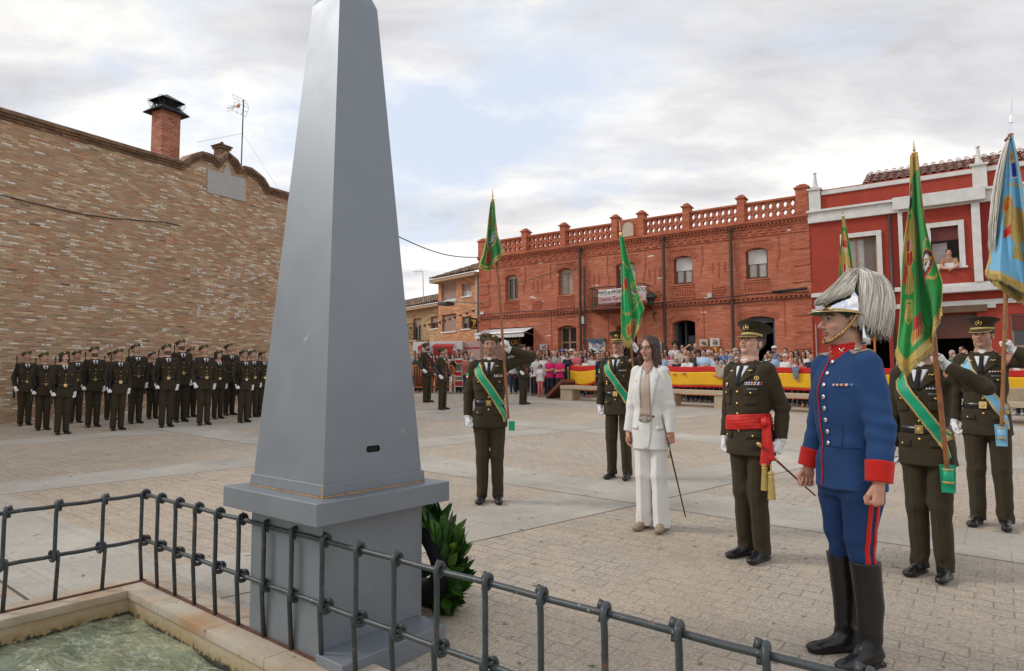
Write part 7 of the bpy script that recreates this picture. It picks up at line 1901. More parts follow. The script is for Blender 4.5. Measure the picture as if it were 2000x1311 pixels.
def flag_b(E_, off, P, dn, left, right, paint, bottom, fr, seed, depth, nu=120, nv=260):
    """cloth hanging between two silhouettes given in the plane of the flag, with real folds in depth"""
    L = [near(x, y, P, dn)+off for x, y in left]; R = [near(x, y, P, dn)+off for x, y in right]; B = [near(x, y, P, dn)+off for x, y in bottom]
    def samp(pl, t):
        ds = np.cumsum([0]+[(pl[i+1]-pl[i]).length for i in range(len(pl)-1)]); d = t*ds[-1]; i = min(int(np.searchsorted(ds, d, 'right'))-1, len(pl)-2); return pl[i].lerp(pl[i+1], (d-ds[i])/max(ds[i+1]-ds[i], 1e-6))
    Rt, Cm = basis(P); rg = np.random.RandomState(seed); ph = rg.uniform(0, 6.28, 6)
    Pm = np.zeros((nv, nu, 3)); Bp = [samp(B, j/(nu-1)) for j in range(nu)]; Bl = samp(L, 1.); Br = samp(R, 1.)
    for i in range(nv):
        v = i/(nv-1); a = samp(L, v); b = samp(R, v); 
        for j in range(nu):
            u = j/(nu-1); base = a.lerp(b, u); end = Bp[j]; lin = Bl.lerp(Br, u); p = base+(end-lin)*(v**2.2)
            w = (b-a).length
            d = depth*(.25+.75*v)*(math.sin(u*8.5+ph[0]+1.0*math.sin(v*3+ph[3]))+.55*math.sin(u*17+ph[1]-1.5*v)+.25*math.sin(u*31+ph[2]+3*v))*(.5+.5*min(1, w/.3))
            p = p+Cm*(d+depth*(.2+1.2*v))+Rt*(.02*w*math.sin(v*9+u*6+ph[4])); Pm[i, j] = p
    uu, vv = np.meshgrid(np.linspace(0, 1, nu), np.linspace(0, 1, nv)); C = paint(uu, vv)
    ii = np.arange(nv*nu).reshape(nv, nu); Q = np.stack([ii[:-1, :-1], ii[:-1, 1:], ii[1:, 1:], ii[1:, :-1]], -1).reshape(-1, 4)
    me = npmesh('flag_cloth', Pm.reshape(-1, 3), Q); setcol(me, C.reshape(-1, 3)); o = link('flag_cloth', me, E_, MAT['flagcloth'])
    m = MB(); e = Pm[-1]; n = nu*2
    for k in range(n-2):
        f_ = k/2.; i0 = int(f_); p = Vector(e[i0]+(e[i0+1]-e[i0])*(f_-i0)); m.tube([p, p+Vector((rg.normal(0, .004), rg.normal(0, .003), -fr*rg.uniform(.8, 1.1)))], [.0035, .0025], 4, cap=False)
    m.tube([Vector(q) for q in e[::2]], .006, 5); m.build('fringe', MAT['goldthread'], E_)
    return o

def officer_uniform_low(f, res=.014, gl=True, band=False, mat=None, patch=True):
    mat = mat or MAT['khaki_dark']
    o, me, P = f.coat('jacket', mat, res=res, folds=.0015); fullbvh(f, o)
    f.quad('shirt_front', [(-.05, 1.49), (.05, 1.49), (.004, 1.35), (-.004, 1.35)], MAT['shirt'], 3, 3, .010, thick=.003)
    f.strip('tie', [(0, 1.48), (0, 1.35)], [.03, .04], MAT['tie'], 1, .016, sub=3, thick=.005)
    for q in (-1, 1): f.quad('lapel', [(q*.066, 1.51), (q*.105, 1.44), (q*.03, 1.37), (q*.004, 1.34)], mat, 2, 3, .013, thick=.005)
    for z in (1.29, 1.20, 1.13): f.button(0, z, MAT['gold'], .010, off=.008)
    for q in (-1, 1):
        f.quad('pocket_flap', [(q*.15, 1.31), (q*.065, 1.31), (q*.068, 1.275), (q*.148, 1.275)], mat, 2, 1, .010, thick=.005)
        f.button(q*.108, 1.285, MAT['gold'], .008, off=.015)
    belt(f); t = f.trousers('trousers', mat, res=res); f.shoes(MAT['black'], res=.010)
    if gl:
        for q in (-1, 1): f.glove(q, MAT['glove'], res=.007, cuff=.03)
def guardsman():
    P = G(1672, 1288); phi = -170; sc = 1.055
    f = Fig(h=1.8*sc, res=.0042, yaw=-.18, pitch=.02, L=(.262, -.045, .90), R=(-.262, -.045, .905), handL=(None, (-.9, -.3, 0), None, .95), handR=(None, (.9, -.3, 0), None, .95), seed=7, feet=.085, wide=.96)
    f.body('light', (.03, .022, .018), (False, False), .22, brow=1.3)
    f.hairp('short'); B = MAT['blue']
    o, me, Pm = f.coat('blue_tunic', B, hem=.845, sleeve=(.070, .061, .051), folds=.0055, cuffz=.035, k=.06); fullbvh(f, o)
    # skirt seam, front piping, silver buttons
    f.ring('waist_seam', lambda a: 1.055, .006, MAT['blue_d'], .002, thick=.002)
    f.strip('red_piping', [(-.020, 1.49), (-.030, 1.3), (-.036, 1.1), (-.030, .85)], .007, MAT['red'], 1, .004, sub=10, thick=.004)
    for k in range(8): f.button(.012-.0*k, 1.475-.058*k, MAT['silver'], .0125, off=.005)
    for q in (-1, 1): f.quad('breast_seam', [(q*.10, 1.17), (q*.098, 1.17), (q*.10, 1.06), (q*.102, 1.06)], MAT['blue_d'], 1, 4, .003, thick=.002)
    ribbonbar(f, .108, 1.352, 3, 1)
    # red standing collar
    nk = f.neck; S = SDF(nk-.15, nk+.13, .0045); S.cone(nk+np.array([0, -.0, -.055]), nk+np.array([0, -.012, .022]), .082, .067, .01); S.cutlocal(nk+np.array([0, -.01, .030]), np.array([0, -.18, 1]), .2); c, _, _ = f.part('red_collar', S, MAT['red'])
    for q in (-1, 1):
        m = MB(); M_ = Matrix.Translation(Vector(nk)+Vector((q*.045, -.062, -.012))) @ Matrix.Rotation(q*R_(38), 4, 'Z')
        for s in (-1, 1): m.tube([M_ @ Vector((-.014*s, 0, -.014)), M_ @ Vector((.014*s, 0, .014))], .0022, 6)
        m.build('collar_badge', MAT['silver'], c, True)
    m = MB()
    for k in range(3): m.lathe([(.005, 0), (.003, .004)], 8, 0, Matrix.Translation(Vector(nk)+Vector((0.0, -.083-.004*(2-k), .005-.022*k))) @ Matrix.Rotation(PI/2, 4, 'X'))
    m.build('collar_hooks', MAT['gold'], c)
    for q in (-1, 1):
        epaulette(f, q, MAT['silverthread'], .07); o_ = Vector(f.up((q*.085, 0.005, 1.7))); loc, nr, _, _ = f.core_full.ray_cast(o_, Vector((0, 0, -1))); m = MB(); m.lathe([(.013, .01), (.010, .016), (.003, .018)], 10, 0, Matrix.Translation(loc)); m.build('shoulder_button', MAT['silver'], f.o, True)
        # deep red cuff
        wr, e = f.wr[q], f.el[q]; fd = (wr-e)/np.linalg.norm(wr-e); T = SDF(wr-.16, wr+.14, .0045); T.cone(wr-fd*.125, wr-fd*.00, .064, .058, .01); T.cutlocal(wr-fd*.010, fd, .2); T.cutlocal(wr-fd*.108, -fd, .2); f.part('red_cuff', T, MAT['red'])
    # breeches and boots
    t, me, _ = f.trousers('blue_breeches', MAT['blue_d'], wid=(.108, .070, .060), kneez=.62, hem=.47, crease=.004, folds=.0042)
    bv = bvh_of(me)
    for q in (-1, 1):
        for dy in (-.020, .022):
            rows = []
            for z in np.linspace(.86, .485, 22):
                row = []
                for w in (-.5, .5):
                    o_ = Vector((q*.5, dy+w*.022+.0, z)); loc, nr, _, _ = bv.ray_cast(o_, Vector((-q, 0, 0))); loc = loc if loc is not None else Vector((q*.17, dy, z)); row.append(loc+Vector((q*.003, 0, 0)))
                rows.append(row)
            m = MB(); m.grid(rows); m.build('red_stripe', MAT['red'], t, True, solid=.003)
    f.shoes(MAT['rubber'], boot=.50, names=('tall_boot',))
    # helmet
    hM = Matrix.Translation(Vector(f.head)) @ Matrix(f.HR.tolist()).to_4x4() @ Matrix.Rotation(R_(-9), 4, 'X')
    m = MB(); P_ = []
    for r, z in ((.097, .030), (.097, .050), (.094, .075), (.086, .105), (.072, .130), (.050, .150), (.022, .160), (.004, .161)): P_.append([hM @ Vector((r*.93*math.cos(a), .014+r*1.14*math.sin(a), z)) for a in np.linspace(0, 2*PI, 41)])
    m.grid(P_); h = m.build('silver_helmet', MAT['silver'], f.o, True)
    def brim(mat, dz, nm, r1=1.0, solid=.003, under=False):
        P_ = []
        for i in range(8):
            t = i/7*r1; row = []
            for k in range(49):
                a = 2*PI*k/48; fr = max(0, -math.sin(a)); bk = max(0, math.sin(a)); r = .096+(.010+.044*fr**1.6+.022*bk**1.5)*t; row.append(hM @ Vector((r*.93*math.cos(a), .014+r*1.14*math.sin(a), .032+dz-(.004+.020*fr**2+.05*bk**2)*t**1.2)))
            P_.append(row)
        m = MB(); m.grid(P_); return m.build(nm, mat, h, True, solid=solid), P_
    b, Pb = brim(MAT['silver'], 0, 'helmet_brim'); brim(MAT['green_under'], -.005, 'green_peak_lining', .97, .001)
    m = MB(); m.tube([Vector(p) for p in Pb[-1][:-1]], .0022, 6, closed=True); m.tube([hM @ Vector((.098*.93*math.cos(a), .014+.098*1.14*math.sin(a), .036)) for a in np.linspace(0, 2*PI, 41)[:-1]], .003, 6, closed=True); m.build('brim_edge', MAT['gold'], h, True)
    m = MB(); M_ = hM @ Matrix.Translation((0, -.098, .085)) @ Matrix.Rotation(R_(72), 4, 'X')
    m.lathe([(.030, -.004), (.026, .004), (.012, .008)], 12, 0, M_); 
    for k in range(12): a = 2*PI*k/12; m.tube([M_ @ Vector((.02*math.cos(a), .02*math.sin(a), .002)), M_ @ Vector((.042*math.cos(a), .042*math.sin(a), -.001))], [.005, .001], 5)
    m.build('helmet_plate', MAT['gold'], h, True)
    # chin scales
    for q in (-1, 1):
        pts = [Vector((q*.083, .018, .022)), Vector((q*.082, -.004, -.03)), Vector((q*.068, -.030, -.075)), Vector((q*.036, -.060, -.112)), Vector((q*.004, -.072, -.125))]
        m = MB(); cv = []
        for i in range(len(pts)-1):
            for k in range(6): cv.append(pts[i].lerp(pts[i+1], k/6))
        for k, c in enumerate(cv): m.tube([hM @ (c+Vector((0, -.002, -.0015))), hM @ (c+Vector((0, .002, .0015)))], [.0105-.00015*k, .0085-.00015*k], 8)
        s = m.build('chin_scales', MAT['gold'], h, True); m = MB(); m.tube([hM @ (c*1.0-Vector((q*.003, 0, 0))) for c in cv], .0075, 6); m.build('chin_strap', MAT['blindR'], s)
    m = MB(); P_ = []
    for i in range(7):
        t = i/6; P_.append([hM @ Vector((.082*math.cos(a)*(1+.12*t), .014+.098*math.sin(a)*(1+.10*t)+.01*t, .02-.115*t)) for a in np.linspace(.35, PI-.35, 13)])
    m.grid(P_); m.build('neck_guard', MAT['silver'], h, True, solid=.003)
    # plume: horsehair falling from the crest knob, forward over the shell and in a heavy bell behind
    rg = random.Random(11); m = MB(); top = Vector((0, .035, .235))
    m2 = MB(); m2.lathe([(.024, 0), (.016, .02), (.020, .05), (.006, .07)], 12, 0, hM @ Matrix.Translation((0, .02, .155))); m2.build('crest_knob', MAT['gold'], h, True)
    for k in range(8500):
        a = rg.uniform(-PI, PI) if k % 3 else -PI/2+rg.gauss(0, .62)
        fr = max(0., -math.sin(a)); bk = max(0., math.sin(a)); lay = 1-.42*rg.random()**1.6; g = rg.gauss
        c0 = top+Vector((g(0, .012), g(0, .014), g(0, .006)))
        if fr > .22:
            e = Vector((math.cos(a)*.098, .010-fr*.140*rg.uniform(.9, 1.04), .048+.075*(1-fr)+rg.uniform(0, .022))); c1 = Vector((math.cos(a)*.080, -.050*fr, .128+.062*lay))
        else:
            R0 = (.104+.066*bk)*lay; e = Vector((math.cos(a)*R0*.92, .045+math.sin(a)*R0, -.004-.030*bk+.03*(1-lay)+g(0, .017))); c1 = Vector((math.cos(a)*R0*1.02, .045+math.sin(a)*R0*1.15, .275*lay))
        pts = []; wv = rg.uniform(-.005, .005); ph = rg.uniform(0, 6)
        for i in range(12): t = i/11; p = c0*(1-t)**2+c1*2*t*(1-t)+e*t*t; p = p+Vector((wv*math.sin(t*6+ph), wv*math.cos(t*5+ph), 0)); pts.append(hM @ p)
        m.tube(pts, [.0024]*9+[.002, .0014, .0007], 3, cap=False)
    m.build('horsehair_plume', MAT['plume'], h, False, fixn=False)
    # the guardsman's head and headgear are large beside his body
    nk = Vector(f.neck)
    def grow(o, allv=False):
        for v in o.data.vertices:
            w = 1. if allv else min(1, max(0, (v.co.z-nk.z+.01)/.06)); v.co = nk+(v.co-nk)*(1+.09*w)
        for c in o.children: grow(c, True)
    for c in [f.o]+list(f.o.children):
        if c is f.o:
            for v in c.data.vertices: w = min(1, max(0, (v.co.z-nk.z+.01)/.06)); v.co = nk+(v.co-nk)*(1+.09*w)
        elif c.name.split('.')[0] in ('hair', 'silver_helmet'): grow(c, True)
    stand(f, P, phi, sc, label='tall guardsman in blue tunic with red cuffs and plumed silver helmet', cat='person')

def soldiers():
    # three men and a woman are modelled, the rest of the rank are their copies
    def rifle():
        e = empty('rifle', (0, 0, 0)); m = MB(); G_ = MAT['gun']
        m.box((-.02, -.03, -.22), (.02, .05, .14), bev=.006); m.box((-.018, -.02, -.46), (.018, .07, -.221), bev=.01); m.box((-.015, -.10, -.02), (.015, -.031, .07), bev=.006); r = m.build('receiver', G_, e)
        m = MB(); m.box((-.022, -.025, .141), (.022, .03, .36), bev=.008); m.build('handguard', G_, e); m = MB(); m.tube([(0, 0, .361), (0, 0, .56)], .010, 8); m.tube([(0, .0, .50), (0, 0, .56)], .015, 8); m.tube([(0, .04, .0), (0, .075, .05), (0, .075, .12), (0, .04, .16)], .010, 6); m.build('barrel', G_, e); return e
    protos = []
    for k, (fem, skin, hair, beard, yaw, pitch) in enumerate(((False, 'tan', (.03, .02, .015), 0, .1, .22), (False, 'light', (.04, .025, .018), .85, .1, .30), (True, 'light', (.05, .03, .02), 0, -.05, .12), (False, 'warm', (.05, .045, .04), 0, .15, .35))):
        f = Fig(h=1.8, fem=fem, res=.0085, yaw=yaw+.15, pitch=pitch, seed=20+k, feet=.08, wide=.94, L=(.212, -.02, .90), R=(-.218, -.05, .92), handR=((0, -.4, -1), (1, .1, 0), None, .9), belly=.01*k)
        f.body(skin, hair, (True, True), .35, beard); f.hairp('short' if not fem else 'bob'); beret(f, .009, 1); officer_uniform_low(f, .011)
        protos.append(f.o)
    rf = rifle()
    # px, feet py, head-top py, proto, facing, label, rifle
    T = [(120, 850, 683, 2, 'smiling woman soldier front left of the rank'), (228, 842, 678, 0, 'stocky soldier second along the front rank from the left'), (323, 836, 669, 1, 'bearded soldier with glasses in the middle of the front rank'), (397, 832, 670, 3, 'soldier with medal ribbons fourth along the front rank'), (475, 827, 680, 0, 'thin faced soldier at the right end of the front rank'),
         (82, 842, 686, 3, 'soldier just left of the smiling woman soldier'), (47, 833, 683, 0, 'leftmost soldier of the whole rank'), (180, 836, 674, 1, 'grey bearded soldier right of the smiling woman'), (263, 829, 668, 3, 'tall bare browed soldier behind the stocky one'), (351, 826, 660, 1, 'tallest soldier, dark beard, behind the bearded man with glasses'), (424, 820, 682, 2, 'short woman soldier behind the man with ribbons'), (492, 817, 681, 3, 'soldier behind the right end man beside the obelisk'),
         (146, 828, 682, 0, 'soldier at the back between the two leftmost front men'), (215, 822, 683, 0, 'soldier mostly hidden behind the stocky soldier'), (297, 820, 688, 3, 'shorter soldier in shadow behind the middle of the rank'), (371, 817, 676, 0, 'back rank soldier right of the tallest one'), (447, 813, 668, 3, 'soldier with glasses at the back near the right end'), (512, 815, 684, 0, 'soldier nearly hidden by the obelisk edge')]
    used = set()
    rg = random.Random(2)
    for px, fy, hy, k, lb in T:
        P = G(px, fy-2); h = HP(px, hy, P)-P.z
        if k in used: o = copy_tree(protos[k])
        else: o = protos[k]; used.add(k)
        s = max(.9, min(1.08, h/1.845)); ph = -44+rg.uniform(-5, 5)
        o.location = (P.x, P.y, gz(P.x, P.y)); o.rotation_euler = (0, 0, R_(ph+90)); o.scale = (s, s, s)
        tag(o, lb, 'person', 'soldiers drawn up before the tan wall')
        if px not in (397, 424, 447):
            r = rf if 'r0' not in used else copy_tree(rf); used.add('r0')
            w = toworld(P, ph, s, (-.215, -.10 if px != 47 else -.0, 1.12)); r.location = w; r.rotation_euler = (R_(8), 0, R_(ph+90)); r.scale = (s,)*3
            tag(r, 'black rifle slung on the %s' % lb, 'rifle', 'slung rifles of the rank')
    # three guards in the middle distance with dark cross belts
    for i, (px, fy, hy, yaw, phi, lb) in enumerate(((834, 786, 668, .3, -35, 'bearded guard with dark leather arm and gold disc nearest the obelisk'), (864, 800, 677, .35, -30, 'clean shaven guard with gold disc right of the bearded one'), (1022, 790, 671, .3, -35, 'guard half hidden behind the beret flag bearer'))):
        f = Fig(h=1.8, res=.0085, yaw=yaw, pitch=.12, seed=30+i, L=(.27, -.08, .93), R=(-.27, -.10, .98), feet=.09); f.body(('warm', 'tan', 'light')[i], (.02, .015, .012), (True, True), .4, (.9, 0, .5)[i]); f.hairp('short'); beret(f, .008, -1); officer_uniform_low(f, .010, mat=MAT['khaki'])
        f.strip('cross_belt', [(.12, 1.47), (.0, 1.28), (-.13, 1.08)], .05, MAT['blindR'], 2, .014, sub=5, thick=.004); f.strip('leather_apron', [(.02, 1.05), (.0, .90)], .16, MAT['blindR'], 4, .016, sub=4, thick=.005)
        loc, nr = f.hit(.03, 1.37); q = nr.to_track_quat('Z', 'Y').to_matrix().to_4x4(); q.translation = loc+nr*.02; m = MB(); m.lathe([(.042, -.003), (.042, .002), (.03, .005), (.01, .007)], 18, 0, q); m.build('gold_disc', MAT['gold'], f.o, True)
        for q_ in (-1, 1):
            a, b = f.el[q_], f.wr[q_]; m = MB(); m.tube([Vector(a-(a-f.sh[q_])*.15), Vector(a), Vector(a+(b-a)*.5), Vector(b-(b-a)*.12)], [.066, .068, .062, .054], 14); m.build('leather_sleeve', MAT['black'], f.o, True)
        P = G(px, fy); s = (HP(px, hy, P)-P.z)/1.845; stand(f, P, phi, s, label=lb, cat='person', group='guards in the middle distance')
# ------------------------------------------------------------------ spectators
def dfront(px): return float(np.interp(px, [800, 900, 1000, 1090, 1120, 1420, 1590, 1800, 2000], [24.0, 23.6, 22.8, 21.7, 21.3, 18.0, 16.7, 15.3, 14.2]))
TM = {}
def tmpl(key):
    if key in TM: return TM[key]
    fem, pose = key
    kw = dict(h=1.8, fem=fem, res=.0105, seed=len(TM)*3, feet=.09, wide=1.0 if not fem else .98)
    if pose == 'cross': kw.update(L=(-.07, -.20, 1.17), R=(.09, -.19, 1.22), hintL=(.9, .3, -.6), hintR=(-.9, .3, -.6), handL=((-1, -.1, .1), (0, .6, -.2), None, .3), handR=((1, .1, .1), (0, .6, -.2), None, .3), pitch=.0)
    elif pose == 'lean': kw.update(bend=.42, L=(.06, -.60, 1.08), R=(-.06, -.60, 1.09), hintL=(.8, .1, -.7), hintR=(-.8, .1, -.7), handL=((-.6, -.8, 0), (0, 0, -1), None, .5), handR=((.6, -.8, 0), (0, 0, -1), None, .5), pitch=.12)
    elif pose == 'phone': kw.update(L=(.06, -.30, 1.52), R=(-.08, -.30, 1.50), hintL=(.6, .1, -.9), hintR=(-.6, .1, -.9), pitch=.05)
    elif pose == 'hip': kw.update(R=(-.20, -.03, 1.02), hintR=(-1, .2, 0))
    elif pose == 'chin': kw.update(L=(.03, -.17, 1.50), hintL=(.7, -.2, -.9), handL=((-.3, .2, 1), (-.1, 1, 0), None, .9), R=(.08, -.2, 1.14), hintR=(-.9, .3, -.6))
    elif pose == 'up': kw.update(R=(-.26, -.1, 1.68), hintR=(-1, .1, -.3))
    f = Fig(**kw)
    child = pose == 'child'
    f.body('light', (.05, .035, .025), (False, False), .15, lip=(.40, .17, .14)); b = f.o; b.name = 'person'
    s, _, _ = f.coat('shirt', None, hem=.86, sleeve=(.064, .058, .045) if not fem else (.056, .050, .042), full=False, folds=.0); t, _, _ = f.trousers('trousers', None, crease=0, wid=(.092, .068, .058), hem=.05)
    S = SDF((-.3, -.3, 0), (.3, .2, .2), .0125)
    for q in (-1, 1): S.cone((q*f.feet, .04, .045), (q*f.feet*1.2, -.12, .035), .045, .038, .02)
    S.box((0, 0, -.05), (.5, .5, .052), 0, True, 0.); sh, _, _ = f.part('shoes', S, None)
    d = dict(f=f, body=b.data, shirt=s.data, trousers=t.data, shoes=sh.data, hair={})
    for o in list(b.children)+[b]: bpy.data.objects.remove(o)
    for k in ('shirt', 'trousers', 'shoes'):
        if not d[k].materials: d[k].materials.append(MAT['white'])
    d['body'].materials.clear(); d['body'].materials.append(MAT['skin_obj'])
    # glasses
    hM = Matrix.Translation(Vector(f.head)) @ Matrix(f.HR.tolist()).to_4x4(); m = MB()
    for q in (-1, 1):
        m.lathe([(.021, -.004), (.021, .0)], 12, 0, hM @ Matrix.Translation((q*.031, -.094, -.002)) @ Matrix.Rotation(PI/2, 4, 'X')); m.tube([hM @ Vector((q*.05, -.092, .004)), hM @ Vector((q*.078, 0, .004))], .003, 4)
    m.tube([hM @ Vector((-.012, -.096, 0)), hM @ Vector((.012, -.096, 0))], .003, 4); g = m.build('glasses', MAT['glassd'], None); d['glasses'] = g.data; bpy.data.objects.remove(g)
    S = SDF(f.head-.2, f.head+.2, .0105); S.frame(f.HR, f.head); S.ell((0, .015, .065), (.092, .112, .070), .01); S.ell((0, -.085, .052), (.07, .075, .012), .01); S.box((0, 0, -.10), (.3, .3, .145), .003, True); S.frame(); me, _ = S.mesh('cap'); me.materials.append(MAT['shirt_obj']); d['cap'] = me
    TM[key] = d; return d
def person(px, hy, row, key, shirt, hair, hcol, label, glasses=None, pat=None, skin=1., trou=(.03, .035, .05), d=None, phi=None, group='spectators behind the barrier', cap=None, off=0., lift=0.):
    T = tmpl(key); f = T['f']; dd = (d or dfront(px)+(1.0 if px > 1108 else .3)+.62*row); P = YP(px, 700, dd); P.z = gz(P.x, P.y)+lift; top = HP(px, hy, P)
    b = key[1] == 'lean'; hgt = (f.head[2]+.118); s = (top-P.z)/hgt
    if phi is None: phi = math.degrees(math.atan2(6.-P.y, -1.5-P.x))+random.Random(int(px*7+hy)).uniform(-14, 14)
    def mk(nm, me, par, col): o = bpy.data.objects.new(nm, me); COL.objects.link(o); o.parent = par; o.color = (*col, 1); return o
    o = mk('person', T['body'], None, (skin, skin*.98, skin*.96)); o.location = P; o.rotation_euler = (0, 0, R_(phi+90)); o.scale = (s,)*3
    q = mk('shirt', T['shirt'], o, shirt); q.material_slots[0].link = 'OBJECT'; q.material_slots[0].material = MAT['shirt_'+(pat or 'obj')]
    q = mk('trousers', T['trousers'], o, trou); q.material_slots[0].link = 'OBJECT'; q.material_slots[0].material = MAT['shirt_obj']
    q = mk('shoes', T['shoes'], o, (.3, .28, .26)); q.material_slots[0].link = 'OBJECT'; q.material_slots[0].material = MAT['shirt_obj']
    if cap: mk('cap', T['cap'], o, cap)
    if hair:
        if hair not in T['hair']:
            h0 = bpy.data.objects.new('tmp', None); h = f.hairp(hair, MAT['hair_obj'], .0095, par=h0); T['hair'][hair] = h.data; bpy.data.objects.remove(h); bpy.data.objects.remove(h0)
        mk('hair', T['hair'][hair], o, hcol)
    if glasses: g = mk('glasses', T['glasses'], o, (1, 1, 1))
    tag(o, label, 'person', group); return o
M_, W_ = False, True
BK = (.018, .014, .012); BR = (.06, .032, .018); GR = (.42, .40, .38); WH = (.62, .60, .57); BL = (.32, .20, .09); LB = (.16, .09, .045)
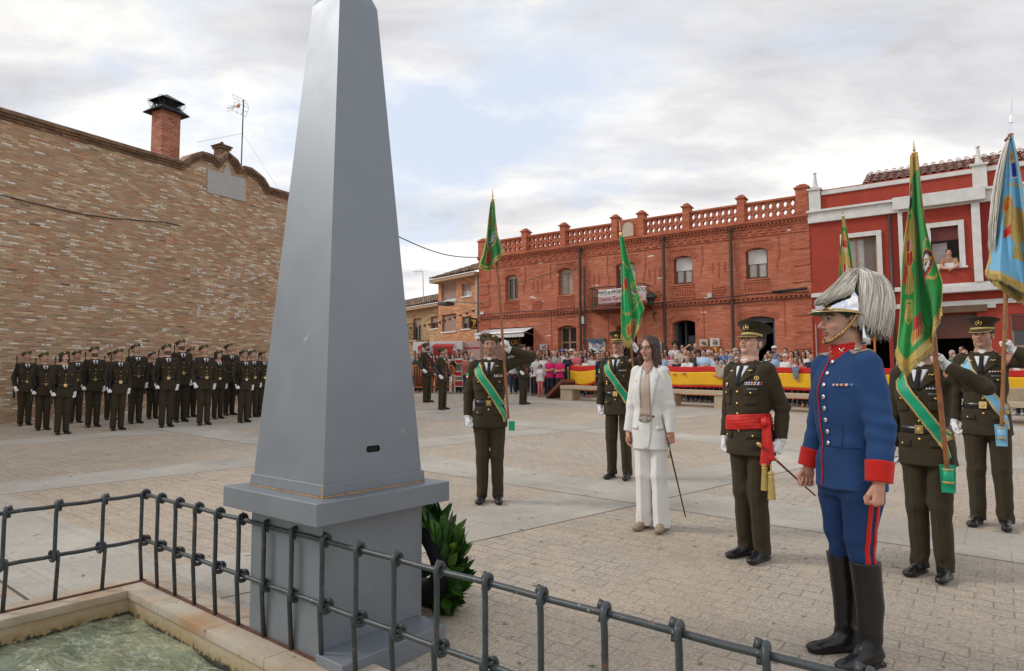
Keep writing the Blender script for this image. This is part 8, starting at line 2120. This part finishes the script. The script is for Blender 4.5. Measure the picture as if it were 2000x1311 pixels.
def crowd():
    MAT['skin_obj'] = objcol('skin_varied', .55, True); MAT['shirt_obj'] = objcol('plain_fabric'); MAT['shirt_stripe'] = objcol('striped_fabric', pat='stripe'); MAT['shirt_flower'] = objcol('floral_fabric', pat='flower')
    n = 'stand'
    L = [ # px, head-top, row, (fem, pose), shirt, hair, hair colour, label, glasses, pattern, skin
    (1293, 688, 0, (W_, n), (.35, .45, .62), 'bob', BR, 'brown haired woman in blue shirt just right of the woman in white', 1), (1300, 682, 2, (W_, n), (.62, .05, .18), 'long', BK, 'young woman in pink top between the meter cabinet and the crowd'),
    (1319, 667, 3.2, (W_, 'hip'), (.6, .62, .66), 'curly', BK, 'curly black haired woman in white blouse with hand on hip by the grey door', None, None, .8), (1333, 673, 3, (W_, n), (.52, .40, .30), 'bob', BK, 'woman with dark bob and beige top in front of the grey door', 1),
    (1313, 689, .7, (M_, n), (.35, .05, .06), 'bald', GR, 'bald man in red striped polo left of the grey haired woman', None, 'stripe', 1.1), (1324, 697, 0, (W_, 'lean'), (.015, .02, .035), 'bob', GR, 'grey haired woman in navy top and glasses leaning on the flag drape', 1),
    (1347, 695, 0, (M_, 'lean'), (.70, .70, .70), None, BR, 'shaven headed man in white T-shirt leaning over the red and yellow drape', None, None, 1.05), (1346, 684, 1.2, (M_, n), (.06, .05, .05), 'short', BK, 'dark haired man with sunglasses behind the man in white T-shirt', 1), (1339, 682, 2, (M_, n), (.45, .35, .3), 'bald', GR, 'pale balding man left of the man with sunglasses', None, None, 1.15),
    (1359, 670, 3.2, (M_, 'up'), (.02, .03, .06), None, BK, 'bald man in dark shirt raising a hand beside the wall plaques'), (1364, 683, .9, (W_, n), (.04, .035, .03), 'bob', BK, 'woman in a dark sun hat and glasses left of the pale blue T-shirt', 1, None, .85, (.03, .025, .02)),
    (1374, 682, .2, (M_, 'cross'), (.42, .58, .72), 'short', BK, 'tall man in pale blue T-shirt with folded arms behind the drape', None, None, .9), (1384, 684, 1.6, (W_, n), (.66, .66, .64), 'short', WH, 'white haired woman in white top right of the pale blue T-shirt'),
    (1399, 689, .8, (M_, n), (.45, .57, .68), 'bald', BR, 'bald man in glasses and pale blue shirt', 1, None, 1.05), (1410, 679, 1.3, (M_, 'chin'), (.02, .18, .55), 'short', BR, 'bearded man in bright blue polo with a hand at his mouth'), (1402, 700, .0, (W_, 'lean'), (.05, .07, .15), 'curly', BR, 'curly haired woman in navy print leaning left of the striped woman', None, 'flower'),
    (1418, 703, 0, (W_, 'lean'), (.02, .02, .02), 'short', BR, 'woman in black and white stripes and sunglasses leaning on the drape', 1, 'stripe'), (1391, 716, -.1, (M_, 'child'), (.5, .4, .35), 'short', BR, 'small boy whose head just shows above the drape'),
    (1442, 697, 0, (W_, 'lean'), (.02, .02, .025), 'short', GR, 'grey haired woman in dark stripes beside the general', 1, 'stripe'), (1436, 680, 1.8, (M_, n), (.66, .66, .66), 'short', GR, 'grey haired man in white left of the general\'s cap', 1), (1443, 684, 1.2, (M_, n), (.1, .12, .2), 'short', BK, 'dark haired man just left of the general\'s face', 1),
    (1503, 698, 0, (W_, n), (.50, .42, .36), 'short', BR, 'woman with dark sunglasses and beige top right of the general', 1), (1507, 686, .9, (M_, n), (.38, .52, .72), None, BK, 'bearded man in dark cap and light blue polo', None, None, .9, (.02, .02, .04)), (1496, 692, 1.5, (W_, n), (.4, .3, .3), 'short', LB, 'woman whose face shows behind the general\'s ear'),
    (1513, 676, 2.4, (M_, n), (.13, .22, .38), None, BK, 'man in white cap and denim shirt against the brick wall', 1, None, 1, (.6, .6, .6)), (1533, 691, .1, (W_, n), (.10, .30, .32), 'short', WH, 'white haired woman in glasses and floral blouse', 1, 'flower', 1.12), (1534, 680, 2.2, (M_, n), (.45, .02, .02), 'short', BK, 'dark haired boy in red behind the white haired woman'),
    (1556, 684, 2.3, (W_, 'hip'), (.58, .62, .70), 'bob', BR, 'woman in white shirt and glasses standing against the brick wall', 1), (1554, 698, .8, (W_, n), (.5, .48, .45), 'bob', LB, 'grey blonde woman left of the pink jacket'), (1563, 700, .3, (W_, n), (.62, .03, .16), 'long', BR, 'brown haired woman in a bright pink jacket'),
    (1573, 709, -.1, (W_, 'lean'), (.03, .04, .06), 'short', LB, 'short haired woman with clasped hands leaning beside the blue tunic', None, 'flower'), (1577, 685, 2.2, (W_, n), (.66, .65, .62), 'short', GR, 'grey haired woman with sunglasses and white top near the pipe', 1), (1584, 692, 1.4, (M_, n), (.02, .03, .06), None, BK, 'bald man partly hidden by the blue tunic', None, None, 1.1),
    (1033, 677, 4.0, (M_, n), (.06, .07, .09), 'short', BR, 'man with glasses standing in the shop doorway', 1), (1002, 688, 1, (M_, n), (.5, .5, .5), 'short', GR, 'man with red glasses right of the beret bearer\'s glove', 1, None, 1.05), (1031, 687, 1.4, (W_, n), (.03, .03, .03), 'long', BK, 'woman with long black hair below the shop doorway'), (1022, 690, .5, (W_, n), (.02, .02, .02), 'bob', BR, 'woman in black left of the long haired one'),
    (1043, 688, 1.0, (M_, n), (.03, .03, .035), 'short', BK, 'dark haired boy in black between two women'), (1051, 683, 2.2, (M_, n), (.2, .2, .2), 'short', BK, 'young man with short black hair behind the boy'), (1048, 694, .2, (M_, n), (.68, .68, .68), 'short', LB, 'brown haired boy in white T-shirt seen from behind', None, None, 1, None, 95),
    (1061, 691, .3, (W_, n), (.70, .70, .70), 'bob', BR, 'woman in white T-shirt and sunglasses behind the little girl', 1), (1069, 683, 1.6, (W_, n), (.12, .12, .13), 'long', BK, 'tall woman with long black hair behind the crowd of children'), (1055, 711, -.5, (W_, n), (.68, .66, .68), 'bob', BR, 'little girl in white T-shirt and pink leggings in front of the crowd', 1, None, 1, None, None, (.65, .18, .17)),
    (1074, 697, -.2, (M_, 'cross'), (.60, .02, .14), 'short', BK, 'boy in magenta T-shirt with folded arms, left of two'), (1093, 698, -.2, (M_, 'cross'), (.60, .02, .14), 'short', BK, 'boy in magenta T-shirt with a blue jacket, right of two'), (1083, 685, .8, (M_, n), (.30, .34, .36), None, BK, 'bald older man in grey shirt between the magenta boys', None, None, 1.12), (1088, 681, 2.2, (M_, n), (.05, .05, .05), 'short', BK, 'dark haired youth behind the bald older man'),
    (1099, 682, 2.0, (W_, n), (.6, .6, .6), 'bob', BR, 'person in blue cap and white top', None, None, 1, (.1, .12, .45)), (1106, 681, 3, (M_, n), (.62, .62, .62), 'bald', BK, 'balding man with sunglasses at the back near the door', 1), (1108, 688, .8, (W_, n), (.02, .025, .04), 'bob', BK, 'woman with black fringe left of the pink shirt'), (1116, 682, 2.6, (M_, n), (.65, .65, .65), None, WH, 'man in white cap with sunglasses near the wooden door', 1, None, 1, (.6, .6, .6)),
    (1122, 680, 3.4, (W_, n), (.05, .05, .05), 'short', BK, 'dark haired woman at the very back by the drainpipe'), (1124, 686, .2, (M_, 'cross'), (.66, .14, .17), None, BK, 'bald man in salmon pink shirt with folded arms', 1, None, 1.18), (1133, 690, 1.2, (W_, n), (.05, .05, .05), 'short', BK, 'short dark haired woman right of the pink shirt'), (1143, 682, 1.9, (M_, n), (.02, .03, .08), 'short', BK, 'man in navy seen side on near the notice board', None, None, .95),
    (1144, 697, .1, (W_, n), (.08, .2, .12), 'short', BR, 'older woman in green print above the flag drape', None, 'flower'), (1155, 682, 2.2, (W_, n), (.3, .1, .12), 'long', BK, 'woman with sunglasses under the notice board', 1), (1156, 691, .7, (W_, n), (.03, .06, .04), 'curly', BR, 'brown curly haired woman in dark floral blouse', None, 'flower'), (1167, 692, .9, (W_, n), (.02, .03, .06), 'short', BL, 'blonde woman in navy left of the capped bearer'), (1177, 685, 1.6, (M_, n), (.12, .1, .1), 'short', BR, 'man with sunglasses next to the capped bearer', 1),
    (809, 685, .8, (M_, n), (.25, .25, .28), 'short', BR, 'man with glasses nearest the obelisk', 1), (815, 691, .2, (W_, n), (.03, .03, .03), 'long', BK, 'woman with long black hair nearest the obelisk'), (848, 693, .4, (W_, n), (.25, .03, .03), 'long', BK, 'dark haired girl between the two guards'), (872, 681, 2.2, (M_, n), (.1, .1, .12), 'short', BK, 'man under the red canopy'), (873, 690, 1.0, (M_, n), (.6, .58, .56), 'short', BK, 'young man right of the clean shaven guard'),
    (884, 692, .2, (W_, 'phone'), (.02, .02, .02), 'long', BK, 'woman in black holding a phone beside the red and white panel', None, None, 1, None, None, (.6, .58, .55)), (893, 683, 1.9, (M_, n), (.1, .1, .12), 'short', BK, 'dark haired man above the red and white panel'), (895, 691, 1.1, (W_, n), (.6, .6, .6), 'bob', BR, 'woman with glasses above the red and white panel', 1), (902, 692, .5, (M_, n), (.6, .6, .62), 'short', BK, 'man in white T-shirt right of the panel'), (909, 687, 1.5, (W_, n), (.1, .08, .08), 'curly', BR, 'curly haired woman left of the beret bearer'),
    (911, 693, .3, (W_, n), (.35, .12, .08), 'bob', BR, 'woman in rust top beside the beret bearer\'s shoulder'), (917, 685, 2.1, (M_, n), (.2, .25, .35), 'bald', GR, 'balding man behind the rust top woman'), (923, 691, .9, (W_, n), (.5, .5, .5), 'short', GR, 'grey haired woman just left of the beret bearer\'s neck'), (901, 684, 2.7, (W_, n), (.4, .2, .2), 'bob', LB, 'light haired woman at the back by the pink trailer'), (880, 685, 2.9, (M_, n), (.3, .3, .3), 'short', BR, 'man at the back left of the trailer edge'),
    (862, 684, 1.8, (W_, n), (.2, .2, .25), 'long', BK, 'woman under the canopy behind the clean shaven guard'), (826, 688, 1.0, (W_, n), (.45, .3, .25), 'bob', BR, 'woman behind the bearded guard\'s arm'), (820, 682, 2.0, (M_, n), (.3, .32, .35), 'short', BK, 'man behind the two women nearest the obelisk'), (1012, 684, 2.2, (M_, n), (.2, .2, .22), 'bald', BR, 'man behind the half hidden guard', None, None, 1.1), (1196, 690, 1.2, (M_, n), (.1, .12, .2), 'short', BK, 'man glimpsed over the capped bearer\'s shoulder'),
    (1263, 692, .8, (W_, n), (.5, .1, .1), 'bob', BR, 'woman glimpsed behind the hair of the woman in white'), (1879, 676, 5.5, (M_, n), (.02, .02, .02), 'short', BK, 'dark man standing in the carriage doorway', 1), (1876, 690, .8, (W_, n), (.5, .42, .3), 'bob', BL, 'blonde woman with mirrored sunglasses between the right flag bearers', 1), (1866, 693, 1.5, (W_, n), (.45, .45, .5), 'short', GR, 'grey haired woman left of the mirrored sunglasses'), (1775, 696, .4, (W_, n), (.66, .66, .66), 'bob', BR, 'woman in white lace behind the green flag fringe'),
    (1787, 690, 1.3, (M_, n), (.3, .35, .45), 'short', BR, 'man behind the fringe of the green flag'), (1990, 697, .2, (W_, 'phone'), (.62, .62, .62), None, BR, 'woman in cap and white top at the right picture edge', 1, None, 1, (.3, .28, .26)), (1999, 686, 1.3, (M_, n), (.05, .05, .05), 'short', BK, 'man in black at the right picture edge'), (1760, 700, .9, (W_, n), (.6, .55, .5), 'short', BL, 'light haired woman right of the grey plume'), (1920, 692, 1.2, (M_, n), (.2, .22, .3), 'short', BR, 'man behind the right bearer\'s shoulder'),
    (1428, 692, .6, (W_, n), (.4, .42, .5), 'curly', GR, 'grey curly woman between striped women'), (1468, 690, 1.5, (M_, n), (.3, .3, .3), 'short', BR, 'man hidden behind the general\'s neck'), (1545, 686, 1.6, (W_, n), (.5, .2, .2), 'short', BR, 'woman behind the floral blouse'), (1521, 694, 1.0, (M_, n), (.35, .45, .6), 'short', BR, 'man in blue between sunglasses woman and floral blouse'), (1358, 690, 1.8, (W_, n), (.3, .15, .2), 'short', BR, 'woman behind the sun hat'),
    ]
    for r in L:
        r = list(r)+[None]*(13-len(r)); px, hy, row, key, sh, hair, hc, lb, gl, pat, sk, cap, phi = r[:13]; tr = r[13] if len(r) > 13 else None
        kw = {}
        if tr: kw['trou'] = tr
        person(px, hy, row, key, sh, hair, hc, lb, gl, pat, sk or 1., cap=cap, phi=phi, **kw)
    person(835, 664, 1.6, (M_, 'child'), (.35, .42, .5), 'short', BK, 'boy lifted above the crowd behind the bearded guard', d=24.9, lift=.55)
    ex = [(1300, 'striped polo'), (1330, 'grey haired leaning woman'), (1352, 'white T-shirt'), (1368, 'sun hat'), (1380, 'pale blue T-shirt'), (1392, 'boy at the drape'), (1405, 'blue polo'), (1420, 'black and white stripes'), (1434, 'grey curly woman'), (1500, 'beige top'), (1516, 'dark cap'), (1528, 'floral blouse'), (1548, 'grey blonde woman'), (1568, 'pink jacket'), (1580, 'clasped hands'), (1150, 'green print'), (1138, 'navy man'), (1128, 'salmon shirt'), (1112, 'black fringe'), (1094, 'right magenta boy'), (1078, 'left magenta boy'), (1064, 'woman behind the girl'), (1038, 'long haired woman in black'), (1026, 'woman in black'), (1008, 'red glasses'), (898, 'display panel'), (888, 'phone'), (867, 'woman under the canopy'), (856, 'dark haired girl'), (842, 'gap between guards'), (1172, 'blonde in navy'), (1188, 'capped bearer'), (1765, 'grey plume'), (1860, 'mirrored sunglasses'), (1885, 'right bearers'), (1985, 'woman at the picture edge')]
    rg = random.Random(8); cols = [('grey', (.25, .25, .27)), ('navy', (.02, .03, .07)), ('white', (.64, .64, .62)), ('green', (.05, .16, .08)), ('red', (.4, .03, .04)), ('blue', (.12, .22, .42)), ('beige', (.42, .34, .26)), ('black', (.02, .02, .02))]
    hs = [('dark haired', 'short', BK), ('brown haired', 'bob', BR), ('grey haired', 'short', GR), ('long haired', 'long', BR), ('balding', 'bald', BR)]
    for i, (px, nb) in enumerate(ex):
        cn, cc = cols[(i*3) % 8]; hn, hk, hc = hs[(i*2+i//5) % 5]; fem = hk in ('bob', 'long') or (hn == 'grey haired' and i % 2 == 0)
        person(px+rg.uniform(-2, 2), 684+rg.uniform(-2.5, 5), 1.9+rg.uniform(-.4, 1.2), (fem, n), cc, hk, hc, '%s %s in %s half hidden behind the %s' % (hn, 'woman' if fem else 'man', cn, nb if 'panel' in nb or 'gap' in nb or 'plume' in nb or 'bearer' in nb else 'spectator with the '+nb if 'woman' not in nb and 'boy' not in nb and 'man' not in nb and 'girl' not in nb else nb), 1 if i % 4 == 0 else None, None, rg.uniform(.85, 1.1))
    # a person leaning out of the upper window of the red house
    W = RB['W']; a, z = W.at(1853, 498); P = W.w(a, 0, -.25); T = tmpl((M_, 'lean')); f = T['f']
    o = person(1853, 497, 0, (M_, 'lean'), (.38, .20, .12), 'short', BK, 'dark haired person leaning on the sill of the red house window', d=P.y, phi=237, group='people at the windows', lift=0); s = 1.0
    _, zs = W.at(1850, 515); o.location = (P.x, P.y, zs-1.06); o.scale = (s,)*3; o.location.z = zs-1.30

def furniture():
    A = G(1095, 782); B = G(1425, 799.5); dv = (B-A).to_2d().normalized(); n = Vector((-dv.y, dv.x)); n = n if n.y > 0 else -n
    an = math.atan2(dv.y, dv.x)
    def bench(p0, p1, label):
        P0, P1 = G(*p0), G(*p1); L = (P1-P0).to_2d().length; a = math.atan2(P1.y-P0.y, P1.x-P0.x); e = empty('stone_bench', P0, a, label, 'bench', 'stone benches before the crowd'); sl = (P1.z-P0.z)/L
        m = MB(); nseg = max(1, round(L/2.1))
        for k in range(nseg): m.box((L*k/nseg+.004, 0, .36), (L*(k+1)/nseg-.004, .55, .47), bev=.008)
        s = m.build('seat', MAT['stone'], e)
        for k in range(nseg+1):
            x = min(max(L*k/nseg-.22, 0), L-.45); m = MB(); m.box((x, .04, -.15), (x+.45, .50, .359), bev=.008); m.build('pillar', MAT['stone'], e)
        e.rotation_euler = (0, -math.atan(sl), a)
    bench((1093, 781.5), (1426, 799.5), 'long beige stone bench behind the capped bearer and the woman in white'); bench((1436, 800), (1795, 818), 'beige stone bench behind the general and the blue guardsman'); bench((1812, 819), (2060, 836), 'beige stone bench behind the right flag bearers')
    P = G(1975, 800); m = MB(); m.box((-.5, -.2, 0), (.6, .25, .42), bev=.01); o = m.build('stone_block', MAT['stone'], None); q = YP(1995, 770, 14.1); o.location = (q.x, q.y, gz(q.x, q.y)+.3); tag(o, 'beige stone block on the bench at the right picture edge', 'block')
    # crowd barriers behind the benches, draped with the national colours
    def barrier(px0, px1, y, label, drape=True, full=True, up=.0, low=0.47, seed=0, d0=.62, sag=.0, rail='orange'):
        q0, q1 = YP(px0, y, dfront(px0)+d0), YP(px1, y, dfront(px1)+d0); P0 = Vector((q0.x, q0.y, gz(q0.x, q0.y))); P1 = Vector((q1.x, q1.y, gz(q1.x, q1.y))); L = (P1-P0).to_2d().length; a = math.atan2(P1.y-P0.y, P1.x-P0.x); sl = math.atan((P1.z-P0.z)/L)
        e = empty('crowd_barrier', P0, a, label, 'barrier', 'crowd barriers round the square'); e.rotation_euler = (0, -sl, a); H = 1.05
        N = max(1, round(L/2.3)); w = L/N
        for i in range(N):
            x0, x1 = i*w+.03, (i+1)*w-.03; m = MB(); m.tube([(x0, 0, .1), (x0, 0, H-.08), (x0+.08, 0, H), (x1-.08, 0, H), (x1, 0, H-.08), (x1, 0, .1)], .021, 8); m.tube([(x0, 0, .25), (x1, 0, .25)], .015, 6); nb = 12
            for k in range(1, nb): x = x0+(x1-x0)*k/nb; m.tube([(x, 0, .25), (x, 0, H)], .008, 5)
            for x in (x0+.2, x1-.2): m.tube([(x, -.25, .03), (x, 0, .12), (x, .25, .03)], .015, 6)
            m.build('barrier_frame', MAT[rail], e, True)
        if drape:
            t = empty('flag_drape', P0, a, 'red and yellow cloth '+drape, 'bunting', 'red and yellow drapes on the barriers'); t.rotation_euler = (0, -sl, a); rg = np.random.RandomState(seed)
            U = np.linspace(0, 1, max(40, int(L*16))); 
            def row(z, amp, ph): return [(x*L, -.028-amp*(.5+.5*math.sin(x*L*2.2+ph)+.25*math.sin(x*L*7+ph*2)), z-sag*math.sin(PI*x)*((H-z)/.5+.35)+.012*math.sin(x*L*3+ph)) for x in U]
            b0, b1 = low, H+.03; zs = [b1, b1-.13*(b1-b0)/.56, b1-.14*(b1-b0)/.56]
            def band(z0, z1, mat, nm, n=6):
                m = MB(); m.grid([row(z0+(z1-z0)*k/n, .012+.03*((b1-(z0+(z1-z0)*k/n))/.56), 1.3+.25*k/n+seed) for k in range(n+1)]); m.build(nm, MAT[mat], t, True, solid=.003)
            hh = b1-b0; band(b1, b1-hh*.26, 'flagred', 'red_stripe'); band(b1-hh*.26, b1-hh*.90, 'flagyel', 'yellow_stripe', 10); band(b1-hh*.90, b0, 'flagred', 'red_stripe', 3)
        return e
    barrier(1113, 1163, 740, 'orange crowd barrier left of the capped bearer', 'sagging from the barrier left of the capped bearer', low=.50, seed=4, d0=.42, sag=.10)
    barrier(1172, 1430, 740, 'orange crowd barrier behind the woman in white', 'stretched behind the woman in white', seed=1)
    barrier(1432, 1760, 740, 'orange crowd barrier behind the general', 'stretched behind the general and the guardsman', seed=2)
    barrier(1765, 2030, 740, 'orange crowd barrier behind the right flag bearers', 'glimpsed behind the right flag bearers', seed=3)
    barrier(803, 845, 720, 'orange barrier nearest the obelisk', None, d0=-.05); barrier(848, 888, 720, 'orange barrier between the guards and the red and white panel', None, d0=-.05)
    # garments hung on the drape
    def cloth_on(px, w, h, mat, label, cat, dz=0., round_=True):
        q = YP(px, 738, dfront(px)+.52); z = gz(q.x, q.y)+1.09; S = SDF((-w, -.12, -h), (w, .12, .1), .014); S.cone((-w*.45, 0, -.02), (-w*.1, -.02, -h*.75), w*.3, w*.28, .06, flat=((0, 1, 0), 2.2)); S.cone((w*.4, 0, -.02), (w*.0, -.02, -h*.72), w*.3, w*.26, .06, flat=((0, 1, 0), 2.2)); S.fold(.006, 3, (30, 10, 20)); me, _ = S.mesh('garment'); me.materials.append(MAT[mat]); o = bpy.data.objects.new('garment', me); COL.objects.link(o); o.location = (q.x, q.y, z); o.rotation_euler = (0, 0, an); tag(o, label, cat)
    cloth_on(1409, .26, .34, 'beigecl', 'beige knitted jacket hanging over the drape below the striped woman', 'jacket'); cloth_on(1555, .15, .36, 'ltblue', 'denim jacket hanging over the drape left of the blue tunic', 'jacket')
    # mahogany ramp board, rope and posts, panel
    P = G(1068, 779); e = empty('wooden_ramp', P, an, 'tilted dark mahogany box leaning on the left end of the stone bench', 'box'); m = MB(); Mx = Matrix.Rotation(R_(-40), 4, 'Y'); m.box((0, 0, 0), (.85, .75, .12), 0, Mx, bev=.006); m.build('board', MAT['mahog'], e); m = MB(); m.box((0.02, -.012, .02), (.83, -.002, .10), 0, Mx); m.build('front_edge', MAT['doorwood'], e)
    posts = [G(1036, 773), G(1110, 777)]
    pp = []
    for i, P in enumerate(posts):
        e = empty('rope_post', P, 0, 'slim steel rope post '+('left of the little girl' if i == 0 else 'beside the mahogany box'), 'post', 'rope posts'); m = MB(); m.lathe([(.14, 0), (.14, .02), (.02, .04), (.018, .94), (.03, .96), (.03, 1.0), (.01, 1.02)], 14); m.build('post', MAT['metal'], e, ang=40); pp.append(P+Vector((0, 0, .93)))
    pp = [G(985, 770)+Vector((0, 0, .93))]+pp
    for i in range(2):
        m = MB(); a, b = pp[i], pp[i+1]; L = (b-a).length; m.tube([a.lerp(b, k/16)-Vector((0, 0, .30*math.sin(PI*k/16))) for k in range(17)], .018, 8); o = m.build('barrier_rope', MAT['rope'], None, True); tag(o, 'dark red rope sagging '+('from the left to the steel post' if i == 0 else 'between the two steel posts'), 'rope', 'barrier ropes')
    P = G(896, 769); e = empty('display_panel', P, R_(-8), 'tall red and white display panel standing at the barrier', 'panel'); s = .0187; m = MB(); w, h = .33, 1.30; m.box((-w/2, 0, .25), (w/2, .04, h), bev=.005); m.build('panel', MAT['paper'], e)
    for z0, z1 in ((1.12, 1.24), (.66, .80), (.28, .46)): m = MB(); m.box((-w/2+.02, -.004, z0), (w/2-.02, -.001, z1)); m.build('red_field', MAT['banner_red'], e)
    for z0, z1 in ((.84, 1.10), (.50, .62)): m = MB(); m.box((-w/2+.03, -.004, z0), (w/2-.03, -.001, z1)); m.build('photo_field', MAT['blindG'], e)
    m = MB()
    for x in (-w/2+.02, w/2-.02): m.tube([(x, .02, 0), (x, .02, .26)], .012, 6)
    m.build('feet', MAT['metal'], e)
    # a leaf and crumbs on the paving
    P = G(1157, 1303); m = MB(); m.add([(P.x-.025, P.y, P.z+.006), (P.x, P.y-.008, P.z+.012), (P.x+.03, P.y+.004, P.z+.006), (P.x, P.y+.010, P.z+.008)], [(0, 1, 2, 3)]); o = m.build('fallen_leaf', MAT['leaf'], None, solid=.001); tag(o, 'small green leaf lying on the paving beyond the railing', 'leaf')
build_mats(); world(); ground(); pool(); railing(); monument(); wreath(); left_wall(); red_brick(); red_house(); far_houses()
ceremony(); soldiers(); crowd(); furniture()
